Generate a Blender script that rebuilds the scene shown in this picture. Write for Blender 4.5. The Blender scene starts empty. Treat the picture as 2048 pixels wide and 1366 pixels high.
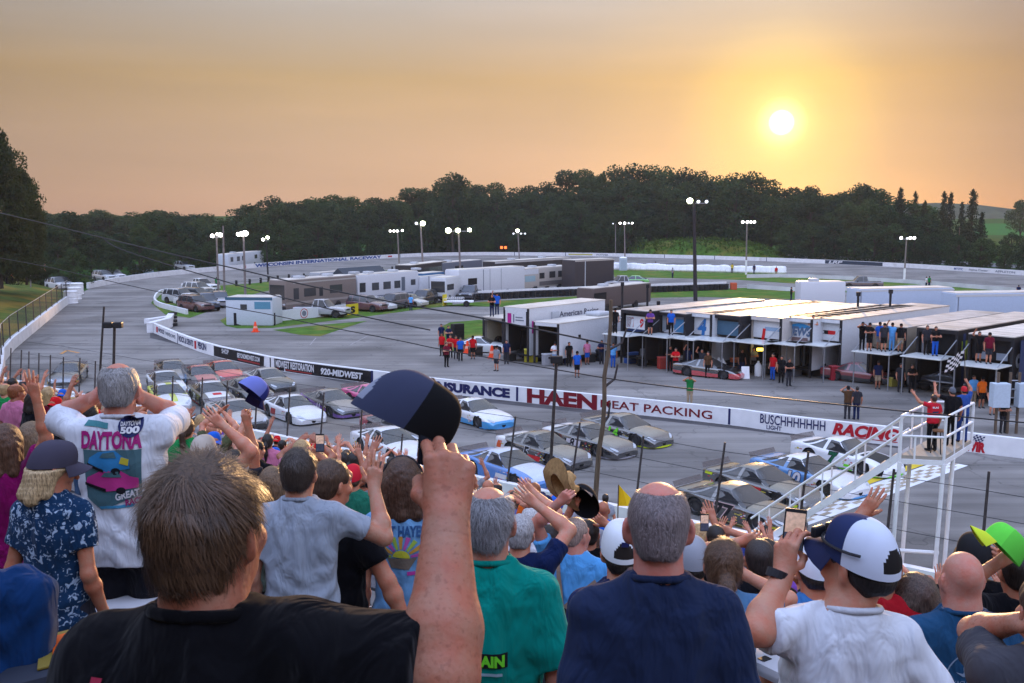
import bpy, bmesh, math, random, zlib
import numpy as np
from mathutils import Vector, Matrix, Quaternion
from mathutils.bvhtree import BVHTree

SC = bpy.context.scene
COL = SC.collection
R = math.radians
random.seed(7)
RNG = np.random.default_rng(11)

# ------------------------------------------------------------------ camera
CAM_H = 10.5                       # eye height over the track, standing high in the grandstand
FPX = 2000.0                       # focal length in pixels of a 2048 px wide frame
PITCH = math.atan(253.0 / FPX)
cam_d = bpy.data.cameras.new('camera')
cam_d.sensor_width = 36.0
cam_d.lens = 36.0 * FPX / 2048.0
cam_d.clip_start = 0.1
cam_d.clip_end = 12000
cam = bpy.data.objects.new('camera', cam_d)
COL.objects.link(cam)
cam.location = (0, 0, CAM_H)
cam.rotation_euler = (R(90) - PITCH, 0, 0)
SC.camera = cam
cam_d.dof.use_dof = True
cam_d.dof.focus_distance = 30.0
cam_d.dof.aperture_fstop = 18

CP, SP = math.cos(PITCH), math.sin(PITCH)
def ray(px, py):
    u = (px - 1024.0) / FPX; v = (683.0 - py) / FPX
    return Vector((u, CP + v * SP, v * CP - SP))
def at(px, py, z=0.0):
    """measured point of the photograph on the level z"""
    d = ray(px, py); t = (z - CAM_H) / d.z
    return Vector((d.x * t, d.y * t, z))
def aty(px, py, y):
    d = ray(px, py); t = y / d.y
    return Vector((d.x * t, y, CAM_H + d.z * t))
def atp(px, y, z):
    """point on column px at depth y and height z"""
    # approximate column (camera pitch is small)
    zz = z - CAM_H
    depth = y * CP - zz * SP
    return Vector(((px - 1024.0) / FPX * depth, y, z))
def proj(p):
    x, y, z = p[0], p[1], p[2] - CAM_H
    dep = y * CP - z * SP
    return (1024 + FPX * x / dep, 683 - FPX * (y * SP + z * CP) / dep)

# ------------------------------------------------------------------ sky and sun
SUN_AZ = math.atan2(.2695, 1.0196)     # right of the view axis
SUN_EL = math.atan2(.0918, 1.0546)
SUN_DIR = Vector((math.sin(SUN_AZ) * math.cos(SUN_EL), math.cos(SUN_AZ) * math.cos(SUN_EL), math.sin(SUN_EL)))
world = bpy.data.worlds.new('World'); SC.world = world
world.use_nodes = True
wn = world.node_tree.nodes; wl = world.node_tree.links
wn.clear()
def N(nt, typ, **kw):
    n = nt.nodes.new(typ)
    for k, v in kw.items():
        if k.startswith('i_'):
            n.inputs[int(k[2:])].default_value = v
        else:
            setattr(n, k, v)
    return n
def build_world():
    nt = world.node_tree; L = nt.links.new
    def M(op, a, b=None, c=None, clamp=False):
        n = nt.nodes.new('ShaderNodeMath'); n.operation = op; n.use_clamp = clamp
        for i, v in enumerate((a, b, c)):
            if v is None: continue
            if isinstance(v, (int, float)): n.inputs[i].default_value = v
            else: L(v, n.inputs[i])
        return n.outputs[0]
    def ramp(fac, stops, interp='LINEAR'):
        n = nt.nodes.new('ShaderNodeValToRGB'); cr = n.color_ramp; cr.interpolation = interp
        while len(cr.elements) < len(stops): cr.elements.new(0.5)
        for e, (p, c) in zip(cr.elements, stops):
            e.position = p; e.color = (*c, 1)
        L(fac, n.inputs[0]); return n.outputs[0]
    def mix(f, a, b, mode='MIX'):
        n = nt.nodes.new('ShaderNodeMix'); n.data_type = 'RGBA'; n.blend_type = mode
        if isinstance(f, float): n.inputs[0].default_value = f
        else: L(f, n.inputs[0])
        for s, v in ((6, a), (7, b)):
            if isinstance(v, tuple): n.inputs[s].default_value = (*v, 1)
            else: L(v, n.inputs[s])
        return n.outputs[2]
    tc = N(nt, 'ShaderNodeTexCoord')
    nrm = N(nt, 'ShaderNodeVectorMath', operation='NORMALIZE'); L(tc.outputs['Generated'], nrm.inputs[0])
    D = nrm.outputs[0]
    sep = N(nt, 'ShaderNodeSeparateXYZ'); L(D, sep.inputs[0])
    z = sep.outputs[2]
    # clear-sky part
    sky = N(nt, 'ShaderNodeTexSky', sky_type='NISHITA', sun_disc=False, sun_elevation=SUN_EL,
            sun_rotation=SUN_AZ, air_density=1.0, dust_density=.5, ozone_density=1.5)
    # smoke haze: colour by height over the horizon
    el = M('MULTIPLY_ADD', z, 1.0, 0.0, clamp=True)
    haze = ramp(el, [(0.0, HZ[0]), (.06, HZ[1]), (.13, HZ[2]), (.205, HZ[3]), (.32, HZ[4]), (.6, HZ[5]), (1.0, HZ[6])])
    dot = N(nt, 'ShaderNodeVectorMath', operation='DOT_PRODUCT'); L(D, dot.inputs[0]); dot.inputs[1].default_value = SUN_DIR
    cosA = dot.outputs['Value']
    ang = M('ARCCOSINE', M('MINIMUM', cosA, 1.0))
    # side darkening away from the sun
    side = ramp(M('DIVIDE', ang, math.pi), [(0.0, (1, 1, 1)), (.22, (1, 1, 1)), (.32, (.8, .86, 1.0)), (.6, BACK), (1.0, BACK)])
    ew = ramp(M('MULTIPLY_ADD', sep.outputs[0], .5, .5), [(.08, (1, 1, 1)), (.27, (.66, .65, .66)), (.40, (.90, .90, .92)), (.52, (1, 1, 1)), (.63, (1, 1, .98)), (.735, (.62, .56, .56)), (.95, (1, 1, 1))])
    haze = mix(1.0, haze, ew, 'MULTIPLY')
    haze = mix(1.0, haze, side, 'MULTIPLY')
    # stretched glow round the veiled sun (wider to the side, longer below than above)
    glow = ramp(M('DIVIDE', ang, math.pi), [(0.0, (.50, .33, .02)), (.016, (.30, .18, -.04)), (.036, (.12, .05, -.05)), (.07, (.02, .0, -.02)), (.15, (0, 0, 0))], 'EASE')
    c = mix(1.0, haze, glow, 'ADD')
    core = ramp(M('DIVIDE', ang, math.pi), [(0.0, (7, 6.6, 5.0)), (.0020, (2.6, 2.3, 1.7)), (.0034, (.9, .72, .36)), (.0065, (.32, .22, .06)), (.013, (.12, .07, .0)), (.024, (.04, .02, 0)), (.045, (0, 0, 0))])
    c = mix(1.0, c, core, 'ADD')
    # a faint thin cloud streak beside the sun
    noi = N(nt, 'ShaderNodeTexNoise'); noi.inputs['Scale'].default_value = 3.0; noi.inputs['Detail'].default_value = 5
    mp = N(nt, 'ShaderNodeMapping'); mp.inputs['Scale'].default_value = (1.0, 1.0, 9.0); L(D, mp.inputs[0]); L(mp.outputs[0], noi.inputs['Vector'])
    streak = ramp(noi.outputs[0], [(.40, (.96, .96, .96)), (.7, (1.05, 1.04, 1.03))])
    c = mix(1.0, c, streak, 'MULTIPLY')
    bg1 = N(nt, 'ShaderNodeBackground'); L(c, bg1.inputs[0]); bg1.inputs[1].default_value = 1.0
    bg2 = N(nt, 'ShaderNodeBackground'); L(sky.outputs[0], bg2.inputs[0]); bg2.inputs[1].default_value = SKYSTR
    add = N(nt, 'ShaderNodeAddShader'); L(bg1.outputs[0], add.inputs[0]); L(bg2.outputs[0], add.inputs[1])
    out = N(nt, 'ShaderNodeOutputWorld'); L(add.outputs[0], out.inputs[0])
# haze colours from the horizon up to the zenith (linear)
HZ = [(.60, .375, .27), (.62, .39, .245), (.60, .39, .185), (.56, .50, .45), (.64, .66, .73), (.98, 1.06, 1.25), (1.1, 1.30, 1.75)]
SKYSTR = .01
BACK = (1.85, 2.02, 2.5)
build_world()

sun_d = bpy.data.lights.new('sun', 'SUN'); sun_d.energy = 4.2; sun_d.angle = R(1.2); sun_d.color = (1.0, .58, .26)
sun = bpy.data.objects.new('sun', sun_d); COL.objects.link(sun)
sun.rotation_euler = (-SUN_DIR).to_track_quat('-Z', 'Y').to_euler()
sun.location = (0, 0, 60)

SC.view_settings.view_transform = 'Standard'
SC.view_settings.look = 'None'
SC.view_settings.exposure = 0.0
SC.view_settings.gamma = 1.0
SC.render.engine = 'CYCLES'
cy = SC.cycles
cy.use_denoising = True
cy.max_bounces = 5; cy.diffuse_bounces = 2; cy.glossy_bounces = 2; cy.transmission_bounces = 3; cy.transparent_max_bounces = 12
cy.volume_bounces = 0
cy.caustics_reflective = False; cy.caustics_refractive = False
cy.use_adaptive_sampling = True; cy.adaptive_threshold = 0.02
SC.render.use_persistent_data = False

# ------------------------------------------------------------------ materials
MATS = {}
def _setup(name):
    m = bpy.data.materials.new(name); m.use_nodes = True
    nt = m.node_tree; nt.nodes.clear()
    out = nt.nodes.new('ShaderNodeOutputMaterial'); b = nt.nodes.new('ShaderNodeBsdfPrincipled')
    nt.links.new(b.outputs[0], out.inputs[0])
    return m, nt, b
def mat(name, col=(.5, .5, .5), rough=.6, metal=0.0, var=.12, nscale=6.0, bump=0.0, bscale=40.0, spec=.22, coat=0.0, objcol=False,
        coords='Object', emit=None, estr=0.0, sss=0.0, stretch=None, alpha=1.0, trans=0.0, tint2=None, t2=(.5, .6)):
    """general procedural material: base colour broken up by two noises, optional bump; objcol takes the object's own colour"""
    if name in MATS: return MATS[name]
    m, nt, b = _setup(name); L = nt.links.new
    tc = nt.nodes.new('ShaderNodeTexCoord'); vec = tc.outputs[coords]
    if stretch:
        mp = nt.nodes.new('ShaderNodeMapping'); mp.inputs['Scale'].default_value = stretch; L(vec, mp.inputs[0]); vec = mp.outputs[0]
    if objcol:
        oi = nt.nodes.new('ShaderNodeObjectInfo'); base = oi.outputs['Color']
    else:
        rgb = nt.nodes.new('ShaderNodeRGB'); rgb.outputs[0].default_value = (*col, 1); base = rgb.outputs[0]
    if var > 0:
        no = nt.nodes.new('ShaderNodeTexNoise'); no.inputs['Scale'].default_value = nscale; no.inputs['Detail'].default_value = 6
        L(vec, no.inputs['Vector'])
        mr = nt.nodes.new('ShaderNodeMapRange'); mr.inputs[1].default_value = .3; mr.inputs[2].default_value = .7
        mr.inputs[3].default_value = 1 - var; mr.inputs[4].default_value = 1 + var; L(no.outputs[0], mr.inputs[0])
        vm = nt.nodes.new('ShaderNodeVectorMath'); vm.operation = 'SCALE'; L(base, vm.inputs[0]); L(mr.outputs[0], vm.inputs['Scale'])
        base = vm.outputs[0]
        if tint2:
            n2 = nt.nodes.new('ShaderNodeTexNoise'); n2.inputs['Scale'].default_value = nscale * .37; n2.inputs['Detail'].default_value = 4
            L(vec, n2.inputs['Vector'])
            m2 = nt.nodes.new('ShaderNodeMapRange'); m2.inputs[1].default_value = t2[0]; m2.inputs[2].default_value = t2[1]; L(n2.outputs[0], m2.inputs[0])
            mx = nt.nodes.new('ShaderNodeMix'); mx.data_type = 'RGBA'; L(m2.outputs[0], mx.inputs[0]); L(base, mx.inputs[6]); mx.inputs[7].default_value = (*tint2, 1)
            base = mx.outputs[2]
    L(base, b.inputs['Base Color'])
    b.inputs['Roughness'].default_value = rough; b.inputs['Metallic'].default_value = metal
    b.inputs['Specular IOR Level'].default_value = spec
    b.inputs['Coat Weight'].default_value = coat
    if coat: b.inputs['Coat Roughness'].default_value = .08
    if sss:
        b.inputs['Subsurface Weight'].default_value = sss; b.inputs['Subsurface Radius'].default_value = (1.0, .3, .15); b.inputs['Subsurface Scale'].default_value = .012
    if bump:
        nb = nt.nodes.new('ShaderNodeTexNoise'); nb.inputs['Scale'].default_value = bscale; nb.inputs['Detail'].default_value = 5; L(vec, nb.inputs['Vector'])
        bp = nt.nodes.new('ShaderNodeBump'); bp.inputs['Strength'].default_value = bump; bp.inputs['Distance'].default_value = .02
        L(nb.outputs[0], bp.inputs['Height']); L(bp.outputs[0], b.inputs['Normal'])
    if emit:
        b.inputs['Emission Color'].default_value = (*emit, 1); b.inputs['Emission Strength'].default_value = estr
    if alpha < 1: b.inputs['Alpha'].default_value = alpha
    if trans: b.inputs['Transmission Weight'].default_value = trans
    MATS[name] = m
    return m

def flat(col, rough=.55, spec=.18):
    """painted or printed colour"""
    key = 'print_%02x%02x%02x_%d' % (*[int(max(0, min(1, c)) * 255) for c in col], int(rough * 100))
    return mat(key, col, rough, var=.06, nscale=9, spec=spec)

# ------------------------------------------------------------------ objects
def tag(o, label=None, cat=None, group=None, kind=None):
    if label: o['label'] = label
    if cat: o['category'] = cat
    if group: o['group'] = group
    if kind: o['kind'] = kind
    return o
def link(name, me, m=None, parent=None, mats=None, color=None, smooth=None):
    o = bpy.data.objects.new(name, me); COL.objects.link(o)
    if m is not None or mats:
        ms = mats or [m]
        if len(me.materials) == 0:
            for q in ms: me.materials.append(q)
        else:
            for i, q in enumerate(ms):
                if i < len(me.materials) and me.materials[i] != q:
                    o.material_slots[i].link = 'OBJECT'; o.material_slots[i].material = q
    if parent is not None: o.parent = parent
    if color is not None: o.color = (*color, 1) if len(color) == 3 else color
    if smooth is not None and len(me.polygons):
        me.polygons.foreach_set('use_smooth', [smooth] * len(me.polygons))
    return o
def empty(name, loc=(0, 0, 0), rz=0.0, label=None, cat=None, group=None):
    o = bpy.data.objects.new(name, None); COL.objects.link(o)
    o.location = loc; o.rotation_euler = (0, 0, rz); o.empty_display_size = .2
    return tag(o, label, cat, group)
def kids(o): return [c for c in ALLKIDS.get(o.name, [])]
ALLKIDS = {}
def copy_tree(o, parent=None):
    c = o.copy(); COL.objects.link(c)
    if parent is not None:
        c.parent = parent
    for ch in list(o.children):
        copy_tree(ch, c)
    return c

class MB:
    """collects shapes into one mesh"""
    def __init__(s): s.v = []; s.f = []; s.mi = []; s.cur = 0
    def add(s, vs, fs, mi=None):
        n = len(s.v); s.v.extend([tuple(v) for v in vs]); s.f.extend([tuple(i + n for i in f) for f in fs])
        s.mi.extend([s.cur if mi is None else mi] * len(fs)); return s
    def box(s, c, d, rz=0.0, M=None, bev=0.0, mi=None):
        hx, hy, hz = d[0] / 2, d[1] / 2, d[2] / 2
        if bev > 0:
            b = min(bev, hx * .9, hy * .9, hz * .9); vs = []; fs = []
            bm = bmesh.new(); bmesh.ops.create_cube(bm, size=1.0)
            for v in bm.verts: v.co = Vector((v.co.x * d[0], v.co.y * d[1], v.co.z * d[2]))
            bmesh.ops.bevel(bm, geom=bm.edges[:], offset=b, segments=2, affect='EDGES', profile=.6)
            bm.verts.index_update()
            vs = [v.co.copy() for v in bm.verts]; fs = [[v.index for v in f.verts] for f in bm.faces]; bm.free()
        else:
            vs = [Vector((x * hx, y * hy, z * hz)) for x in (-1, 1) for y in (-1, 1) for z in (-1, 1)]
            fs = [(0, 1, 3, 2), (4, 6, 7, 5), (0, 4, 5, 1), (2, 3, 7, 6), (0, 2, 6, 4), (1, 5, 7, 3)]
        if rz: 
            q = Matrix.Rotation(rz, 3, 'Z'); vs = [q @ v for v in vs]
        if M is not None: vs = [M @ v for v in vs]
        vs = [v + Vector(c) for v in vs]
        return s.add(vs, fs, mi)
    def tube(s, pts, r, n=8, cap=True, mi=None):
        pts = [Vector(p) for p in pts]; rs = r if isinstance(r, (list, tuple)) else [r] * len(pts)
        rings = []; up = None
        for i, p in enumerate(pts):
            a = pts[max(0, i - 1)]; b = pts[min(len(pts) - 1, i + 1)]
            t = (b - a).normalized() if (b - a).length > 1e-9 else Vector((0, 0, 1))
            if up is None:
                up = Vector((0, 0, 1)) if abs(t.z) < .9 else Vector((1, 0, 0))
            x = t.cross(up)
            if x.length < 1e-6: x = t.cross(Vector((0, 1, 0)))
            x.normalize(); y = t.cross(x).normalized(); up = x.cross(t)
            rings.append([p + (x * math.cos(2 * math.pi * k / n) + y * math.sin(2 * math.pi * k / n)) * rs[i] for k in range(n)])
        vs = [v for rg in rings for v in rg]; fs = []
        for i in range(len(pts) - 1):
            for k in range(n):
                a = i * n + k; b = i * n + (k + 1) % n
                fs.append((a, a + n, b + n, b))
        if cap: fs.append(tuple(range(n))); fs.append(tuple(reversed(range((len(pts) - 1) * n, len(pts) * n))))
        return s.add(vs, fs, mi)
    def cyl(s, c, r, h, n=16, axis='Z', r2=None, mi=None):
        c = Vector(c); d = {'X': Vector((1, 0, 0)), 'Y': Vector((0, 1, 0)), 'Z': Vector((0, 0, 1))}[axis]
        return s.tube([c - d * h / 2, c + d * h / 2], [r, r if r2 is None else r2], n, True, mi)
    def lathe(s, prof, n=20, axis='Z', c=(0, 0, 0), mi=None):
        vs = []; fs = []; c = Vector(c)
        for (r, h) in prof:
            for k in range(n):
                a = 2 * math.pi * k / n; x, y = r * math.cos(a), r * math.sin(a)
                vs.append(c + (Vector((x, y, h)) if axis == 'Z' else Vector((x, h, y)) if axis == 'Y' else Vector((h, x, y))))
        for i in range(len(prof) - 1):
            for k in range(n):
                a = i * n + k; b = i * n + (k + 1) % n
                fs.append((a, b, b + n, a + n))
        return s.add(vs, fs, mi)
    def grid(s, P, closed=False, mi=None, flip=False):
        nu, nv = len(P), len(P[0]); vs = [v for row in P for v in row]; fs = []
        for i in range(nu - 1):
            for j in range(nv if closed else nv - 1):
                a = i * nv + j; b = i * nv + (j + 1) % nv
                f = (a, b, b + nv, a + nv)
                fs.append(f[::-1] if flip else f)
        return s.add(vs, fs, mi)
    def prism(s, poly, z0, z1, mi=None):
        n = len(poly); vs = [(p[0], p[1], z0) for p in poly] + [(p[0], p[1], z1) for p in poly]
        fs = [tuple(range(n))[::-1], tuple(range(n, 2 * n))] + [(i, (i + 1) % n, n + (i + 1) % n, n + i) for i in range(n)]
        return s.add(vs, fs, mi)
    def mesh(s, name='mesh'):
        me = bpy.data.meshes.new(name); me.from_pydata(s.v, [], s.f)
        if any(s.mi): me.polygons.foreach_set('material_index', s.mi)
        me.update(); return me
    def build(s, name, m=None, parent=None, mats=None, smooth=False, color=None, fixn=False):
        me = s.mesh(name)
        if fixn:
            bm = bmesh.new(); bm.from_mesh(me); bmesh.ops.recalc_face_normals(bm, faces=bm.faces[:]); bm.to_mesh(me); bm.free()
        o = link(name, me, m, parent, mats, color)
        if smooth: 
            me.polygons.foreach_set('use_smooth', [True] * len(me.polygons))
            if smooth == 'auto':
                bm = bmesh.new(); bm.from_mesh(me)
                for e in bm.edges:
                    if len(e.link_faces) == 2 and e.calc_face_angle(0) > R(35): e.smooth = False
                bm.to_mesh(me); bm.free()
        return o

_TXT = {}
def text_mesh(txt, bold=0.0, shear=0.0, space=1.0, res=3):
    """lettering as a flat mesh: x along the line, y up, height of capitals 1; returns numpy verts, faces, width"""
    key = (txt, bold, shear, space, res)
    if key in _TXT: return _TXT[key]
    cu = bpy.data.curves.new('lettering', 'FONT'); cu.body = txt; cu.size = 1.0; cu.offset = bold; cu.shear = shear; cu.space_character = space; cu.resolution_u = res
    o = bpy.data.objects.new('lettering', cu); COL.objects.link(o)
    dg = bpy.context.evaluated_depsgraph_get()
    me = bpy.data.meshes.new_from_object(o.evaluated_get(dg))
    n = len(me.vertices); v = np.empty(n * 3); me.vertices.foreach_get('co', v); v = v.reshape(-1, 3)
    f = [tuple(p.vertices) for p in me.polygons]
    bpy.data.objects.remove(o); bpy.data.curves.remove(cu); bpy.data.meshes.remove(me)
    capH = .70
    v = v / capH
    x0, x1 = v[:, 0].min(), v[:, 0].max()
    v[:, 0] -= x0
    _TXT[key] = (v[:, :2].copy(), f, x1 - x0)
    return _TXT[key]
def flat_text(txt, m, parent, height, width=None, center=(0, 0, 0), ex=(1, 0, 0), ey=(0, 0, 1), bold=.02, shear=0.0, name='lettering', warp=None, space=1.0):
    """text laid on a plane (or any map 'warp' from plane coordinates to space)"""
    v, f, w = text_mesh(txt, bold, shear, space)
    sx = height if width is None else width / w
    ex, ey, c = Vector(ex), Vector(ey), Vector(center)
    vs = []
    for x, y in v:
        X = (x - w / 2) * sx; Y = (y - .5) * height
        vs.append(warp(X, Y) if warp else c + ex * X + ey * Y)
    mb = MB(); mb.add(vs, f)
    return mb.build(name, m, parent)
# ------------------------------------------------------------------ track layout (measured on the ground plane)
NRM = Vector((.615, .788, 0)).normalized()          # from the stands towards the track
TAN = Vector((.788, -.615, 0)).normalized()         # racing direction along the front straight
WALL_P = 28.0
def pq(p, q, z=0.0): return NRM * p + TAN * q + Vector((0, 0, z))
def atplane(px, py, p=WALL_P):
    d = ray(px, py); t = p / (d.x * NRM.x + d.y * NRM.y)
    return Vector((d.x * t, d.y * t, CAM_H + d.z * t))

asphalt = mat('asphalt', (.225, .208, .192), .82, var=.10, nscale=.35, bump=.25, bscale=30, tint2=(.15, .138, .128), t2=(.46, .62), spec=.3)
def asphalt_nodes():
    """tyre-darkened streaks and sealed cracks on top of the noise"""
    nt = asphalt.node_tree; L = nt.links.new
    b = next(n for n in nt.nodes if n.type == 'BSDF_PRINCIPLED')
    src = b.inputs['Base Color'].links[0].from_socket
    tc = nt.nodes.new('ShaderNodeTexCoord')
    vo = nt.nodes.new('ShaderNodeTexVoronoi'); vo.feature = 'DISTANCE_TO_EDGE'; vo.inputs['Scale'].default_value = .16
    no = nt.nodes.new('ShaderNodeTexNoise'); no.inputs['Scale'].default_value = .5; no.inputs['Detail'].default_value = 5
    L(tc.outputs['Object'], no.inputs['Vector'])
    mx = nt.nodes.new('ShaderNodeVectorMath'); mx.operation = 'MULTIPLY_ADD'; L(no.outputs['Color'], mx.inputs[0]); mx.inputs[1].default_value = (5, 5, 0); L(tc.outputs['Object'], mx.inputs[2])
    L(mx.outputs[0], vo.inputs['Vector'])
    cr = nt.nodes.new('ShaderNodeMapRange'); cr.inputs[1].default_value = .0; cr.inputs[2].default_value = .014; cr.inputs[3].default_value = .62; cr.inputs[4].default_value = 1.0; L(vo.outputs['Distance'], cr.inputs[0])
    # long streaks running with the traffic
    mp = nt.nodes.new('ShaderNodeMapping'); mp.inputs['Rotation'].default_value = (0, 0, R(38)); mp.inputs['Scale'].default_value = (.02, .55, 1); L(tc.outputs['Object'], mp.inputs[0])
    n2 = nt.nodes.new('ShaderNodeTexNoise'); n2.inputs['Scale'].default_value = 1.0; n2.inputs['Detail'].default_value = 6; n2.inputs['Roughness'].default_value = .65; L(mp.outputs[0], n2.inputs['Vector'])
    m2 = nt.nodes.new('ShaderNodeMapRange'); m2.inputs[1].default_value = .34; m2.inputs[2].default_value = .66; m2.inputs[3].default_value = .60; m2.inputs[4].default_value = 1.22; L(n2.outputs[0], m2.inputs[0])
    mm = nt.nodes.new('ShaderNodeMath'); mm.operation = 'MULTIPLY'; L(cr.outputs[0], mm.inputs[0]); L(m2.outputs[0], mm.inputs[1])
    sc = nt.nodes.new('ShaderNodeVectorMath'); sc.operation = 'SCALE'; L(src, sc.inputs[0]); L(mm.outputs[0], sc.inputs['Scale'])
    L(sc.outputs[0], b.inputs['Base Color'])
asphalt_nodes()
grass_m = mat('grass_turf', (.065, .135, .018), .95, var=.35, nscale=.7, bump=.8, bscale=9, tint2=(.15, .15, .03), t2=(.5, .66), spec=.1)
bank_m = mat('bank_turf', (.06, .085, .014), .95, var=.4, nscale=.5, bump=.8, bscale=5, tint2=(.19, .13, .02), t2=(.46, .62), spec=.1)
field_m = mat('field', (.03, .07, .018), 1, var=.3, nscale=.02, tint2=(.05, .07, .015), spec=0)
conc_m = mat('white_concrete', (.70, .70, .71), .75, var=.08, nscale=1.3, bump=.3, bscale=6, tint2=(.56, .55, .55), t2=(.6, .72))
white_m = mat('white_paint', (.78, .78, .79), .5, var=.07, nscale=3)
dark_m = mat('black_paint', (.018, .018, .022), .45, var=.15)
steel_m = mat('galvanised_steel', (.32, .33, .35), .45, metal=.7, var=.15, nscale=5)
rust_m = mat('weathered_post', (.055, .045, .045), .7, metal=.2, var=.35, nscale=8)
wood_m = mat('pole_wood', (.12, .085, .06), .85, var=.3, nscale=3, stretch=(6, 6, .6), bump=.4)
rubber_m = mat('rubber', (.017, .017, .019), .75, var=.2, nscale=6, bump=.3)

def sheet(name, pts, z, m, kind='structure'):
    me = bpy.data.meshes.new(name)
    bm = bmesh.new(); vs = [bm.verts.new((p.x, p.y, z)) for p in pts]
    f = bm.faces.new(vs)
    if f.calc_center_median().z is not None:
        bm.normal_update()
        if f.normal.z < 0: f.normal_flip()
    bmesh.ops.triangulate(bm, faces=bm.faces[:]); bm.to_mesh(me); bm.free()
    return tag(link(name, me, m), kind=kind)

# ground to the horizon
mb = MB(); mb.add([(-6000, -3000, 0), (6000, -3000, 0), (6000, 9000, 0), (-6000, 9000, 0)], [(0, 1, 2, 3)])
tag(mb.build('ground', field_m), kind='structure')

OUT_FAR = [at(*p) for p in [(75, 660), (120, 622), (140, 606), (158, 590), (178, 577), (250, 563), (330, 552), (420, 543.5), (506, 536), (620, 526.5), (761, 517), (860, 512), (960, 510.5), (1035, 511), (1200, 512.5), (1329, 516), (1435, 519), (1600, 525), (1774, 533), (1900, 541), (2048, 551), (2250, 566)]]
NEAR = [pq(WALL_P, q) for q in (75, 40, 25, 10, 0, -10, -20, -30, -40, -50, -56, -61)] + [Vector((-33.6, 65.5, 0))]
LEFTW = [Vector((-33.6, 65.5, 0)), Vector((-37.7, 73.7, 0))]
trackpoly = NEAR + [LEFTW[1]] + OUT_FAR
sheet('track', trackpoly, .004, asphalt)

def pxpoly(name, pts, z, m, kind='structure'): return sheet(name, [at(x, y, 0) for x, y in pts], z, m, kind)
for i, pts in enumerate([
    [(302, 606), (318, 587), (400, 574), (502, 567), (640, 553), (790, 539.5), (832, 538), (832, 549), (640, 564), (560, 577), (520, 585), (480, 596), (470, 606), (430, 618), (380, 636), (330, 629)],
    [(440, 641), (452, 652), (475, 657), (545, 656), (720, 635), (860, 616), (905, 612), (905, 604), (700, 620), (560, 640), (460, 630)],
    [(545, 660), (600, 670), (640, 673), (690, 656), (735, 642), (640, 650)],
    [(880, 612), (960, 604), (1200, 590), (1456, 577), (1520, 575), (1640, 583), (1640, 600), (1560, 598), (1400, 594), (1300, 596), (1160, 604), (1010, 614)],
    [(1225, 540), (1400, 543), (1500, 546), (1580, 548), (1720, 557), (1900, 568), (2048, 580), (2250, 598), (2250, 622), (2048, 603), (1900, 599), (1800, 596), (1720, 590), (1600, 568), (1480, 560), (1330, 556), (1229, 554)],
    [(880, 655), (900, 645), (960, 640), (1000, 650), (1000, 690), (930, 705), (880, 700)],
]): pxpoly('grass', pts, .010 + .002 * i, grass_m)
# verge between the stands and the near wall
sheet('verge', [pq(WALL_P - .35, q) for q in (75, -61)] + [pq(15, -61), pq(15, 75)], .006, grass_m)

# bank outside the turn on the left, with a spectators' terrace
def bank():
    line = [Vector((-40, 48, 0)), Vector((-37, 62, 0)), LEFTW[1] + Vector((-1, 0, 0))] + [p + Vector((-1.2, .3, 0)) for p in OUT_FAR[:4]] + [Vector((-66, 150, 0))]
    P = []
    for off, z in ((0, .02), (3, .25), (9, 1.3), (15, 2.2), (24, 2.6), (60, 2.6), (90, .0)):
        P.append([p + Vector((-off, off * .12, z)) for p in line])
    mb = MB(); mb.grid(P)
    o = mb.build('grass_bank', bank_m, smooth=True); tag(o, kind='structure')
bank()
# right: crop field and distant ridge
sheet('crop_field', [at(1945, 470), at(1960, 447), at(2600, 447), at(2600, 474)], .02, mat('crop', (.02, .11, .02), 1, var=.2, nscale=.05, spec=0))
def ridge():
    P = [[], [], []]
    for i in range(60):
        x = 900 + 120 * i
        h = 34 + 10 * math.sin(i * .7) + 6 * math.sin(i * 2.3) + random.random() * 5
        P[0].append(Vector((x, 2850, 0))); P[1].append(Vector((x, 3000, h))); P[2].append(Vector((x, 3300, 0)))
    mb = MB(); mb.grid(P); tag(mb.build('hills', mat('far_woods', (.05, .06, .035), .95, var=.4, nscale=.02), smooth=False), kind='structure')
ridge()

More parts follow.
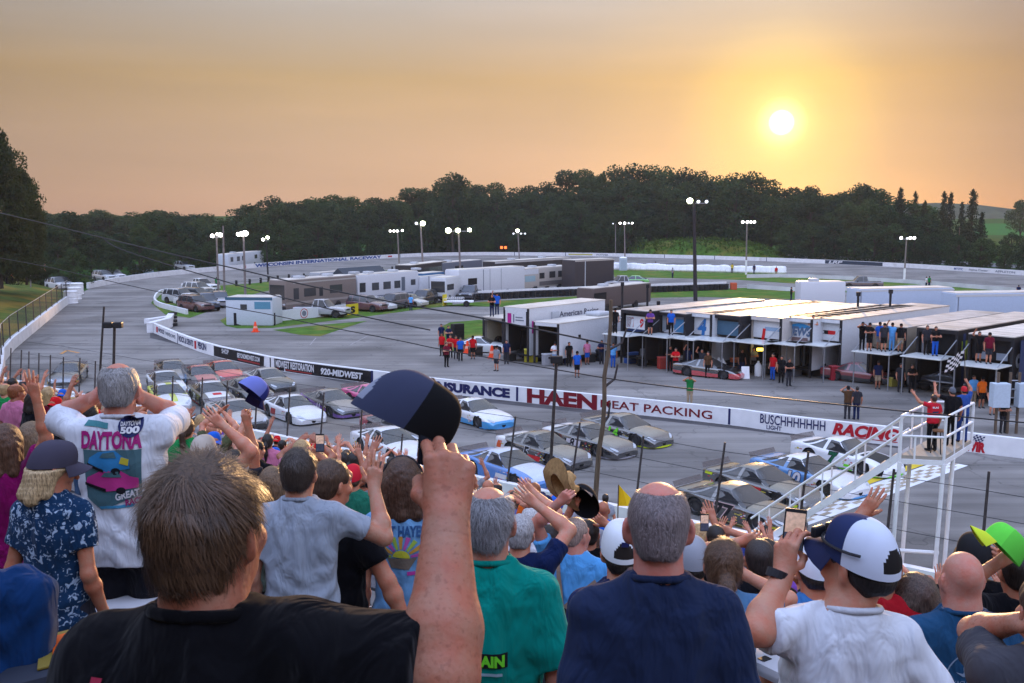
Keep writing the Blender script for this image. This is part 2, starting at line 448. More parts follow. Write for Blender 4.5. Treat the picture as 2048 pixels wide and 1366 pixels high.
# painted lines
ylw = mat('yellow_line', (.62, .45, .03), .7, var=.2, nscale=2)
chk = mat('checker_white', (.70, .70, .70), .7, var=.12, nscale=2)
chd = mat('checker_worn', (.36, .30, .22), .75, var=.3, nscale=1.5)
def line_quad(mb, a, b, w, z=.012):
    d = (b - a).normalized(); s = Vector((-d.y, d.x, 0)) * w / 2
    mb.add([(a - s) + Vector((0, 0, z)), (b - s) + Vector((0, 0, z)), (b + s) + Vector((0, 0, z)), (a + s) + Vector((0, 0, z))], [(0, 1, 2, 3)])
def finish():
    # strip runs from the pit wall to the near wall; far end and near end measured
    A0, A1 = at(1857, 917), at(1975, 917)           # far end: yellow edge, outer edge
    d = (at(1640, 1042) - A1); d.normalize()
    Lg = 14.2
    w = A1 - A0; w = w - d * w.dot(d)
    W = w.length; wv = w.normalized()
    mb = MB(); mb.add([A0 + Vector((0, 0, .012)) + q for q in (Vector(), d * Lg, d * Lg + wv * .42, wv * .42)], [(0, 1, 2, 3)])
    tag(mb.build('road_marking', ylw), kind='structure')
    mw, md = MB(), MB(); n = 26; m = 4
    mw.add([A0 + wv * .5 + Vector((0, 0, .010)) + q for q in (Vector(), d * Lg, d * Lg + wv * (W - .5), wv * (W - .5))], [(0, 1, 2, 3)])
    cw = (W - .9) / m; cl = Lg / n
    for i in range(n):
        for j in range(m):
            if (i + j) % 2: continue
            o = A0 + wv * (.7 + j * cw) + d * (i * cl) + Vector((0, 0, .014))
            md.add([o, o + d * cl, o + d * cl + wv * cw, o + wv * cw], [(0, 1, 2, 3)])
    tag(mw.build('road_marking', chk), kind='structure'); tag(md.build('road_marking', chd), kind='structure')
finish()
def marks():
    mb = MB()
    for a, b, w in [((160, 690), (300, 683), .12), ((345, 727), (425, 712), .14), ((700, 690), (735, 672), .1), ((182, 607), (320, 590), .25), ((620, 690), (632, 676), .1)]:
        line_quad(mb, at(*a), at(*b), w)
    tag(mb.build('road_marking', mat('faded_line', (.30, .28, .27), .8, var=.3)), kind='structure')
    m2 = MB(); line_quad(m2, at(122, 708), at(134, 701), .22); line_quad(m2, at(134, 701), at(158, 706), .22)
    tag(m2.build('road_marking', mat('orange_line', (.55, .25, .06), .7, var=.2)), kind='structure')
    # lighter ribbon of newer asphalt by the wall, and a darker strip along the foot of the pit wall
    sheet('track_patch', [at(*p) for p in [(560, 835), (700, 872), (900, 915), (1000, 938), (1150, 985), (1160, 972), (980, 915), (720, 850), (590, 820)]], .007, mat('worn_asphalt', (.19, .165, .14), .85, var=.2, nscale=.6))
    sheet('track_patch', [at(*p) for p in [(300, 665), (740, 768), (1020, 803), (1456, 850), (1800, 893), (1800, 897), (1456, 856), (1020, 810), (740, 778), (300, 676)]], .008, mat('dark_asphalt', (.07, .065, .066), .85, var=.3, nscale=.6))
marks()

# ------------------------------------------------------------------ walls
class Poly:
    def __init__(s, pts):
        # densified polyline with arc length
        s.p = []
        for a, b in zip(pts[:-1], pts[1:]):
            n = max(1, int((b - a).length / 1.0))
            for i in range(n): s.p.append(a.lerp(b, i / n))
        s.p.append(pts[-1])
        s.s = [0.0]
        for a, b in zip(s.p[:-1], s.p[1:]): s.s.append(s.s[-1] + (b - a).length)
        s.px = [proj(q)[0] for q in s.p]
    def pos(s, t):
        t = max(0, min(s.s[-1], t)); i = min(int(np.searchsorted(s.s, t, 'right')) - 1, len(s.p) - 2); i = max(0, i)
        f = (t - s.s[i]) / max(1e-6, s.s[i + 1] - s.s[i]); return s.p[i].lerp(s.p[i + 1], f), (s.p[i + 1] - s.p[i]).normalized()
    def at_px(s, x): return float(np.interp(x, s.px, s.s))
def smooth_pts(pts, it=2):
    for _ in range(it):
        q = [pts[0]]
        for a, b in zip(pts[:-1], pts[1:]): q += [a.lerp(b, .25), a.lerp(b, .75)]
        pts = q + [pts[-1]]
    return pts
def wall(name, poly, h, th, m, side, label, cat='wall', z0=0.0, group=None, cap=True):
    """side +1: thickness grows to the left of the running direction"""
    P = []
    for i, p in enumerate(poly.p):
        d = (poly.p[min(i + 1, len(poly.p) - 1)] - poly.p[max(i - 1, 0)]).normalized(); n = Vector((-d.y, d.x, 0)) * side
        P.append([p + Vector((0, 0, z0)), p + n * .02 + Vector((0, 0, z0 + h)), p + n * (th - .02) + Vector((0, 0, z0 + h)), p + n * th + Vector((0, 0, z0))])
    mb = MB(); mb.grid(P, closed=True, flip=(side > 0)); mb.f.append((0, 1, 2, 3)); n = len(P) * 4; mb.f.append((n - 1, n - 2, n - 3, n - 4)); mb.mi += [0, 0]
    o = mb.build(name, m, fixn=True)
    return tag(o, label, cat, group)
def wall_panel(poly, x0, x1, zb, zt, m, parent, off, side, name='painted_panel'):
    s0, s1 = poly.at_px(x0), poly.at_px(x1); n = max(2, int(abs(s1 - s0)))
    A, B = [], []
    for i in range(n + 1):
        p, d = poly.pos(s0 + (s1 - s0) * i / n); nn = Vector((-d.y, d.x, 0)) * side
        A.append(p - nn * off + Vector((0, 0, zb))); B.append(p - nn * (off - .02 * (zt - zb)) + Vector((0, 0, zt)))
    mb = MB(); mb.grid([A, B]); return mb.build(name, m, parent)
def wall_text(poly, txt, x0, x1, zb, zt, m, parent, off, side, bold=.02, shear=0.0, name='lettering'):
    v, f, w = text_mesh(txt, bold, shear)
    s0, s1 = poly.at_px(x0), poly.at_px(x1)
    vs = []
    for x, y in v:
        p, d = poly.pos(s0 + (s1 - s0) * x / w); nn = Vector((-d.y, d.x, 0)) * side
        vs.append(p - nn * off + Vector((0, 0, zb + (zt - zb) * y)))
    mb = MB(); mb.add(vs, f); return mb.build(name, m, parent)
navy = flat((.015, .02, .09)); maroon = flat((.17, .008, .018)); redp = flat((.42, .012, .025)); blk = flat((.010, .010, .013)); whp = flat((.62, .62, .64)); bluep = flat((.02, .07, .26)); greyp = flat((.16, .18, .22)); purp = flat((.09, .03, .24)); tealb = flat((.012, .045, .10))

PIT = Poly(smooth_pts([at(*p) for p in [(303, 664), (330, 676), (355, 687), (420, 711.5), (500, 729), (546, 740), (640, 754), (738, 767), (880, 787), (1031, 803), (1192, 820.5), (1456, 849), (1567, 866), (1797, 893)]], 1))
pw = wall('pit_wall', PIT, .85, .32, conc_m, 1, 'long white concrete pit wall painted with advertising beside the race cars')
def pit_ads():
    for a, b in ((428, 542), (549, 742)): wall_panel(PIT, a, b, .04, .80, blk, pw, .006, 1)
    for x in (744, 1034, 1458): wall_panel(PIT, x - 2, x + 2.5, .03, .84, navy, pw, .006, 1, 'painted_joint')
    T = lambda *a, **k: wall_text(PIT, *a, **k)
    T('WOOD', 317, 329, .30, .66, navy, pw, .008, 1); T('WINDOWS', 331, 351, .32, .60, greyp, pw, .008, 1)
    wall_panel(PIT, 313, 316, .2, .7, redp, pw, .007, 1, 'painted_stripe'); wall_panel(PIT, 389, 393, .12, .74, redp, pw, .007, 1, 'painted_stripe')
    T('ROCK & DENTS', 358, 387, .26, .70, navy, pw, .008, 1, bold=.03); T('PEKIN', 396, 413, .26, .76, navy, pw, .008, 1, bold=.03)
    wall_panel(PIT, 355, 356.2, .02, .84, navy, pw, .007, 1, 'painted_joint')
    T('SHOP', 444, 458, .40, .74, whp, pw, .010, 1)
    T('BEYONDMIDWEST.COM', 475, 520, .34, .66, whp, pw, .010, 1, bold=.03); wall_panel(PIT, 476, 520, .14, .26, flat((.28, .03, .03)), pw, .010, 1, 'painted_stripe')
    T('MIDWEST RESTORATION', 552, 628, .26, .72, whp, pw, .010, 1, bold=.03); wall_panel(PIT, 553, 624, .10, .18, flat((.28, .03, .03)), pw, .010, 1, 'painted_stripe')
    T('920-MIDWEST', 642, 726, .22, .60, whp, pw, .010, 1, bold=.045, shear=.15)
    T('INSURANCE', 868, 1020, .20, .68, navy, pw, .008, 1, bold=.06)
    T('HAEN', 1054, 1194, .06, .80, maroon, pw, .008, 1, bold=.05)
    wall_panel(PIT, 1060, 1155, .40, .48, maroon, pw, .009, 1, 'painted_stripe')
    T('MEAT PACKING', 1201, 1424, .20, .62, maroon, pw, .008, 1, bold=.012)
    T('BUSCHHHHHHH', 1520, 1650, .34, .80, navy, pw, .008, 1, bold=.01); T('LIGHT', 1533, 1563, .08, .28, navy, pw, .008, 1)
    T('RACING', 1664, 1800, .25, .76, redp, pw, .008, 1, bold=.05, shear=.25); wall_panel(PIT, 1680, 1795, .16, .20, redp, pw, .008, 1, 'painted_stripe')
pit_ads()
PIT2 = Poly([at(*p) for p in [(1905, 899), (1960, 907), (2048, 917.5), (2300, 948)]])
pw2 = wall('pit_wall', PIT2, .85, .32, conc_m, 1, 'white concrete wall past the pit gap, bearing red letters under a checkered flag')
wall_text(PIT2, 'WIR', 1931, 1970, .08, .48, redp, pw2, .008, 1, bold=.07, shear=.1)
def flagmark():
    s0, s1 = PIT2.at_px(1944), PIT2.at_px(1966); mb = MB()
    for i in range(6):
        for j in range(4):
            if (i + j) % 2: continue
            vs = []
            for a, b in ((i, j), (i + 1, j), (i + 1, j + 1), (i, j + 1)):
                p, d = PIT2.pos(s0 + (s1 - s0) * (a / 6) + (b / 4 - .5) * .12); nn = Vector((-d.y, d.x, 0))
                vs.append(p - nn * .008 + Vector((0, 0, .50 + b * .075 + .03 * math.sin(a))))
            mb.add(vs, [(0, 1, 2, 3)])
    mb.build('flag_emblem', navy, pw2)
flagmark()
# end of the pit wall: white water barrels and a block wall turned back
def pitend():
    o = empty('wall_end', at(318, 652), label='white angled barrier blocks closing the far end of the pit wall', cat='barrier')
    a, b, c = at(297, 667), at(352, 655), at(343, 640)
    for p, q, h in ((at(300, 666), at(338, 655), .95), (at(293, 648), at(340, 641), .5), (at(338, 655), at(344, 645), 1.0)):
        mb = MB(); d = q - p; mb.box(((p + q) / 2 - o.location) + Vector((0, 0, h / 2)), (d.length, .6, h), rz=math.atan2(d.y, d.x), bev=.06); mb.build('block', conc_m, o)
    mb = MB()
    for i in range(4):
        mb.cyl(at(346, 652 - i * 2) - o.location + Vector((0, 0, .15 + .26 * i)), .42, .25, 14)
    mb.build('tyre_stack', rubber_m, o)
pitend()

FAR = Poly(smooth_pts(OUT_FAR[4:], 1))
fw = wall('outer_wall', FAR, .85, .35, conc_m, 1, 'long white concrete wall round the outside of the far turn and back straight')
wall_text(FAR, 'WISCONSIN INTERNATIONAL RACEWAY', 510, 763, .12, .74, bluep, fw, .02, 1, bold=.045)
for a, b in ((1650, 1765),): wall_panel(FAR, a, b, .05, .8, flat((.03, .045, .07)), fw, .015, 1)
wall_text(FAR, 'LRP', 1657, 1685, .15, .7, whp, fw, .03, 1, bold=.04, shear=.2)
for x in (800, 1029, 1131, 1329, 1429, 1533): wall_panel(FAR, x - .8, x + .8, .0, .9, greyp, fw, .02, 1, 'painted_joint')
wall_panel(FAR, 1137, 1185, .25, .6, flat((.45, .42, .12)), fw, .02, 1)
wall_text(FAR, 'POWER', 1193, 1217, .2, .6, greyp, fw, .02, 1); wall_text(FAR, 'MYSTIC', 1908, 1926, .2, .62, bluep, fw, .02, 1); wall_text(FAR, 'Home Center', 1938, 1976, .25, .62, greyp, fw, .02, 1); wall_text(FAR, 'APPLETON', 1990, 2030, .25, .62, greyp, fw, .02, 1)
wall_panel(FAR, 488, 492, .1, .65, redp, fw, .02, 1, 'painted_mark'); wall_panel(FAR, 776, 784, .25, .6, redp, fw, .02, 1, 'painted_mark')
RAIL = Poly(smooth_pts([at(*p) for p in [(1180, 506.5), (1329, 508), (1435, 510.5), (1600, 516.5), (1774, 523.5), (1900, 529.5), (2048, 537), (2250, 549)]], 1))
wall('guard_rail', RAIL, .75, .2, mat('rail_grey', (.42, .42, .45), .6, var=.15, nscale=.4), 1, 'pale grey guard rail running behind the far outer wall', 'guard rail')
LW = Poly(smooth_pts([NEAR[-2], NEAR[-1], LEFTW[1], OUT_FAR[0], OUT_FAR[1], OUT_FAR[2]], 1))
lw = wall('outer_wall', LW, .95, .35, conc_m, 1, 'white concrete wall at the left edge under the chain-link fence and green bank')
wall_text(LW, 'SPEED SHOP', 75, 46, .3, .6, greyp, lw, .02, -1) if False else None
NW = Poly(NEAR[:-1][::-1])
nw = wall('outer_wall', NW, .85, .3, conc_m, -1, 'white concrete wall between the spectators and the track')
wall_panel(LW, 60, 82, .35, .62, greyp, lw, -.37, 1, 'painted_mark') if False else None
# barrels at the opening
def barrels():
    g = 'white water barrels at the wall opening'
    lab = ['white plastic barrel nearest the end of the left concrete wall', 'white plastic barrel in the middle of the trio at the wall opening', 'farthest white plastic barrel of the trio at the wall opening']
    src = None
    for i, (x, y) in enumerate(((142, 607), (150, 599), (155, 589))):
        mb = MB(); mb.lathe([(0, 0), (.62, 0), (.66, .06), (.62, .12), (.64, .5), (.6, .56), (.64, .62), (.62, 1.1), (.66, 1.15), (.55, 1.25), (0, 1.25)], 18)
        o = mb.build('barrel', white_m, smooth='auto') if src is None else link('barrel', src.data)
        src = src or o; o.location = at(x, y); o.scale = (1.25,) * 3; tag(o, lab[i], 'barrel', g)
barrels()

# infield kerb wall, guard rails, tyre wall
IN1 = Poly(smooth_pts([at(*p) for p in [(372, 629), (345, 622), (315, 614), (306, 606), (309, 597), (318, 588), (335, 585)]], 2))
wall('low_wall', IN1, .55, .25, conc_m, -1, 'low white kerb wall curving round the parked cars', 'wall')
IN2 = Poly(smooth_pts([at(*p) for p in [(400, 577), (502, 570), (559, 560), (640, 555), (718, 547.5), (790, 541.5)]], 1))
def stakes():
    o = empty('stake_fence', IN2.p[0], label='row of short dark posts edging the infield grass in the far turn', cat='fence')
    s = 0
    while s < IN2.s[-1]:
        p, d = IN2.pos(s); MB().box(p - o.location + Vector((0, 0, .42)), (.3, .3, .85)).build('post', rubber_m, o); s += 3.2
    m2 = MB(); m2.tube([IN2.pos(t)[0] - o.location + Vector((0, 0, .6)) for t in np.linspace(0, IN2.s[-1], 40)], .05, 5); m2.build('rail', steel_m, o)
stakes()
IN3 = Poly(smooth_pts([at(*p) for p in [(1494, 556), (1580, 554.5), (1720, 561), (1850, 569), (2048, 586), (2250, 606)]], 1))
wall('guard_rail', IN3, .6, .15, mat('rail_white', (.55, .55, .57), .6, var=.15, nscale=.4), 1, 'white guard rail along the inside edge of the back straight', 'guard rail')
IN4 = Poly(smooth_pts([at(*p) for p in [(1494, 577), (1600, 584), (1680, 581), (1760, 582), (1850, 577)]], 1))
wall('guard_rail', IN4, .6, .15, MATS['rail_white'], 1, 'white guard rail in the grass behind the haulers', 'guard rail')
def barrelrow():
    me = None; g = 'white water barrels lining the inside of the back straight'
    for i in range(30):
        f = i / 29; p = at(1232 + (1562 - 1232) * f, 539.5 + 8 * f * f + 2 * math.sin(3 * f))
        if me is None:
            mb = MB(); mb.lathe([(0, 0), (.6, 0), (.64, .3), (.6, .35), (.62, .8), (.5, .95), (0, 1.0)], 12); me = mb.mesh('barrel')
            me.polygons.foreach_set('use_smooth', [True] * len(me.polygons))
        o = link('barrel', me, white_m); o.location = p; o.scale = (1.5, 1.5, 1.2 + .25 * random.random()); o.rotation_euler.z = random.random() * 6
        tag(o, 'white barrel in the long row along the inside of the back straight', 'barrel', g)
barrelrow()
TW = Poly(smooth_pts([at(*p) for p in [(945, 601), (1100, 593), (1300, 585), (1454, 579.5)]], 1))
def tyrewall():
    o = empty('tyre_wall', TW.p[0], label='long black tyre wall topped with a white rail in front of the motorhomes', cat='tyre wall')
    mb = MB(); s = .4
    prof = [(.30, 0), (.36, .04), (.38, .1), (.36, .17), (.30, .2)]
    while s < TW.s[-1]:
        p, d = TW.pos(s)
        mb.lathe([(r * 1.15, h + k * .21) for k in range(4) for (r, h) in prof], 9, c=p - o.location + Vector((random.uniform(-.04, .04), random.uniform(-.04, .04), 0))); s += .85
    mb.build('tyres', rubber_m, o, smooth=True)
    mm = MB(); P = []
    for i in range(len(TW.p)):
        q = TW.p[i] - o.location; P.append([q + Vector((0, .5, .85)), q + Vector((0, .5, 1.12)), q + Vector((0, .66, 1.12)), q + Vector((0, .66, .85))])
    mm.grid(P, closed=True); mm.build('rail', white_m, o)
    e = MB(); e.box(TW.p[-1] - o.location + Vector((.9, 0, .5)), (.9, .7, 1.0), bev=.1); e.build('end_block', flat((.5, .09, .04)), o)
tyrewall()

# ------------------------------------------------------------------ chain-link fences
def mesh_mat(name, col, a):
    m, nt, b = _setup(name); b.inputs['Base Color'].default_value = (*col, 1); b.inputs['Roughness'].default_value = .9
    b.inputs['Alpha'].default_value = a; MATS[name] = m; return m
link_m = mesh_mat('chain_link', (.07, .075, .085), .36)
link2_m = mesh_mat('chain_link_fine', (.10, .10, .10), .07)
def fence_left():
    o = empty('catch_fence', LW.p[0], label='grey chain-link catch fence on the left wall before the green bank', cat='fence')
    A, B = [], []
    n = 40
    for i in range(n + 1):
        p, d = LW.pos(LW.s[-1] * i / n); nn = Vector((-d.y, d.x, 0))
        A.append(p + nn * .18 - o.location + Vector((0, 0, .93))); B.append(p + nn * .18 - o.location + Vector((0, 0, 2.7)))
    mb = MB(); mb.grid([A, B]); mb.build('netting', link_m, o)
    for i in range(0, n + 1, 3):
        m = MB(); m.tube([A[i] - Vector((0, 0, .9)), B[i] + Vector((0, 0, .05))], .045, 6); m.build('post', rust_m, o)
    m = MB(); m.tube([b for b in B], .03, 5); m.build('rail', steel_m, o)
fence_left()
def fence_near():
    """posts along the near wall, each leaning a little over the track, with cables"""
    o = empty('catch_fence', pq(WALL_P - .2, 0), label='tall catch fence of thin leaning posts and cables along the near wall', cat='fence')
    L0 = o.location
    posts = [(580, 775, 572, 858), (648, 785, 638, 870), (724, 815, 718, 885), (805, 868, 799, 908), (1031, 833, 1012, 955), (1160, 845, 1136, 985), (1287, 872, 1268, 1000), (1450, 885, 1425, 1040), (1617, 903, 1593, 1040), (1788, 938, 1770, 1060), (1978, 943, 1962, 1090),
             (22, 696, 19, 765), (43, 700, 40, 768), (58, 703, 56, 770), (78, 706, 76, 775), (101, 710, 99, 780), (127, 714, 125, 785), (160, 716, 157, 790), (191, 722, 188, 795), (262, 734, 259, 805), (310, 745, 306, 812), (346, 752, 342, 820), (405, 755, 400, 828), (455, 762, 449, 838), (515, 770, 508, 850)]
    for (x0, y0, x1, y1) in posts:
        a = atplane(x0, y0, WALL_P + .25); b = atplane(x1, y1, WALL_P - .12); b.z = .4
        m = MB(); m.tube([b - L0, b.lerp(a, .6) - L0, a - L0], [.045, .04, .035], 6); m.build('post', rust_m, o)
    A = [pq(WALL_P - .1, q, .85) - L0 for q in (75, 30, 0, -30, -61)]; B = [pq(WALL_P + .2, q, 3.2) - L0 for q in (75, 30, 0, -30, -61)]
    m = MB(); m.grid([A, B]); m.build('netting', link2_m, o)
    for z in (1.7, 2.5, 3.2):
        m = MB(); m.tube([pq(WALL_P + .05 + .05 * z, q, z + .05 * math.sin(q)) - L0 for q in range(74, -62, -4)], .009, 4); m.build('cable', dark_m, o)
fence_near()
def tallpoles():
    t = [((1222, 600), (1190, 985), .095, .06, wood_m, 'knotted wooden pole leaning to the right above the fence', 'pole'),
         ((1113, 722), (1096, 1005), .06, .055, rust_m, 'black steel post with a small box on top in the middle of the fence', 'post'),
         ((208, 613), (192, 760), .07, .05, rust_m, 'slim dark pole leaning by the left fence beside the twin lamp post', 'pole'),
         ((229, 652), (222, 765), .08, .07, rust_m, 'black post carrying a twin floodlight seen from behind', 'post')]
    for i, (a, b, r0, r1, m, lab, cat) in enumerate(t):
        A, B = atplane(*a), atplane(*b); B.z = .0
        o = empty(cat if i != 3 else 'lamp_post', B, label=lab, cat=cat)
        mb = MB(); n = 9; pts = [Vector().lerp(A - B, k / n) + Vector((random.uniform(-.05, .05), 0, 0)) * (1 if i == 0 and 0 < k < n else 0) for k in range(n + 1)]
        mb.tube(pts, [r0 + (r1 - r0) * k / n for k in range(n + 1)], 9); mb.build('shaft', m, o, smooth='auto')
        T = A - B
        if i == 1: k = MB(); k.box(T + Vector((0, 0, .05)), (.42, .22, .26), bev=.03); k.build('box', dark_m, o)
        if i == 3:
            for s in (-.32, .18): k = MB(); k.box(T + Vector((s, 0, .05)), (.46, .36, .32), bev=.06); k.build('floodlight', dark_m, o)
        if i == 0:
            for z, w in ((.62, .34), (.78, .5), (.45, .22)):
                k = MB(); k.tube([T * z, T * z + Vector((w, .1, .25)), T * z + Vector((w * 1.3, .1, .75))], [.05, .04, .03], 6); k.build('bracket', rust_m, o)
tallpoles()
def cables():
    sets = [([(-60, 412), (82, 445), (206, 476), (320, 503), (420, 526), (485, 540), (591, 566), (720, 592), (860, 618), (957, 634), (1222, 690)], .030, 'black overhead cable crossing the far trees from the left edge to the wooden pole'),
            ([(206, 476), (227, 494), (310, 522), (420, 554), (495, 576), (568, 596), (700, 628), (860, 660)], .026, 'thinner black cable branching below the topmost overhead cable'),
            ([(-60, 505), (0, 516), (94, 533), (204, 559), (314, 583), (457, 615), (538, 628), (640, 651), (820, 685), (860, 695), (1060, 730), (1260, 765), (1540, 795), (1800, 822), (2100, 850)], .020, 'lowest thick black cable running above the pit lane past the held cap')]
    for pts, r, lab in sets:
        P = smooth_pts([atplane(*p) for p in pts], 2)
        mb = MB(); mb.tube(P, r, 6); tag(mb.build('overhead_cable', dark_m, smooth=True), lab, 'cable')
cables()

# ------------------------------------------------------------------ floodlight poles
lampw = mat('lamp_lit', (.9, .9, .9), .4, var=0, emit=(1.0, .98, .92), estr=11)
lampg = mat('lamp_bright', (.9, .9, .9), .4, var=0, emit=(.92, 1.0, .62), estr=22)
lampd = mat('lamp_dim', (.75, .77, .8), .35, var=0, emit=(.9, .94, 1.0), estr=1.4)
lampb = mat('lamp_blue', (.7, .75, .9), .4, var=0, emit=(.45, .6, 1.0), estr=20)
def pole(base, top, heads, m, lab, r=.16, white_base=0.0):
    """heads: list of (offset px, dy px, size, material)"""
    b = at(*base); y = b.y; T = aty(top[0], top[1], y); T.y = y
    o = empty('light_pole', b, label=lab, cat='light pole', group='floodlight poles round the track')
    mb = MB(); t = T - b; mb.tube([Vector((0, 0, 0)), t * .5, t], [r, r * .85, r * .65], 9); mb.build('shaft', m, o, smooth='auto')
    if white_base:
        k = MB(); k.tube([Vector((0, 0, .0)), t * white_base], r * 1.12, 9); k.build('painted_base', white_m, o, smooth='auto')
    if not heads: return
    xs = [h[0] for h in heads]; px2m = y / FPX
    arm = MB(); arm.box(t + Vector(((min(xs) + max(xs)) / 2 * px2m, 0, -.1)), ((max(xs) - min(xs)) * px2m + .3, .12, .12)); arm.build('crossarm', steel_m, o)
    for dx, dy, s, hm in heads:
        s *= .85; c = t + Vector((dx * px2m, -.25, -dy * px2m + .1))
        hd = MB(); hd.lathe([(.05, .45), (.2, .4), (.42, .12), (.46, 0), (.44, -.02)], 14); 
        q = Matrix.Rotation(R(-58), 3, 'X')
        hd.v = [tuple(q @ Vector(v) * s + c) for v in hd.v]; ho = hd.build('lamp_head', steel_m, o, smooth=True)
        g = MB(); g.lathe([(.0, -.34), (.22, -.30), (.38, -.14), (.41, .02), (.36, .1), (.0, .14)], 14); g.v = [tuple(q @ Vector(v) * s + c) for v in g.v]; g.build('lamp', hm, ho, smooth=True)
grp = mat('grey_pole', (.20, .17, .16), .8, var=.25, nscale=2)
pole((491, 603), (487, 468), [(-9, 2, .7, lampw), (-2, 1, .9, lampw), (5, 0, 1.0, lampw)], grp, 'grey light pole with three bright lamps standing behind the small booth')
pole((437, 590), (433, 473), [(-7, 0, .75, lampw), (3, -3, .6, lampw), (9, -2, .8, lampw)], grp, 'left pole of the close pair by the parked cars, with lit lamps')
pole((449, 594), (446, 452), [], grp, 'bare pole of the close pair by the parked cars, without lamps', .15)
pole((536, 549), (532, 480), [(-5, 0, .8, lampw), (4, -4, .8, lampg)], dark_m, 'dark light pole with two lamps in front of the WISCONSIN lettering', .16)
pole((606, 516), (601, 473), [(-2, 0, .9, lampw)], grp, 'far light pole with a single lamp beside the red sign', .15)
pole((706, 513), (699, 471), [(-4, 0, .6, lampd), (3, 0, .6, lampd)], grp, 'far light pole with two dim lamps over the INTERNATIONAL lettering', .15)
pole((799, 544), (795, 462), [(-14, 1, .6, lampw), (-7, 1, .6, lampw), (0, 1, .6, lampw), (10, 0, .6, lampw)], grp, 'light pole with four small white lamps at the right end of the lettering', .16, .2)
pole((848, 572), (841, 448), [(-8, 0, .65, lampd), (5, 0, 1.05, lampg)], grp, 'tall grey pole with one glaring lamp behind the white motorhome', .17)
pole((922, 576), (917, 461), [(-20, 1, 1.15, lampg), (-1, 1, 1.0, lampg), (22, 0, .8, lampg)], grp, 'pole with three greenish glaring lamps rising between the white trailers', .17)
pole((1039, 522), (1036, 466), [(-9, 2, .6, lampd), (-1, -4, 1.1, lampg), (6, 2, .6, lampd), (14, 2, .6, lampd)], grp, 'far pole with one green glaring lamp over dim ones at the centre of the wall', .16)
pole((1250, 521), (1249, 447), [(-9, 0, .7, lampw), (0, 0, .8, lampw), (8, 0, .6, lampd), (15, 0, .6, lampw)], grp, 'far pole with four white lamps left of the tall dark pole', .17)
pole((1231, 512), (1231, 448), [(-5, 0, .5, lampd)], grp, 'thin far pole with a single dim head just left of a four-lamp pole', .13)
pole((1391, 602), (1388, 405), [(-9, -2, 1.0, lampg), (8, 0, .6, lampd), (24, 0, .6, lampd)], mat('dark_pole', (.03, .026, .03), .8, var=.2), 'tallest dark light pole rising alone behind the haulers', .26)
pole((1492, 549), (1494, 445), [(-9, 0, .7, lampw), (0, 0, .65, lampw), (7, 0, .65, lampw), (14, 0, .65, lampw)], grp, 'pole with four white lamps right of the tallest dark pole', .16, .28)
pole((1437, 511), (1438, 448), [], grp, 'bare thin pole rising from the reeds on the far side', .13)
pole((1808, 566), (1813, 477), [(-12, 0, .65, lampw), (0, 1, .5, lampd), (6, 0, .6, lampw), (14, 0, .65, lampw)], grp, 'four-lamp pole with white painted foot before the conifers', .15, .33)
pole((1918, 530), (1919, 455), [], wood_m, 'bare wooden pole before the dark conifers at right', .14)
pole((62, 585), (60, 524), [(-3, 0, .9, lampb), (6, 0, .4, lampd)], grp, 'pole with a bluish lit lamp on the left bank', .1)
pole((36, 585), (37, 522), [(8, 0, .4, lampd)], grp, 'thin unlit pole left of the bluish lamp on the bank', .08)
pole((1577, 512), (1577, 470), [], grp, 'bare thin pole beyond the rail below the sun', .12)

# red sign behind the far wall
def redsign():
    o = empty('billboard', at(630, 520), label='red billboard with white panel behind the far turn wall', cat='billboard')
    c = aty(629, 513, o.location.y) - o.location; s = o.location.y / FPX
    mb = MB(); mb.box(c, (34 * s, .2, 11 * s)); mb.build('board', flat((.42, .05, .05)), o)
    k = MB(); k.box(c + Vector((-9 * s, -.13, 0)), (11 * s, .05, 9 * s)); k.build('emblem', flat((.5, .42, .42)), o)
    for dx in (-14, 14): p = MB(); p.box(Vector((c.x + dx * s, .1, c.z / 2)), (.2, .2, c.z)); p.build('post', rust_m, o)
redsign()
# ------------------------------------------------------------------ trees
def leaf_mat(name, col, col2):
    m, nt, b = _setup(name); L = nt.links.new
    tc = nt.nodes.new('ShaderNodeTexCoord'); no = nt.nodes.new('ShaderNodeTexNoise'); no.inputs['Scale'].default_value = .45; no.inputs['Detail'].default_value = 5
    L(tc.outputs['Object'], no.inputs['Vector'])
    oi = nt.nodes.new('ShaderNodeObjectInfo')
    ad = nt.nodes.new('ShaderNodeMath'); ad.operation = 'MULTIPLY_ADD'; L(oi.outputs['Random'], ad.inputs[0]); ad.inputs[1].default_value = .35; L(no.outputs[0], ad.inputs[2])
    mr = nt.nodes.new('ShaderNodeMapRange'); mr.inputs[1].default_value = .45; mr.inputs[2].default_value = .95; L(ad.outputs[0], mr.inputs[0])
    mx = nt.nodes.new('ShaderNodeMix'); mx.data_type = 'RGBA'; L(mr.outputs[0], mx.inputs[0]); mx.inputs[6].default_value = (*col, 1); mx.inputs[7].default_value = (*col2, 1)
    L(mx.outputs[2], b.inputs['Base Color']); b.inputs['Roughness'].default_value = .7; b.inputs['Specular IOR Level'].default_value = .03
    tr = nt.nodes.new('ShaderNodeBsdfTranslucent'); L(mx.outputs[2], tr.inputs[0])
    ms = nt.nodes.new('ShaderNodeMixShader'); ms.inputs[0].default_value = .22
    out = next(n for n in nt.nodes if n.type == 'OUTPUT_MATERIAL')
    L(b.outputs[0], ms.inputs[1]); L(tr.outputs[0], ms.inputs[2]); L(ms.outputs[0], out.inputs[0])
    return m
LEAF = leaf_mat('leaves', (.020, .040, .022), (.055, .092, .030))
LEAFD = leaf_mat('dark_leaves', (.022, .032, .014), (.045, .06, .02))
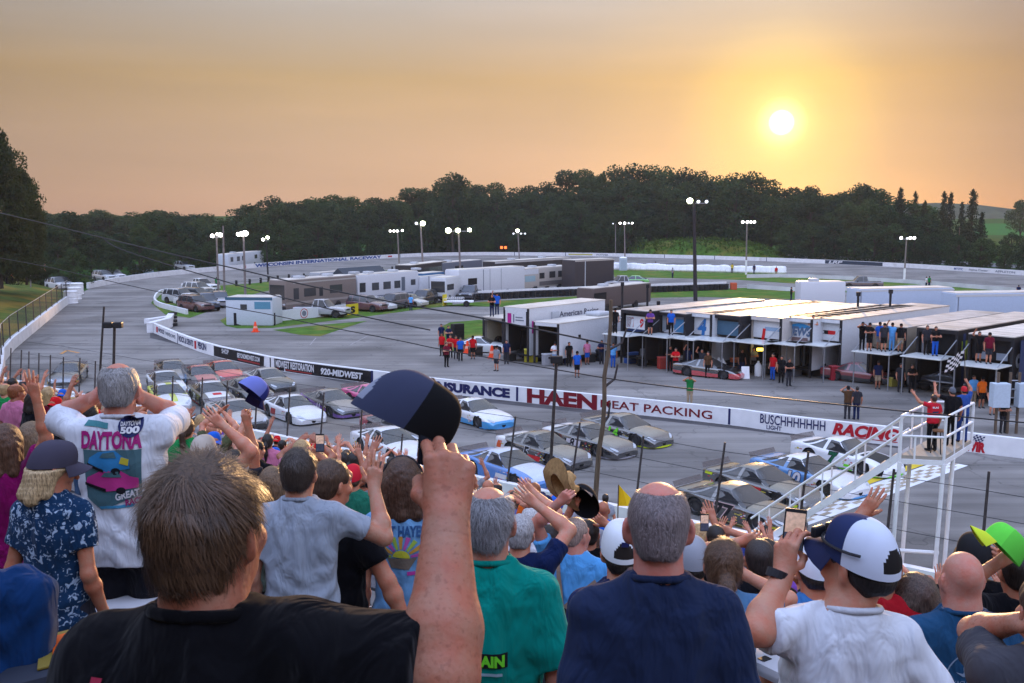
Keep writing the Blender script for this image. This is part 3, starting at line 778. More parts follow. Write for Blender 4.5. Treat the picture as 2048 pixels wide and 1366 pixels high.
CONM = leaf_mat('conifer_needles', (.022, .034, .020), (.036, .048, .022))
bark = mat('bark', (.045, .035, .028), .9, var=.3, nscale=4, bump=.5)

def leaf_quads(cent, size, rng, flatn=0.0):
    n = len(cent)
    d = rng.normal(size=(n, 3)); d /= np.linalg.norm(d, axis=1)[:, None]
    a = np.cross(d, rng.normal(size=(n, 3))); a /= np.linalg.norm(a, axis=1)[:, None]; b = np.cross(d, a)
    s = size * rng.uniform(.55, 1.25, n)[:, None]
    V = np.stack([cent - a * s * .5, cent + b * s * .33, cent + a * s * .5, cent - b * s * .33], 1).reshape(-1, 3)
    return V
def quad_mesh(name, V):
    me = bpy.data.meshes.new(name); n = len(V) // 4
    me.vertices.add(len(V)); me.vertices.foreach_set('co', V.astype(np.float32).ravel())
    me.loops.add(len(V)); me.loops.foreach_set('vertex_index', np.arange(len(V), dtype=np.int32))
    me.polygons.add(n); me.polygons.foreach_set('loop_start', np.arange(0, len(V), 4, dtype=np.int32))
    me.update(calc_edges=True); me.validate(); return me
def make_broadleaf(seed, nclump, nleaf, leaf, shape):
    """unit tree 1 m per m: height about 20; crown of leaf clumps on limbs"""
    rng = np.random.default_rng(seed); H = 20.0
    cr, c0, c1 = shape   # crown radius, lowest and highest crown level
    limbs = MB(); limbs.tube([(0, 0, 0), (.2, 0, H * .2), (.1, .2, H * .45), (0, .1, H * .75)], [.42, .34, .25, .08], 7)
    cl = []
    for i in range(nclump):
        t = (i + rng.random()) / nclump; z = c0 + (c1 - c0) * t
        prof = math.sin(math.pi * min(1, max(.02, (t * .92 + .10)))) ** .55
        a = rng.random() * 6.283; r = cr * prof * math.sqrt(rng.uniform(.15, 1.0)) * rng.uniform(.8, 1.12)
        c = np.array([r * math.cos(a), r * math.sin(a), z]); cl.append(c)
        if i % 3 == 0:
            zb = H * rng.uniform(.22, .5) if t < .6 else H * .55
            limbs.tube([(0, 0, min(zb, z * .8)), tuple(c * [.5, .5, 1] - [0, 0, .12 * (z - zb)]), tuple(c)], [.16, .10, .03], 5)
    pts = []
    per = nleaf // nclump
    for c in cl:
        rad = rng.uniform(.8, 2.6); k = int(per * (rad / 1.5) ** 2)
        u = rng.normal(size=(k, 3)); u /= np.linalg.norm(u, axis=1)[:, None]
        pts.append(c + u * (rad * rng.uniform(.35, 1.0, k) ** .5)[:, None] * np.array([1.15, 1.15, .8]))
    # stray sprays at the outline
    V = leaf_quads(np.concatenate(pts), leaf, rng)
    return quad_mesh('crown', V), limbs.mesh('trunk')
def make_conifer(seed, leaf=.5, n=3600):
    rng = np.random.default_rng(seed); H = 20.0
    limbs = MB(); limbs.tube([(0, 0, 0), (0, 0, H * .98)], [.3, .03], 7)
    pts = []
    for i in range(46):
        z = 2 + (H - 2.2) * (i / 46); L = (H - z) * .22 * rng.uniform(.7, 1.15) + .35
        for k in range(7):
            a = rng.random() * 6.283; m = max(3, int(n / 46 / 7 * (.5 + L / 3)))
            t = rng.random(m) ** .7
            p = np.stack([np.cos(a) * L * t, np.sin(a) * L * t, z - .28 * L * t ** 1.6], 1) + rng.normal(size=(m, 3)) * .20
            pts.append(p)
    return quad_mesh('crown', leaf_quads(np.concatenate(pts), leaf, rng)), limbs.mesh('trunk')
TREES = [make_broadleaf(1, 60, 5200, .62, (5.4, 4.5, 18.6)), make_broadleaf(2, 52, 4600, .62, (4.6, 5.5, 19)), make_broadleaf(3, 66, 5200, .62, (6.2, 4.0, 18.2)),
         make_broadleaf(4, 44, 4200, .62, (4.2, 3.0, 18.8)), make_broadleaf(5, 56, 3600, .66, (5.6, 7.0, 18.8))]
CONS = [make_conifer(6), make_conifer(7)]
SHRUB = make_broadleaf(8, 70, 5200, .7, (7.0, .8, 17.5))
BIGT = make_broadleaf(9, 150, 30000, .42, (5.2, 2.5, 18.8))
def tree(loc, h, var, leafm, label, group=None, w=1.0, cat='tree', name='tree'):
    cm, tm = var; s = h / 19.6
    o = empty(name, loc, random.random() * 6.28, label, cat, group); o.scale = (s * w, s * w, s)
    link('trunk', tm, bark, o); link('crown', cm, leafm, o)
    return o
SKY = [(60, 440), (100, 428), (140, 430), (180, 440), (205, 476), (225, 470), (265, 435), (300, 418), (335, 425), (360, 445), (385, 420), (410, 440), (450, 432), (500, 412), (540, 385), (590, 400), (640, 378), (690, 400), (740, 402), (790, 388), (850, 372), (900, 352), (940, 355), (1000, 372), (1060, 362), (1110, 350), (1160, 345), (1220, 336), (1280, 332), (1340, 325), (1400, 338), (1440, 342), (1480, 345), (1520, 348), (1548, 380), (1590, 370), (1620, 372), (1650, 395), (1690, 388), (1720, 372), (1750, 380), (1780, 395), (1830, 400), (1870, 415), (1930, 420), (1990, 445), (2060, 452)]
def skyline(px): return float(np.interp(px, [s[0] for s in SKY], [s[1] for s in SKY]))
def far_depth(px):
    q = [proj(p) for p in OUT_FAR[3:]]; ys = [p.y for p in OUT_FAR[3:]]
    return float(np.interp(px, [a[0] for a in q], ys))
G1 = 'broadleaf trees of the wood behind the far wall'
LAB_F = 'dark broadleaf tree at the front edge of the wood behind the far wall'
LAB_B = 'dark broadleaf tree whose crown makes the skyline of the wood behind the far wall'
def wood():
    rng = random.Random(5)
    # skyline rows
    px = 70
    while px < 2080:
        d = far_depth(max(px, 160)) + rng.uniform(34, 46)
        ty = skyline(px) + rng.uniform(-7, 13)
        top = aty(px, ty, d); h = top.z
        if px < 1860:
            tree((top.x, d, 0), h, rng.choice(TREES[:4]), LEAF, LAB_B, G1, w=rng.uniform(1.05, 1.5) * min(1.3, 18 / h))
        px += rng.uniform(30, 50) * (250 / d)
    for row, (off, f0, f1) in enumerate(((24, .74, .9), (13, .48, .68))):
        px = 60 + 13 * row
        while px < 2080:
            d = far_depth(max(px, 160)) + off + rng.uniform(-3, 3)
            h = aty(px, skyline(px), d).z * rng.uniform(f0, f1)
            if px > 1860: h = rng.uniform(5, 8)
            if not (1270 < px < 1570 and row == 1) and h > 2:
                tree((aty(px, 430, d).x, d, 0), h, rng.choice(TREES[:3]) if row == 0 else SHRUB, LEAF, LAB_F, G1, w=rng.uniform(1.0, 1.3))
            px += rng.uniform(30, 44) * (250 / d)
    for px in range(-20, 430, 24):
        d = 250 + rng.uniform(-15, 15); t = aty(px, min(426, skyline(px) + 12) + rng.uniform(-6, 6), d); tree((t.x, d, 0), t.z, rng.choice(TREES[:3]), LEAF, LAB_F, G1, w=1.9)
    # conifers at right
    for px, ty, off, w in ((1802, 376, 30, .9), (1832, 384, 36, .7), (1890, 384, 28, .8), (1903, 386, 31, .8), (1925, 405, 34, .8), (1948, 380, 26, 1.0), (1965, 425, 22, 1.0), (1850, 402, 30, .9)):
        d = far_depth(px) + off; t = aty(px, ty, d)
        lab = {1802: 'tall dark conifer standing left of the other conifers right of the sun', 1832: 'thin ragged conifer just right of the tall left-hand conifer', 1890: 'left tree of the twin-topped conifer pair', 1903: 'right tree of the twin-topped conifer pair', 1925: 'short conifer between the twin-topped pair and the tall pointed conifer', 1948: 'tall pointed conifer beside the green field', 1965: 'low dark conifer against the green field', 1850: 'small conifer in the dip between the tall conifers'}[px]
        tree((t.x, d, 0), t.z, CONS[px % 2], CONM, lab, 'conifers at the right end of the wood', w=w, name='conifer')
    for px, ty, d, lab in ((2044, 402, 330, 'lone dark tree cut by the right edge beyond the field'), (1722, 371, 245, 'flat-topped tree standing clear above the shrubs left of the conifers'), (905, 350, 262, 'round-crowned tree standing above the skyline left of the wood hump')):
        t = aty(px, ty, d); tree((t.x, d, 0), t.z, TREES[4], LEAF, lab, w=.9)
    # tree at the left edge, near
    for px, ty, d, w, lab in ((-18, 262, 112, .78, 'huge dark tree cut by the left edge, standing on the green bank'), (40, 345, 118, .62, 'tall dark tree close behind the huge one at the left edge')):
        t = aty(px, ty, d); tree((t.x, d, 2.3), t.z - 2.3, BIGT, LEAFD, lab, w=w)
    for i, (px, ty, d, lab) in enumerate(((70, 520, 128, 'dark bush under the trees on the left bank'), (10, 505, 122, 'dark bush at the left edge below the huge tree'))):
        t = aty(px, ty, d); tree((t.x, d, 2.2), max(2.5, t.z - 2.2), SHRUB, LEAFD, lab, cat='bush', name='bush', w=2.2)
wood()
def reeds():
    """bank of tall reeds between the far rail and the wood"""
    P = []
    rng = np.random.default_rng(3); pts = []
    mb = MB(); rows = []
    for i in range(25):
        px = 1262 + 13 * i; d = far_depth(px) + 14
        hh = 4.8 * math.sin(math.pi * min(1, (i + 2) / 26)) ** .5
        x = aty(px, 430, d).x
        rows.append([Vector((x, d - 6, 0)), Vector((x, d - 2, hh * .55)), Vector((x, d + 3, hh * .9)), Vector((x, d + 10, hh * .7)), Vector((x, d + 16, 0))])
        for _ in range(160): pts.append((x + rng.uniform(-1.2, 1.2), d + rng.uniform(-5, 5), max(.2, hh * rng.uniform(.1, 1.05))))
    mb.grid(rows); tag(mb.build('earth_bank', grass_m, smooth=True), kind='structure')
    V = leaf_quads(np.array(pts), .7, rng)
    o = link('reeds', quad_mesh('reeds', V), leaf_mat('reed_leaves', (.05, .09, .014), (.09, .13, .022))); tag(o, kind='stuff')
reeds()
# ------------------------------------------------------------------ race cars and parked vehicles
def interp_tab(tab, x):
    xs = [r[0] for r in tab]
    return [float(np.interp(x, xs, [r[k] for r in tab])) for k in range(1, len(tab[0]))]
def smooth_tab(tab, x, w=.10):
    return [sum(a) / 5 for a in zip(*[interp_tab(tab, x + d * w) for d in (-1, -.5, 0, .5, 1)])]
# x, half width, bottom, shoulder height, centre height
LATE = [(-2.46, .88, .26, .78, .80), (-2.40, .93, .20, .86, .88), (-2.1, .965, .17, .885, .91), (-1.6, .98, .14, .86, .90), (-1.0, .985, .12, .80, .86), (0, .985, .11, .76, .83),
        (.7, .985, .11, .745, .82), (1.2, .98, .11, .70, .785), (1.7, .975, .11, .64, .72), (2.05, .96, .10, .56, .625), (2.28, .90, .09, .46, .52), (2.42, .78, .09, .36, .40), (2.47, .66, .10, .26, .29)]
SEDAN = [(-2.35, .78, .32, .70, .72), (-2.25, .86, .26, .90, .93), (-1.7, .90, .22, .95, .99), (-.8, .91, .20, .94, .98), (.6, .91, .20, .92, .98), (1.2, .90, .20, .88, .96), (1.8, .88, .22, .78, .86), (2.15, .82, .24, .68, .74), (2.3, .70, .30, .52, .56)]
SUV = [(-2.35, .84, .36, .90, .92), (-2.28, .92, .30, 1.06, 1.08), (-1.6, .95, .26, 1.10, 1.12), (0, .96, .26, 1.08, 1.12), (.75, .96, .26, 1.06, 1.14), (1.3, .95, .26, 1.02, 1.12), (2.0, .92, .28, .94, 1.04), (2.3, .86, .30, .86, .92), (2.38, .78, .34, .60, .64)]
TRUCK = [(-2.85, .94, .46, 1.02, 1.02), (-2.8, .97, .42, 1.08, 1.08), (-1, .98, .40, 1.10, 1.10), (.9, .98, .40, 1.10, 1.16), (1.6, .97, .40, 1.08, 1.18), (2.4, .95, .42, 1.04, 1.12), (2.75, .90, .44, .98, 1.02), (2.84, .84, .5, .70, .74)]
def shell(tab, arches, ra, za, rear_open=None):
    """car body skin: sides cut round the wheels, bonnet and deck lofted across"""
    x0, x1 = tab[0][0], tab[-1][0]
    xs = list(np.linspace(x0, x1, 58))
    for c in arches:
        for a in np.linspace(0, math.pi, 19): xs.append(c + ra * math.cos(a))
    xs = sorted(set(round(x, 4) for x in xs if x0 <= x <= x1))
    P = []
    for x in xs:
        w, zb, zs, zc = smooth_tab(tab, x)
        zlow = zb
        for c in arches:
            if abs(x - c) <= ra: zlow = max(zlow, za + math.sqrt(max(0, ra * ra - (x - c) ** 2)))
        zlow = min(zlow, zs - .04)
        row = []
        side = []
        for t in (0, .25, .5, .75, 1.0):
            z = zlow + (zs - .05 - zlow) * t
            tuck = .035 * ((z - zb) / max(.05, zs - zb)) ** 2 + .02 * max(0, 1 - (z - zb) / .15)
            side.append((w - tuck, z))
        side.append((w - .055, zs - .018)); side.append((w - .11, zs))
        top = [(w * .72, zs + (zc - zs) * .55), (w * .38, zs + (zc - zs) * .92), (0, zc)]
        half = side + top
        row = [Vector((x, y, z)) for y, z in half] + [Vector((x, -y, z)) for y, z in half[-2::-1]]
        P.append(row)
    mb = MB(); mb.grid(P)
    # nose and tail caps
    n = len(P[0])
    mb.f.append(tuple(range(n))); mb.mi.append(0)
    mb.f.append(tuple(reversed(range(len(P) * n - n, len(P) * n)))); mb.mi.append(0)
    return mb
def greenhouse(xb0, xr0, xr1, xb1, zb0, zr, zb1, wb, wr, tab):
    """glass-house: rear base, rear roof edge, front roof edge, windscreen base -> (glass mesh builder, roof, pillars)"""
    def cross(x, inset=0.0):
        # height of roof line at x and widths
        z = float(np.interp(x, [xb0, xr0, (xr0 + xr1) / 2, xr1, xb1], [zb0, zr - .015, zr + .02, zr - .01, zb1]))
        f = float(np.interp(x, [xb0, xr0, xr1, xb1], [0, 1, 1, 0]))
        return z, f
    xs = sorted(set([round(v, 3) for v in np.linspace(xb0, xb1, 34)] + [xr0, xr1]))
    G = []
    for x in xs:
        z, f = cross(x); zs = smooth_tab(tab, x)[2] - .012
        wt = wr * (.80 + .20 * f) if f < 1 else wr
        wt = float(np.interp(f, [0, 1], [wb * .92, wr])); zz = max(z, zs + .004)
        row = [Vector((x, wb, zs)), Vector((x, wb + (wt - wb) * .5, zs + (zz - zs) * .5)), Vector((x, wt, zz - .045 * f)), Vector((x, wt - .05, zz - .008)), Vector((x, wt * .55, zz + .018 * f)), Vector((x, 0, zz + .026 * f))]
        row += [Vector((p.x, -p.y, p.z)) for p in row[-2::-1]]
        G.append(row)
    return xs, G
def make_car_meshes(kind):
    C = {}
    if kind == 'late':
        tab, ar, ra, za, wr_, tw = LATE, (-1.36, 1.40), .40, .33, .335, .27
        gh = (-1.85, -.72, .02, .86, .895, 1.235, .80, .86, .60)
    elif kind == 'sedan':
        tab, ar, ra, za, wr_, tw = SEDAN, (-1.38, 1.40), .37, .33, .33, .21
        gh = (-1.95, -.95, .30, 1.15, .98, 1.43, .95, .84, .62)
    elif kind == 'suv':
        tab, ar, ra, za, wr_, tw = SUV, (-1.38, 1.42), .42, .37, .38, .24
        gh = (-2.30, -2.0, .35, 1.05, 1.10, 1.72, 1.12, .90, .72)
    else:
        tab, ar, ra, za, wr_, tw = TRUCK, (-1.75, 1.82), .46, .42, .42, .27
        gh = (-.85, -.6, .45, 1.1, 1.12, 1.86, 1.14, .92, .74)
    C['body'] = shell(tab, ar, ra, za).mesh('body')
    xs, G = greenhouse(*gh[:4], gh[4], gh[5], gh[6], gh[7], gh[8], tab)
    C['glass'] = MB().grid(G).mesh('window_glass')
    xb0, xr0, xr1, xb1 = gh[:4]
    n = len(G[0])
    def off(p, d): 
        c = Vector((p.x, 0, p.z - .5)); return p + (p - c).normalized() * d
    # roof panel
    Rf = [[off(p, .010) for p in row[2:n - 2]] for x, row in zip(xs, G) if xr0 - .10 <= x <= xr1 + .06]
    C['roof'] = MB().grid(Rf).mesh('roof')
    # pillars: strips over the glass house between given x intervals on each side, full height
    pl = MB()
    def strip(xa, xb_, w):
        # from bottom (xa) to top (xb_) with width w
        for sgn in (1, -1):
            A = []
            for t in np.linspace(0, 1, 6):
                xx = xa + (xb_ - xa) * t; row = []
                for dx in (-w / 2, w / 2):
                    q = xx + dx; i = min(max(int(np.searchsorted(xs, q)), 1), len(xs) - 1); f = (q - xs[i - 1]) / (xs[i] - xs[i - 1]); f = min(1, max(0, f))
                    lo = [G[i - 1][k].lerp(G[i][k], f) for k in (0, 1, 2)]
                    p = lo[0].lerp(lo[1], t * 2) if t < .5 else lo[1].lerp(lo[2], t * 2 - 1)
                    p = off(p, .011); p.y *= sgn; row.append(p)
                A.append(row)
            pl.grid(A)
    if kind == 'late':
        strip(xb1 - .10, xr1 + .02, .09); strip(-.62, -.52, .16); strip(-1.62, -.86, .24)
    elif kind == 'sedan':
        strip(xb1 - .1, xr1, .09); strip(-.35, -.33, .10); strip(xb0 + .2, xr0 + .05, .22)
    elif kind == 'suv':
        strip(xb1 - .1, xr1, .10); strip(-.40, -.4, .10); strip(-1.45, -1.4, .12); strip(xb0 + .1, xr0, .16)
    else:
        strip(xb1 - .1, xr1, .10); strip(-.1, -.1, .10); strip(xb0 + .08, xr0, .16)
    C['pillars'] = pl.mesh('pillar')
    # wheel
    w = MB(); w.lathe([(wr_ * .62, -tw / 2), (wr_ * .93, -tw / 2), (wr_, -tw / 2 + .04), (wr_, tw / 2 - .04), (wr_ * .93, tw / 2), (wr_ * .62, tw / 2)], 22, axis='Y'); C['tyre'] = w.mesh('wheel')
    r = MB(); r.lathe([(wr_ * .63, tw / 2 - .01), (wr_ * .55, tw / 2 - .05), (wr_ * .2, tw / 2 - .035), (0, tw / 2 - .03)], 16, axis='Y'); r.lathe([(wr_ * .63, -tw / 2 + .01), (wr_ * .55, -tw / 2 + .05), (wr_ * .2, -tw / 2 + .035), (0, -tw / 2 + .03)], 16, axis='Y')
    C['rim'] = r.mesh('rim')
    for k in ('body', 'glass', 'roof', 'pillars', 'tyre', 'rim'):
        me = C[k]; me.polygons.foreach_set('use_smooth', [True] * len(me.polygons))
        bm = bmesh.new(); bm.from_mesh(me); bmesh.ops.recalc_face_normals(bm, faces=bm.faces[:])
        for e in bm.edges:
            if len(e.link_faces) == 2 and e.calc_face_angle(0) > R(38): e.smooth = False
        bm.to_mesh(me); bm.free()
    # dark inside of the arches and floor
    fl = MB(); L = tab[-1][0] - .25; fl.box((0, 0, .32 if kind == 'late' else .42), (L * 2 * .96, 1.40, .42)); C['under'] = fl.mesh('underbody')
    if kind == 'late':
        sp = MB(); sp.grid([[Vector((-2.44, y, .86)) for y in (-.86, 0, .86)], [Vector((-2.56, y, 1.06)) for y in (-.84, 0, .84)]]); sp.grid([[Vector((-2.445, y, .86)) for y in (-.86, 0, .86)], [Vector((-2.565, y, 1.06)) for y in (-.84, 0, .84)]], flip=True)
        C['spoiler'] = sp.mesh('spoiler')
        s = MB(); P = []
        for a in np.linspace(-1, 1, 15):
            y = a * .98; x = 2.50 - .55 * abs(a) ** 3
            P.append([Vector((x - .35, y, .06)), Vector((x + .06, y, .055)), Vector((x + .06, y, .095)), Vector((x - .35, y, .10))])
        s.grid(P, closed=True); C['splitter'] = s.mesh('front_splitter')
        g = MB(); P = []
        for a in np.linspace(-1, 1, 9): P.append([Vector((2.475 - .14 * abs(a) ** 2, a * .50, .12)), Vector((2.482 - .14 * abs(a) ** 2, a * .50, .24))])
        g.grid(P); C['grille'] = g.mesh('grille')
        cage = MB()
        for sgn in (1, -1):
            cage.tube([(.55, sgn * .7, .80), (-.05, sgn * .56, 1.17), (-.62, sgn * .56, 1.17), (-.66, sgn * .66, .80)], .025, 6)
            cage.tube([(-.5, sgn * .55, .8), (-.05, sgn * .6, 1.12)], .02, 5)
        C['cage'] = cage.mesh('roll_cage')
    return C
CARM = {k: make_car_meshes(k) for k in ('late', 'sedan', 'suv', 'pickup')}
def make_surface_fn(tab):
    def top(x, y):
        w, zb, zs, zc = smooth_tab(tab, x); a = abs(y) / w
        return float(np.interp(a, [0, .38, .72, 1], [zc, zs + (zc - zs) * .92, zs + (zc - zs) * .55, zs]))
    return top
glass_car = mat('car_glass', (.035, .038, .042), .12, var=.1, spec=.7)
glass_wind = mat('windscreen', (.045, .045, .045), .14, var=.3, nscale=2, spec=.6, coat=.5)
glass_wind.node_tree.nodes['Principled BSDF'].inputs['Coat IOR'].default_value = 1.5
rim_m = mat('wheel_rim', (.06, .06, .065), .4, metal=.6, var=.1)
lens_m = mat('headlight_decal', (.50, .53, .56), .25, var=.2, nscale=20)
smoke_pl = mat('clear_spoiler', (.16, .13, .12), .3, var=.1, alpha=.55)
def paint(name, c1, c2=None, c3=None, style='low', c4=None):
    """two or three colour livery laid out in the car's own coordinates. c1 main, c2 lower side or sweep, c3 bonnet and roof"""
    if name in MATS: return MATS[name]
    m, nt, b = _setup(name); L = nt.links.new
    tc = nt.nodes.new('ShaderNodeTexCoord'); sp = nt.nodes.new('ShaderNodeSeparateXYZ'); L(tc.outputs['Object'], sp.inputs[0])
    X, Y, Z = sp.outputs
    def Mn(op, a, b_=None, c=None):
        n = nt.nodes.new('ShaderNodeMath'); n.operation = op
        for i, v in enumerate((a, b_, c)):
            if v is None: continue
            if isinstance(v, (int, float)): n.inputs[i].default_value = v
            else: L(v, n.inputs[i])
        return n.outputs[0]
    def mix(f, a, b_):
        n = nt.nodes.new('ShaderNodeMix'); n.data_type = 'RGBA'; L(f, n.inputs[0])
        for s, v in ((6, a), (7, b_)):
            if isinstance(v, tuple): n.inputs[s].default_value = (*v, 1)
            else: L(v, n.inputs[s])
        return n.outputs[2]
    rgb = nt.nodes.new('ShaderNodeRGB'); rgb.outputs[0].default_value = (*c1, 1); col = rgb.outputs[0]
    wv = Mn('SINE', Mn('MULTIPLY', X, 2.3))
    if c2:
        if style == 'low': f = Mn('LESS_THAN', Mn('ADD', Z, Mn('MULTIPLY', wv, .05)), .40)
        elif style == 'front': f = Mn('GREATER_THAN', Mn('SUBTRACT', X, Mn('MULTIPLY', Z, 1.1)), .15)
        elif style == 'rear': f = Mn('LESS_THAN', Mn('ADD', X, Mn('MULTIPLY', Z, 1.4)), -.55)
        elif style == 'sweep': f = Mn('LESS_THAN', Mn('ABSOLUTE', Mn('ADD', Mn('SUBTRACT', Z, .48), Mn('MULTIPLY', X, .14))), .10)
        else: f = Mn('GREATER_THAN', Mn('SINE', Mn('MULTIPLY', Mn('ADD', X, Mn('MULTIPLY', Z, 1.5)), 3.4)), .25)
        col = mix(f, col, c2)
    if c3:
        up = Mn('GREATER_THAN', Z, .90) if style in ('roof',) else None
        hood = Mn('MULTIPLY', Mn('GREATER_THAN', X, .8), Mn('LESS_THAN', Mn('ABSOLUTE', Y), .62))
        hood = Mn('MULTIPLY', hood, Mn('GREATER_THAN', Z, Mn('MULTIPLY_ADD', X, -.17, .83)))
        roof = Mn('GREATER_THAN', Z, 1.02)
        col = mix(Mn('MAXIMUM', hood, roof), col, c3)
    if c4:
        f = Mn('MULTIPLY', Mn('LESS_THAN', Mn('ABSOLUTE', Y), .17), Mn('GREATER_THAN', Z, .55))
        col = mix(f, col, c4)
    no = nt.nodes.new('ShaderNodeTexNoise'); no.inputs['Scale'].default_value = 2.4; no.inputs['Detail'].default_value = 6; L(tc.outputs['Object'], no.inputs['Vector'])
    mr = nt.nodes.new('ShaderNodeMapRange'); mr.inputs[1].default_value = .3; mr.inputs[2].default_value = .75; mr.inputs[3].default_value = 1.04; mr.inputs[4].default_value = .86; L(no.outputs[0], mr.inputs[0])
    vm = nt.nodes.new('ShaderNodeVectorMath'); vm.operation = 'SCALE'; L(col, vm.inputs[0]); L(mr.outputs[0], vm.inputs['Scale'])
    L(vm.outputs[0], b.inputs['Base Color'])
    r2 = nt.nodes.new('ShaderNodeMapRange'); r2.inputs[1].default_value = .35; r2.inputs[2].default_value = .7; r2.inputs[3].default_value = .26; r2.inputs[4].default_value = .42; L(no.outputs[0], r2.inputs[0])
    L(r2.outputs[0], b.inputs['Roughness']); b.inputs['Coat Weight'].default_value = 1.0; b.inputs['Coat Roughness'].default_value = .10; b.inputs['Coat IOR'].default_value = 2.5 if 'black' in name else 1.8
    MATS[name] = m; return m
latetop = make_surface_fn(LATE)
def side_w(x, z):
    w, zb, zs, zc = smooth_tab(LATE, x); return w - .035 * ((z - zb) / max(.05, zs - zb)) ** 2 + .008
CARG = {'late': 'late model race cars on the track'}
def place_car(kind, o, pm, gm=None, rims=rim_m, wr=None):
    C = CARM[kind]
    body = link('body', C['body'], pm, o); link('underbody', C['under'], rubber_m, body)
    gl = link('windows', C['glass'], gm or glass_car, o)
    link('roof', C['roof'], pm, o); link('pillars', C['pillars'], pm, o)
    ar = {'late': ((-1.36, 1.40), .335, .82), 'sedan': ((-1.38, 1.40), .33, .80), 'suv': ((-1.38, 1.42), .38, .84), 'pickup': ((-1.75, 1.82), .42, .85)}[kind]
    for x in ar[0]:
        for s in (1, -1):
            w = link('wheel', C['tyre'], rubber_m, o); w.location = (x, s * ar[2], ar[1]); r = link('rim', C['rim'], rims, w)
            if x > 0 and wr is not None: w.rotation_euler.z = wr
    return body
def race_car(px, py, yaw0, label, pm, num=None, ncol=None, noutline=None, nx=-.25, nh=.40, extras=None, hood=None, spl=None, tail=None, rims=None, decals=True):
    """px,py: pixel under the middle of the near (right-hand) side; yaw: heading in degrees"""
    yaw = {-40: -49, -41: -52, -42: -53, -43: -54, -46: -60, -47: -62, -48: -62, -52: -66, -62: -76}[yaw0]; nh *= 1.25
    a = R(yaw); p = at(px, py); rt = Vector((math.sin(a), -math.cos(a), 0))
    o = empty('race_car', p - rt * .88, a, label, 'race car', CARG['late']); o.scale = (.93,) * 3
    C = CARM['late']; body = place_car('late', o, pm, glass_wind, rims or rim_m, R(random.uniform(-5, 1)))
    link('front_splitter', C['splitter'], spl or dark_m, body); link('spoiler', C['spoiler'], smoke_pl, body); link('grille', C['grille'], blk, body); link('roll_cage', C['cage'], steel_m, o)
    for s in (1, -1):   # headlight decals
        mb = MB(); A = []
        for t in np.linspace(0, 1, 6):
            x = 2.08 + .30 * t; y0 = s * (.50 + .26 * (1 - t)); y1 = s * min(.82, .60 + .30 * (1 - t) + .06)
            A.append([Vector((x, y, latetop(x, y) + .006)) for y in (y0, (y0 + y1) / 2, y1)])
        mb.grid(A); mb.build('headlight', lens_m, body)
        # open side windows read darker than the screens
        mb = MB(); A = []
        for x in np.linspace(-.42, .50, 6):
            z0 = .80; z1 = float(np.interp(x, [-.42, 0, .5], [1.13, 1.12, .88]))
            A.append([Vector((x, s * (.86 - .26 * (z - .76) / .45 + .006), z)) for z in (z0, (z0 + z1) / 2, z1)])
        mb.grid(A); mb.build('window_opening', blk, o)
    if decals:
        rr = random.Random(int(px * 7 + py)); 
        for s in (1, -1):
            mb = MB(); 
            for _ in range(14):
                x = rr.uniform(.45, .98); z = rr.uniform(.2, .62); w = rr.uniform(.04, .15); h = rr.uniform(.02, .05)
                mb.add([Vector((x + dx, s * side_w(x, z + dz), z + dz)) for dx, dz in ((0, 0), (w, 0), (w, h), (0, h))], [(0, 1, 2, 3)], mi=rr.randrange(3))
            for _ in range(4):
                x = rr.uniform(-2.2, -1.85); z = rr.uniform(.35, .7); w = rr.uniform(.06, .2); h = rr.uniform(.03, .08)
                mb.add([Vector((x + dx, s * side_w(x, z + dz), z + dz)) for dx, dz in ((0, 0), (w, 0), (w, h), (0, h))], [(0, 1, 2, 3)], mi=rr.randrange(3))
            mb.build('sponsor_decals', parent=body, mats=[whp, flat((.45, .05, .06)), flat((.5, .42, .06))])
    if num:
        for s in (1, -1):
            def wp(X, Y, s=s):
                x = nx + (-X if s > 0 else X); z = .46 + Y; return Vector((x, s * (side_w(x, z)), z))
            if noutline:
                flat_text(num, noutline, body, nh * 1.0, warp=wp, bold=.075, shear=.25 if s < 0 else .25, name='number_outline')
            def wp2(X, Y, s=s):
                x = nx + (-X if s > 0 else X); z = .46 + Y; return Vector((x, s * (side_w(x, z) + .004), z))
            flat_text(num, ncol, body, nh, warp=wp2, bold=.035, shear=.25, name='number')
        roofz = lambda x, y: 1.235 + .036
        flat_text(num, ncol, body, .55, warp=lambda X, Y: Vector((-.35 - Y * .9, -X * .9, 1.275 - .06 * abs(X))), bold=.03, name='roof_number')
    for e in (extras or []):
        kind = e[0]
        if kind == 'side':      # x0,x1,z0,z1,mat: patch on both flanks
            _, x0, x1, z0, z1, mm = e
            for s in (1, -1):
                mb = MB(); mb.grid([[Vector((x + (z - z0) * .25, s * (side_w(x, z) + .002), z)) for z in np.linspace(z0, z1, 4)] for x in np.linspace(x0, x1, 9)]); mb.build('side_panel', mm, body)
        if kind == 'text':      # text, x centre, z, height, mat
            _, tx, x, z, h, mm = e
            for s in (1, -1):
                flat_text(tx, mm, body, h, warp=lambda X, Y, s=s, x=x, z=z: Vector((x + (-X if s > 0 else X), s * (side_w(x + (-X if s > 0 else X), z + Y) + .004), z + Y)), bold=.02, name='lettering')
        if kind == 'hood':      # x0,x1,half width, mat
            _, x0, x1, hw, mm = e
            mb = MB(); mb.grid([[Vector((x, y, latetop(x, y) + .007)) for y in np.linspace(-hw, hw, 7)] for x in np.linspace(x0, x1, 9)]); mb.build('bonnet_panel', mm, body)
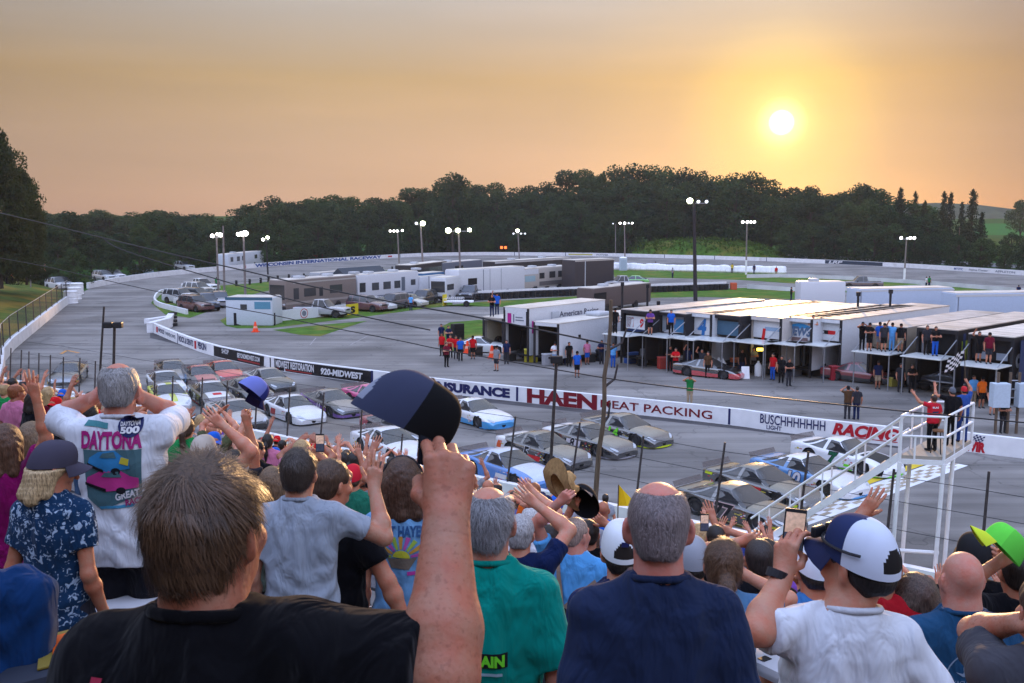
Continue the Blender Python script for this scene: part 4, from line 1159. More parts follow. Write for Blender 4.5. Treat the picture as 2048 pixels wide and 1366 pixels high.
        if kind == 'trim':      # line along lower flank
            _, mm = e
            for s in (1, -1):
                mb = MB(); mb.grid([[Vector((x, s * (side_w(x, z) + .003), z)) for z in (.115, .155)] for x in np.linspace(-.9, .95, 14)]); mb.build('sill_stripe', mm, body)
    return o
K = (.012, .012, .014); W = (.72, .73, .75); BL = (.05, .22, .50); RD = (.50, .02, .03); OR = (.75, .10, .03); GR = (.10, .50, .06); PK = (.62, .06, .22); YL = (.65, .62, .04); SV = (.30, .30, .31); NV = (.02, .04, .14)
ng = flat((.16, .65, .03)); neony = flat((.55, .65, .02)); redf = flat((.55, .015, .02)); orf = flat((.6, .09, .02)); skyb = flat((.08, .28, .55)); darkgreen = flat((.01, .10, .05)); pinkf = flat((.6, .08, .25))
def all_cars():
    Rc = race_car
    Rc(1448, 1047, -40, 'black race car number 77 nearest the stands, gold light on its bonnet', paint('paint_black_gold', K, None, (.045, .035, .03)), '77', blk, flat((.60, .42, .42)), nx=-.05, nh=.46, extras=[('side', 1.95, 2.2, .30, .38, flat((.5, .45, .02))), ('trim', flat((.3, .25, .1)))])
    Rc(1497, 1002, -41, 'black race car with red panel and green tail mark, second from the stands', paint('paint_black_red', K, None, (.05, .04, .035)), '5', redf, None, nx=.0, nh=.34, extras=[('side', -.45, .55, .40, .66, redf), ('side', -2.3, -1.9, .68, .80, neony), ('side', 2.0, 2.25, .24, .34, neony)], spl=redf)
    Rc(1590, 978, -42, 'blue and white race car number 10 in the front row', paint('paint_blue_white', BL, W, W, 'front'), '10', whp, navy, nx=-.1, nh=.42, extras=[('text', 'BUSCH LIGHT', -1.45, .72, .14, navy)], spl=skyb)
    Rc(1668, 938, -43, 'white and green race car number 7 leading by the pit wall', paint('paint_white', W), '7', darkgreen, blk, nx=-.1, nh=.46, extras=[('side', 1.85, 2.35, .14, .40, blk), ('trim', ng), ('side', .5, .82, .25, .36, ng), ('hood', 1.0, 2.2, .55, flat((.03, .03, .03)))], spl=ng)
    Rc(1228, 884, -40, 'black race car number 14 with neon green number and lip beside the pit wall', paint('paint_black_green', K, None, (.06, .05, .045)), '14', ng, None, nx=-.1, nh=.46, extras=[('side', .35, .95, .20, .42, flat((.45, .47, .5))), ('side', -.9, -.5, .5, .62, ng)], spl=neony)
    Rc(1152, 905, -40, 'black and white race car number 8 with dark bonnet', paint('paint_black_white', K, W, (.07, .06, .055), 'rear'), '8', blk, whp, nx=-.25, nh=.34, extras=[('side', -.7, .25, .30, .62, flat((.6, .55, .58)))], spl=flat((.3, .28, .3)))
    Rc(1058, 925, -40, 'black race car number 5 with bright red flank', paint('paint_black_redflank', K, W, (.06, .05, .045), 'rear'), '5', blk, whp, nx=-.2, nh=.42, extras=[('side', -.1, .75, .18, .40, redf), ('side', -2.35, -2.0, .35, .7, orf)])
    Rc(985, 965, -40, 'blue and white race car half hidden behind the raised fist', paint('paint_blue2', (.04, .20, .55), None, (.55, .62, .72)), None, extras=[('side', .2, .9, .3, .5, whp)], spl=flat((.3, .02, .03)))
    Rc(925, 848, -41, 'white race car with sky blue skirts partly behind the held cap', paint('paint_white_blue', W, (.03, .30, .62), None, 'low'), '4', navy, None, spl=skyb)
    Rc(724, 815, -40, 'pink and black race car number 4', paint('paint_pink', PK, K, None, 'front'), '4', whp, None, nx=-.35, nh=.36, extras=[('side', -1.4, -.6, .25, .55, blk), ('side', -.1, .9, .15, .22, pinkf)])
    Rc(770, 880, -40, 'dark race car with white number band behind waving hands', paint('paint_maroon', (.03, .02, .03), (.30, .03, .05), (.14, .13, .13), 'rear'), '2', whp, None, nx=.2, nh=.36)
    Rc(750, 915, -41, 'white race car with a blue front lip behind raised hands', paint('paint_white2', W), None, extras=[('side', -.9, -.5, .3, .5, navy)], spl=skyb)
    Rc(636, 827, -41, 'black race car with purple flank sweep and pale bonnet', paint('paint_purple', K, (.16, .07, .30), (.20, .17, .15), 'sweep'), '11', whp, None, nx=.1, nh=.3)
    Rc(556, 840, -41, 'plain white race car with a red patch on its door', paint('paint_white3', W), None, extras=[('side', -.9, -.3, .25, .6, flat((.35, .05, .05)))], spl=dark_m)
    Rc(440, 850, -42, 'silver race car with black sills low in the pack', paint('paint_silver', (.42, .40, .38), K, None, 'low'), None)
    Rc(392, 808, -46, 'white and black race car with red mark on its bonnet', paint('paint_whiteblack', K, None, W), '20', whp, None, nx=-.3, nh=.36, extras=[('hood', 1.2, 1.6, .25, redf), ('trim', redf)])
    Rc(466, 800, -43, 'dark grey race car partly behind the raised blue cap', paint('paint_dark', (.03, .03, .035), None, (.16, .14, .12)), '21', whp, None, nx=-.3, nh=.3)
    Rc(512, 778, -42, 'grey race car with black front end at the pit wall side', paint('paint_grey', (.32, .31, .30), K, None, 'front'), None)
    Rc(421, 761, -46, 'bright red orange race car with black number roundel', paint('paint_red', (.62, .016, .008), None, (.62, .03, .02)), '3', whp, blk, nx=-.35, nh=.42, spl=redf)
    Rc(318, 760, -47, 'black race car with a dark grey bonnet behind the red and white one', paint('paint_black2', K, (.12, .04, .04), (.12, .11, .11), 'rear'), None)
    Rc(374, 771, -47, 'dark race car with red and white roof and blue number', paint('paint_redwhite', (.03, .03, .045), None, (.45, .06, .06)), '13', skyb, whp, nx=-.3, nh=.4)
    Rc(302, 784, -48, 'small white race car with an orange light at its corner', paint('paint_white4', (.70, .74, .76)), None, extras=[('side', 2.05, 2.3, .2, .32, orf)])
    Rc(306, 812, -48, 'neon yellow and white race car', paint('paint_neon', (.55, .62, .02), W, W, 'front', c4=(.55, .62, .02)), None)
    Rc(208, 793, -52, 'dark race car with white roof stripe beside the grey haired head', paint('paint_dark2', (.04, .03, .035), None, (.35, .33, .32)), '9', whp, None)
    Rc(108, 764, -62, 'black race car alone at the back of the field', paint('paint_black3', K, None, (.05, .05, .055)), None, extras=[('side', 2.0, 2.3, .2, .4, flat((.5, .3, .05)))], spl=flat((.3, .32, .35)))
all_cars()

def parked(kind, px, py, yaw, label, col, group='cars parked in the infield', cat=None, gm=None):
    o = empty({'sedan': 'parked_car', 'suv': 'parked_car', 'pickup': 'pickup_truck'}[kind], at(px, py), R(yaw), label, cat or {'sedan': 'car', 'suv': 'car', 'pickup': 'pickup truck'}[kind], group)
    pm = paint('autopaint_%02x%02x%02x' % tuple(int(c * 255) for c in col), col)
    b = place_car(kind, o, pm, gm)
    x = {'sedan': 2.2, 'suv': 2.34, 'pickup': 2.80}[kind]; z = {'sedan': .62, 'suv': .84, 'pickup': .92}[kind]
    for s in (1, -1):
        mb = MB(); mb.box((x - .02, s * .62, z), (.16, .3, .13), bev=.03); mb.build('headlight', lens_m, b)
        mb = MB(); mb.box((-x, s * .72, z + .08), (.12, .14, .2), bev=.02); mb.build('tail_light', flat((.3, .01, .01)), b)
        mb = MB(); mb.box((.75, s * 1.02, z + .28), (.12, .2, .14), bev=.03); mb.build('mirror', dark_m, o)
    mb = MB(); mb.box((x + .02, 0, z - .08), (.1, .9, .16), bev=.02); mb.build('grille', dark_m, b)
    if kind == 'pickup':
        mb = MB(); mb.box((-1.85, 0, 1.10), (1.75, 1.55, .02)); mb.build('cargo_bed', dark_m, o)
    return o
def all_parked():
    P = parked
    P('suv', 362, 606, -30, 'silver hatchback parked nearest the low white kerb', (.45, .47, .50)); P('sedan', 385, 611, -30, 'white car nose-on in front of the silver parked row', (.62, .63, .65))
    P('sedan', 375, 597, -28, 'pale blue car in the second row of the infield parking', (.38, .42, .48)); P('suv', 398, 590, -28, 'white car with long roof at the back of the infield parking', (.60, .60, .60))
    P('suv', 395, 604, -28, 'dark car wedged among the pale parked ones', (.05, .055, .06)); P('pickup', 402, 583, -30, 'white pickup parked farthest back near the stakes', (.62, .63, .65))
    P('suv', 392, 622, -40, 'dark red car at the front corner of the infield parking', (.10, .03, .03)); P('pickup', 413, 619, -60, 'dark blue pickup facing the track at the parking corner', (.02, .04, .08))
    P('suv', 441, 613, -70, 'grey estate car at the right end of the infield parking', (.30, .29, .31)); P('sedan', 415, 600, -30, 'silver sedan in the last row by the light poles', (.42, .42, .44))
    P('pickup', 645, 634, -12, 'silver pickup parked before the painted wall beside the brown motorhome', (.36, .36, .38), 'vehicles by the booth')
    P('suv', 735, 622, -30, 'dark red car with its tailgate raised by the yellow panel', (.10, .03, .04), 'vehicles by the booth'); P('sedan', 755, 620, -35, 'silver sedan beside the car with raised tailgate', (.45, .45, .47), 'vehicles by the booth')
    P('suv', 785, 618, -120, 'dark purple SUV seen from behind among the parked cars', (.04, .03, .06), 'vehicles by the booth'); P('sedan', 818, 613, -30, 'pale gold sedan in front of the white motorhome', (.42, .40, .36), 'vehicles by the booth')
    P('suv', 847, 609, -110, 'black SUV with tinted back window beside the yellow panel', (.02, .02, .025), 'vehicles by the booth'); P('pickup', 940, 600, -100, 'dark pickup seen end-on near the tyre wall', (.03, .03, .05), 'vehicles by the booth')
    P('pickup', 596, 577, 160, 'blue and white tow truck behind the brown motorhome', (.10, .16, .35), 'vehicles by the booth')
    P('pickup', 1243, 577, -165, 'silver pickup behind the tyre wall', (.36, .37, .40), 'vehicles by the booth'); P('sedan', 1267, 570, 170, 'small green car behind the tyre wall', (.12, .45, .08), 'vehicles by the booth')
    P('suv', 923, 588, -95, 'dark SUV parked against the white trailer', (.04, .035, .045), 'vehicles by the booth')
    # tow truck beyond the rail, and the distant cars at left
    P('pickup', 1722, 578, 172, 'dark wrecker truck on the grass behind the haulers', (.04, .035, .06), 'vehicles by the booth')
    for i, (x, y, c) in enumerate(((128, 582, (.5, .52, .56)), (120, 583, (.58, .58, .6)), (212, 566, (.5, .52, .55)), (232, 564, (.55, .55, .58)), (288, 553, (.2, .3, .42)), (372, 544, (.5, .52, .55)))):
        P('suv', x - 3, y - 4, -40, ['pale van by the trees past the left barrels', 'white car by the trees past the left barrels', 'silver car behind the far wall at its left end', 'white car behind the far wall near its left end', 'blue car behind the far wall left of the motor coach', 'pale car behind the far wall before the light poles'][i], c, 'cars beyond the turn')
all_parked()
# ------------------------------------------------------------------ people: bodies grown as one smooth surface from a posed skeleton
A3 = lambda *v: np.array(v, dtype=np.float64)
def nrmz(v): return v / (np.linalg.norm(v) + 1e-12)
class Field:
    """blend of tapered limbs and ellipsoids; evaluated on a grid and skinned"""
    def __init__(s): s.p = []
    def rc(s, a, b, ra, rb, k=.02, flat=None, clip=None, op='add'):
        a, b = np.asarray(a, float), np.asarray(b, float); r = max(ra, rb)
        s.p.append(('rc', (a, b, ra, rb, flat), k, clip, op, np.minimum(a, b) - r, np.maximum(a, b) + r)); return s
    def el(s, c, r, rot=None, k=.02, clip=None, op='add'):
        c, r = np.asarray(c, float), np.asarray(r, float); rot = np.eye(3) if rot is None else rot
        e = np.abs(rot) @ r if rot is not None else r
        s.p.append(('el', (c, r, rot), k, clip, op, c - e, c + e)); return s
    def loft(s, tab, k=.02, op='add', p=2.4):
        t = np.array(tab, float); r = t[:, 3:5].max(); 
        lo = A3((t[:, 1] - t[:, 3]).min(), (t[:, 2] - t[:, 4]).min(), t[0, 0]); hi = A3((t[:, 1] + t[:, 3]).max(), (t[:, 2] + t[:, 4]).max(), t[-1, 0])
        s.p.append(('loft', (t, p), k, None, op, lo, hi)); return s
    def bounds(s, pad=.03):
        ad = [q for q in s.p if q[4] == 'add']
        return np.min([q[5] for q in ad], 0) - pad, np.max([q[6] for q in ad], 0) + pad
    def mesh(s, h, lo=None, hi=None, clips=()):
        L, H = s.bounds(2.5 * h)
        lo = L if lo is None else np.maximum(lo, L); hi = H if hi is None else np.minimum(hi, H)
        n = np.maximum(np.ceil((hi - lo) / h).astype(int) + 1, 2)
        ax = [lo[i] + h * np.arange(n[i]) for i in range(3)]
        D = np.full(n, .2)
        for typ, par, k, clip, op, bl, bh in s.p:
            pad = k + 3 * h + (.02 if op == 'sub' else 0)
            i0 = [max(0, int((bl[i] - pad - lo[i]) / h)) for i in range(3)]; i1 = [min(n[i], int((bh[i] + pad - lo[i]) / h) + 2) for i in range(3)]
            if any(i1[i] <= i0[i] for i in range(3)): continue
            sl = tuple(slice(i0[i], i1[i]) for i in range(3))
            X = ax[0][sl[0]][:, None, None]; Y = ax[1][sl[1]][None, :, None]; Z = ax[2][sl[2]][None, None, :]
            if typ == 'rc':
                a, b, ra, rb, flat = par; ba = b - a; q = ba @ ba + 1e-12
                px, py, pz = X - a[0], Y - a[1], Z - a[2]
                t = np.clip((px * ba[0] + py * ba[1] + pz * ba[2]) / q, 0, 1)
                dx, dy, dz = px - t * ba[0], py - t * ba[1], pz - t * ba[2]
                if flat is not None:
                    nn, f = flat; e = (dx * nn[0] + dy * nn[1] + dz * nn[2]) * (f - 1); dx, dy, dz = dx + nn[0] * e, dy + nn[1] * e, dz + nn[2] * e
                d = np.sqrt(dx * dx + dy * dy + dz * dz) - (ra + (rb - ra) * t)
            elif typ == 'el':
                c, r, rot = par; px, py, pz = X - c[0], Y - c[1], Z - c[2]
                q = [(px * rot[0, i] + py * rot[1, i] + pz * rot[2, i]) for i in range(3)]
                k0 = np.sqrt(sum((q[i] / r[i]) ** 2 for i in range(3))); k1 = np.sqrt(sum((q[i] / r[i] ** 2) ** 2 for i in range(3))) + 1e-9
                d = k0 * (k0 - 1) / k1
            else:
                t, pw = par; z = Z[0, 0, :]
                cx, cy, rx, ry = (np.interp(z, t[:, 0], t[:, i])[None, None, :] for i in (1, 2, 3, 4))
                e = (np.abs((X - cx) / rx) ** pw + np.abs((Y - cy) / ry) ** pw) ** (1 / pw)
                d = np.maximum((e - 1) * np.minimum(rx, ry) * .95, np.maximum(t[0, 0] - Z, Z - t[-1, 0]))
            for c in ([clip] if clip is not None and not isinstance(clip, list) else clip or []):
                p0, nn = c; d = np.maximum(d, (X - p0[0]) * nn[0] + (Y - p0[1]) * nn[1] + (Z - p0[2]) * nn[2])
            S = D[sl]
            if op == 'add':
                if k > 0:
                    hh = np.maximum(k - np.abs(S - d), 0) / k; D[sl] = np.minimum(S, d) - hh * hh * k * .25
                else: D[sl] = np.minimum(S, d)
            else:
                d = -d
                if k > 0:
                    hh = np.maximum(k - np.abs(S - d), 0) / k; D[sl] = np.maximum(S, d) + hh * hh * k * .25
                else: D[sl] = np.maximum(S, d)
        X, Y, Z = ax[0][:, None, None], ax[1][None, :, None], ax[2][None, None, :]
        for p0, nn in clips:
            D = np.maximum(D, (X - p0[0]) * nn[0] + (Y - p0[1]) * nn[1] + (Z - p0[2]) * nn[2])
        return surfnet(D, lo, h)
_CO = np.array([(0, 0, 0), (1, 0, 0), (0, 1, 0), (1, 1, 0), (0, 0, 1), (1, 0, 1), (0, 1, 1), (1, 1, 1)])
_ED = [(0, 1), (2, 3), (4, 5), (6, 7), (0, 2), (1, 3), (4, 6), (5, 7), (0, 4), (1, 5), (2, 6), (3, 7)]
def surfnet(D, lo, h):
    ins = D < 0
    cnt = sum(ins[c[0]:ins.shape[0] - 1 + c[0], c[1]:ins.shape[1] - 1 + c[1], c[2]:ins.shape[2] - 1 + c[2]].astype(np.int8) for c in _CO)
    cell = (cnt > 0) & (cnt < 8); idx = np.argwhere(cell)
    if len(idx) == 0: return np.zeros((0, 3)), np.zeros((0, 4), int)
    num = np.full(cell.shape, -1, int); num[tuple(idx.T)] = np.arange(len(idx))
    v8 = np.stack([D[tuple((idx + c).T)] for c in _CO], 1)
    acc = np.zeros((len(idx), 3)); k = np.zeros(len(idx))
    for a, b in _ED:
        m = (v8[:, a] < 0) != (v8[:, b] < 0); t = v8[m, a] / (v8[m, a] - v8[m, b])
        acc[m] += _CO[a] + (_CO[b] - _CO[a]) * t[:, None]; k[m] += 1
    V = lo + h * (idx + acc / k[:, None])
    F = []
    for axis in range(3):
        sh = [slice(1, -1)] * 3; s0 = list(sh); s1 = list(sh); s0[axis] = slice(0, ins.shape[axis] - 1); s1[axis] = slice(1, ins.shape[axis])
        e = np.argwhere(ins[tuple(s0)] != ins[tuple(s1)])
        if len(e) == 0: continue
        off = np.ones(3, int); off[axis] = 0; e = e + off
        o1, o2 = [(1, 2), (2, 0), (0, 1)][axis]
        def cellat(d1, d2):
            c = e.copy(); c[:, o1] += d1; c[:, o2] += d2; return num[tuple(c.T)]
        q = np.stack([cellat(-1, -1), cellat(0, -1), cellat(0, 0), cellat(-1, 0)], 1)
        fl = ~ins[tuple(e.T)]; q[fl] = q[fl][:, ::-1]; F.append(q)
    F = np.concatenate(F); F = F[(F >= 0).all(1)]
    return V, F
def np_mesh(name, parts):
    """parts: list of (V, F) joined"""
    V = np.concatenate([p[0] for p in parts]); o = 0; Fs = []
    for p in parts: Fs.append(p[1] + o); o += len(p[0])
    F = np.concatenate(Fs)
    me = bpy.data.meshes.new(name); me.vertices.add(len(V)); me.vertices.foreach_set('co', V.astype(np.float32).ravel())
    me.loops.add(len(F) * 4); me.loops.foreach_set('vertex_index', F.astype(np.int32).ravel())
    me.polygons.add(len(F)); me.polygons.foreach_set('loop_start', np.arange(0, len(F) * 4, 4, dtype=np.int32))
    me.polygons.foreach_set('use_smooth', np.ones(len(F), bool)); me.update(calc_edges=True); return me
def vnormals(V, F):
    n = np.cross(V[F[:, 2]] - V[F[:, 0]], V[F[:, 3]] - V[F[:, 1]]); N_ = np.zeros_like(V)
    for i in range(4): np.add.at(N_, F[:, i], n)
    return N_ / (np.linalg.norm(N_, axis=1)[:, None] + 1e-12)
def relax(V, F, it=1, lam=.5):
    for _ in range(it):
        S = np.zeros_like(V); c = np.zeros(len(V))
        for i in range(4):
            np.add.at(S, F[:, i], V[F[:, (i + 1) % 4]] + V[F[:, (i + 3) % 4]]); np.add.at(c, F[:, i], 2)
        V = V + lam * (S / np.maximum(c, 1)[:, None] - V)
    return V

# ---- materials worn by people; colour comes from each object
def skin_mat(name, objcol=True, freckle=.0):
    m, nt, b = _setup(name); L = nt.links.new
    tc = nt.nodes.new('ShaderNodeTexCoord'); oi = nt.nodes.new('ShaderNodeObjectInfo')
    no = nt.nodes.new('ShaderNodeTexNoise'); no.inputs['Scale'].default_value = 22; no.inputs['Detail'].default_value = 6; L(tc.outputs['Object'], no.inputs['Vector'])
    mr = nt.nodes.new('ShaderNodeMapRange'); mr.inputs[1].default_value = .35; mr.inputs[2].default_value = .68; L(no.outputs[0], mr.inputs[0])
    hs = nt.nodes.new('ShaderNodeMix'); hs.data_type = 'RGBA'; hs.blend_type = 'MULTIPLY'; L(oi.outputs['Color'], hs.inputs[6]); hs.inputs[7].default_value = (1.05, .72, .64, 1); L(mr.outputs[0], hs.inputs[0])
    col = hs.outputs[2]
    if freckle:
        for sc, th, c in ((85, .60, (.45, .33, .28, 1)), (190, .62, (.60, .45, .38, 1)), (30, .66, (.62, .45, .42, 1))):
            n2 = nt.nodes.new('ShaderNodeTexNoise'); n2.inputs['Scale'].default_value = sc; n2.inputs['Detail'].default_value = 2; L(tc.outputs['Object'], n2.inputs['Vector'])
            m2 = nt.nodes.new('ShaderNodeMapRange'); m2.inputs[1].default_value = th; m2.inputs[2].default_value = th + .07; m2.inputs[4].default_value = freckle; L(n2.outputs[0], m2.inputs[0])
            mx = nt.nodes.new('ShaderNodeMix'); mx.data_type = 'RGBA'; mx.blend_type = 'MULTIPLY'; L(m2.outputs[0], mx.inputs[0]); L(col, mx.inputs[6]); mx.inputs[7].default_value = c; col = mx.outputs[2]
    L(col, b.inputs['Base Color']); b.inputs['Roughness'].default_value = .52; b.inputs['Specular IOR Level'].default_value = .35
    b.inputs['Subsurface Weight'].default_value = .12; b.inputs['Subsurface Radius'].default_value = (1, .3, .15); b.inputs['Subsurface Scale'].default_value = .015
    nb = nt.nodes.new('ShaderNodeTexNoise'); nb.inputs['Scale'].default_value = 130; nb.inputs['Detail'].default_value = 3; L(tc.outputs['Object'], nb.inputs['Vector'])
    n3 = nt.nodes.new('ShaderNodeTexVoronoi'); n3.inputs['Scale'].default_value = 90; L(tc.outputs['Object'], n3.inputs['Vector'])
    ad = nt.nodes.new('ShaderNodeMath'); ad.operation = 'ADD'; L(nb.outputs[0], ad.inputs[0]); L(n3.outputs['Distance'], ad.inputs[1])
    bp = nt.nodes.new('ShaderNodeBump'); bp.inputs['Strength'].default_value = .35; bp.inputs['Distance'].default_value = .002; L(ad.outputs[0], bp.inputs['Height']); L(bp.outputs[0], b.inputs['Normal'])
    return m
SKIN = skin_mat('skin'); SKINF = skin_mat('freckled_skin', freckle=.36)
def cloth_mat(name, pattern=None):
    m, nt, b = _setup(name); L = nt.links.new
    tc = nt.nodes.new('ShaderNodeTexCoord'); oi = nt.nodes.new('ShaderNodeObjectInfo'); col = oi.outputs['Color']
    no = nt.nodes.new('ShaderNodeTexNoise'); no.inputs['Scale'].default_value = 5; no.inputs['Detail'].default_value = 6; L(tc.outputs['Object'], no.inputs['Vector'])
    mr = nt.nodes.new('ShaderNodeMapRange'); mr.inputs[1].default_value = .3; mr.inputs[2].default_value = .7; mr.inputs[3].default_value = .84; mr.inputs[4].default_value = 1.10; L(no.outputs[0], mr.inputs[0])
    if pattern == 'floral':
        n2 = nt.nodes.new('ShaderNodeTexNoise'); n2.inputs['Scale'].default_value = 34; n2.inputs['Detail'].default_value = 4; n2.inputs['Distortion'].default_value = 1.2; L(tc.outputs['Object'], n2.inputs['Vector'])
        m2 = nt.nodes.new('ShaderNodeMapRange'); m2.inputs[1].default_value = .56; m2.inputs[2].default_value = .61; L(n2.outputs[0], m2.inputs[0])
        mx = nt.nodes.new('ShaderNodeMix'); mx.data_type = 'RGBA'; L(m2.outputs[0], mx.inputs[0]); L(col, mx.inputs[6]); mx.inputs[7].default_value = (.36, .46, .58, 1); col = mx.outputs[2]
    vm = nt.nodes.new('ShaderNodeVectorMath'); vm.operation = 'SCALE'; L(col, vm.inputs[0]); L(mr.outputs[0], vm.inputs['Scale'])
    L(vm.outputs[0], b.inputs['Base Color']); b.inputs['Roughness'].default_value = .95; b.inputs['Specular IOR Level'].default_value = .04
    b.inputs['Sheen Weight'].default_value = .06; b.inputs['Sheen Roughness'].default_value = .5
    mp = nt.nodes.new('ShaderNodeMapping'); mp.inputs['Scale'].default_value = (9, 9, 3.2); mp.inputs['Rotation'].default_value = (.2, .5, .3); L(tc.outputs['Object'], mp.inputs[0])
    nb = nt.nodes.new('ShaderNodeTexNoise'); nb.inputs['Scale'].default_value = 1.0; nb.inputs['Detail'].default_value = 3; nb.inputs['Distortion'].default_value = .8; L(mp.outputs[0], nb.inputs['Vector'])
    bp = nt.nodes.new('ShaderNodeBump'); bp.inputs['Strength'].default_value = .8; bp.inputs['Distance'].default_value = .06; L(nb.outputs[0], bp.inputs['Height'])
    wv = nt.nodes.new('ShaderNodeTexNoise'); wv.inputs['Scale'].default_value = 420; L(tc.outputs['Object'], wv.inputs['Vector'])
    b2 = nt.nodes.new('ShaderNodeBump'); b2.inputs['Strength'].default_value = .12; b2.inputs['Distance'].default_value = .002; L(wv.outputs[0], b2.inputs['Height']); L(bp.outputs[0], b2.inputs['Normal']); L(b2.outputs[0], b.inputs['Normal'])
    return m
CLOTH = cloth_mat('cloth'); FLORAL = cloth_mat('floral_cloth', 'floral')
def hair_mat(name):
    m, nt, b = _setup(name); L = nt.links.new
    tc = nt.nodes.new('ShaderNodeTexCoord'); oi = nt.nodes.new('ShaderNodeObjectInfo')
    mp = nt.nodes.new('ShaderNodeMapping'); mp.inputs['Scale'].default_value = (150, 150, 26); L(tc.outputs['Object'], mp.inputs[0])
    no = nt.nodes.new('ShaderNodeTexNoise'); no.inputs['Scale'].default_value = 1; no.inputs['Detail'].default_value = 4; no.inputs['Distortion'].default_value = .6; L(mp.outputs[0], no.inputs['Vector'])
    mr = nt.nodes.new('ShaderNodeMapRange'); mr.inputs[1].default_value = .3; mr.inputs[2].default_value = .7; mr.inputs[3].default_value = .45; mr.inputs[4].default_value = 1.6; L(no.outputs[0], mr.inputs[0])
    vm = nt.nodes.new('ShaderNodeVectorMath'); vm.operation = 'SCALE'; L(oi.outputs['Color'], vm.inputs[0]); L(mr.outputs[0], vm.inputs['Scale'])
    L(vm.outputs[0], b.inputs['Base Color']); b.inputs['Roughness'].default_value = .5; b.inputs['Specular IOR Level'].default_value = .35
    bp = nt.nodes.new('ShaderNodeBump'); bp.inputs['Strength'].default_value = .8; bp.inputs['Distance'].default_value = .006; L(no.outputs[0], bp.inputs['Height']); L(bp.outputs[0], b.inputs['Normal'])
    return m
HAIR = hair_mat('hair')
def strand_mat():
    m, nt, b = _setup('hair_strands'); L = nt.links.new
    oi = nt.nodes.new('ShaderNodeObjectInfo'); at_ = nt.nodes.new('ShaderNodeAttribute'); at_.attribute_name = 'tone'
    vm = nt.nodes.new('ShaderNodeVectorMath'); vm.operation = 'SCALE'; L(oi.outputs['Color'], vm.inputs[0]); L(at_.outputs['Fac'], vm.inputs['Scale'])
    L(vm.outputs[0], b.inputs['Base Color']); b.inputs['Roughness'].default_value = .42; b.inputs['Specular IOR Level'].default_value = .4; return m
STRAND = strand_mat()

def hand(F, w, zdir, ydir, side, pose='open', s=1.0, spread=1.0):
    """adds a hand to field F. w wrist, zdir towards the fingers, ydir out of the palm; side -1 left hand, +1 right hand"""
    z = nrmz(np.asarray(zdir, float)); y = np.asarray(ydir, float); y = nrmz(y - z * (y @ z)); x = np.cross(y, z)
    # right hand, palm away: thumb to -x seen from behind
    tx = -side if side > 0 else 1
    X = x * (1 if side > 0 else -1)
    P = lambda a, b, c: w + (X * a + y * b + z * c) * s
    F.el(P(0, 0, .052), A3(.040, .0155, .055) * s, np.stack([X, y, z], 1), k=.012 * s)
    F.rc(P(0, 0, -.03), P(0, 0, .02), .026 * s, .028 * s, k=.02 * s, flat=(y, 1.35))
    curl = {'open': (6, 10, 8), 'relaxed': (25, 35, 25), 'fist': (78, 95, 55), 'grip': (55, 60, 40), 'clap': (3, 5, 3), 'hold': (35, 45, 30)}[pose]
    kx = (-.031, -.0105, .0105, .030); kz = (.092, .098, .093, .083); ln = ((.044, .026, .021), (.049, .030, .022), (.045, .028, .022), (.035, .021, .019)); rr = (.0098, .0102, .0096, .0085)
    sp = (-.12, -.03, .06, .17) if pose in ('open',) else (-.03, -.01, .01, .03)
    for i in range(4):
        b = P(kx[i], 0, kz[i]); F.rc(P(kx[i] * .55, 0, .02), b + y * -.003 * s, .0135 * s, .0122 * s, k=.007 * s)
        a = 0.0; cur = b; ang = sp[i] * spread; side_dir = X * math.sin(ang) + z * math.cos(ang); r = rr[i] * s
        for j in range(3):
            a += R(curl[j] * (1 + .10 * (i - 1.5) * (1 if j else .5)))
            d = side_dir * math.cos(a) + y * math.sin(a); nx_ = cur + d * ln[i][j] * s
            F.rc(cur, nx_, r, r * .9, k=.004 * s); cur = nx_; r *= .9
    if pose in ('open', 'relaxed'): th = [(-.018, .004, .02), (-.047, .012, .045), (-.066, .018, .073), (-.078, .020, .098)]
    elif pose == 'clap': th = [(-.018, .004, .02), (-.040, .016, .045), (-.050, .022, .075), (-.052, .026, .10)]
    else: th = [(-.018, .006, .02), (-.040, .026, .040), (-.036, .048, .062), (-.016, .056, .074)]
    for i in range(3): F.rc(P(*th[i]), P(*th[i + 1]), (.0165, .0125, .011)[i] * s, (.0125, .011, .0088)[i] * s, k=.007 * s)

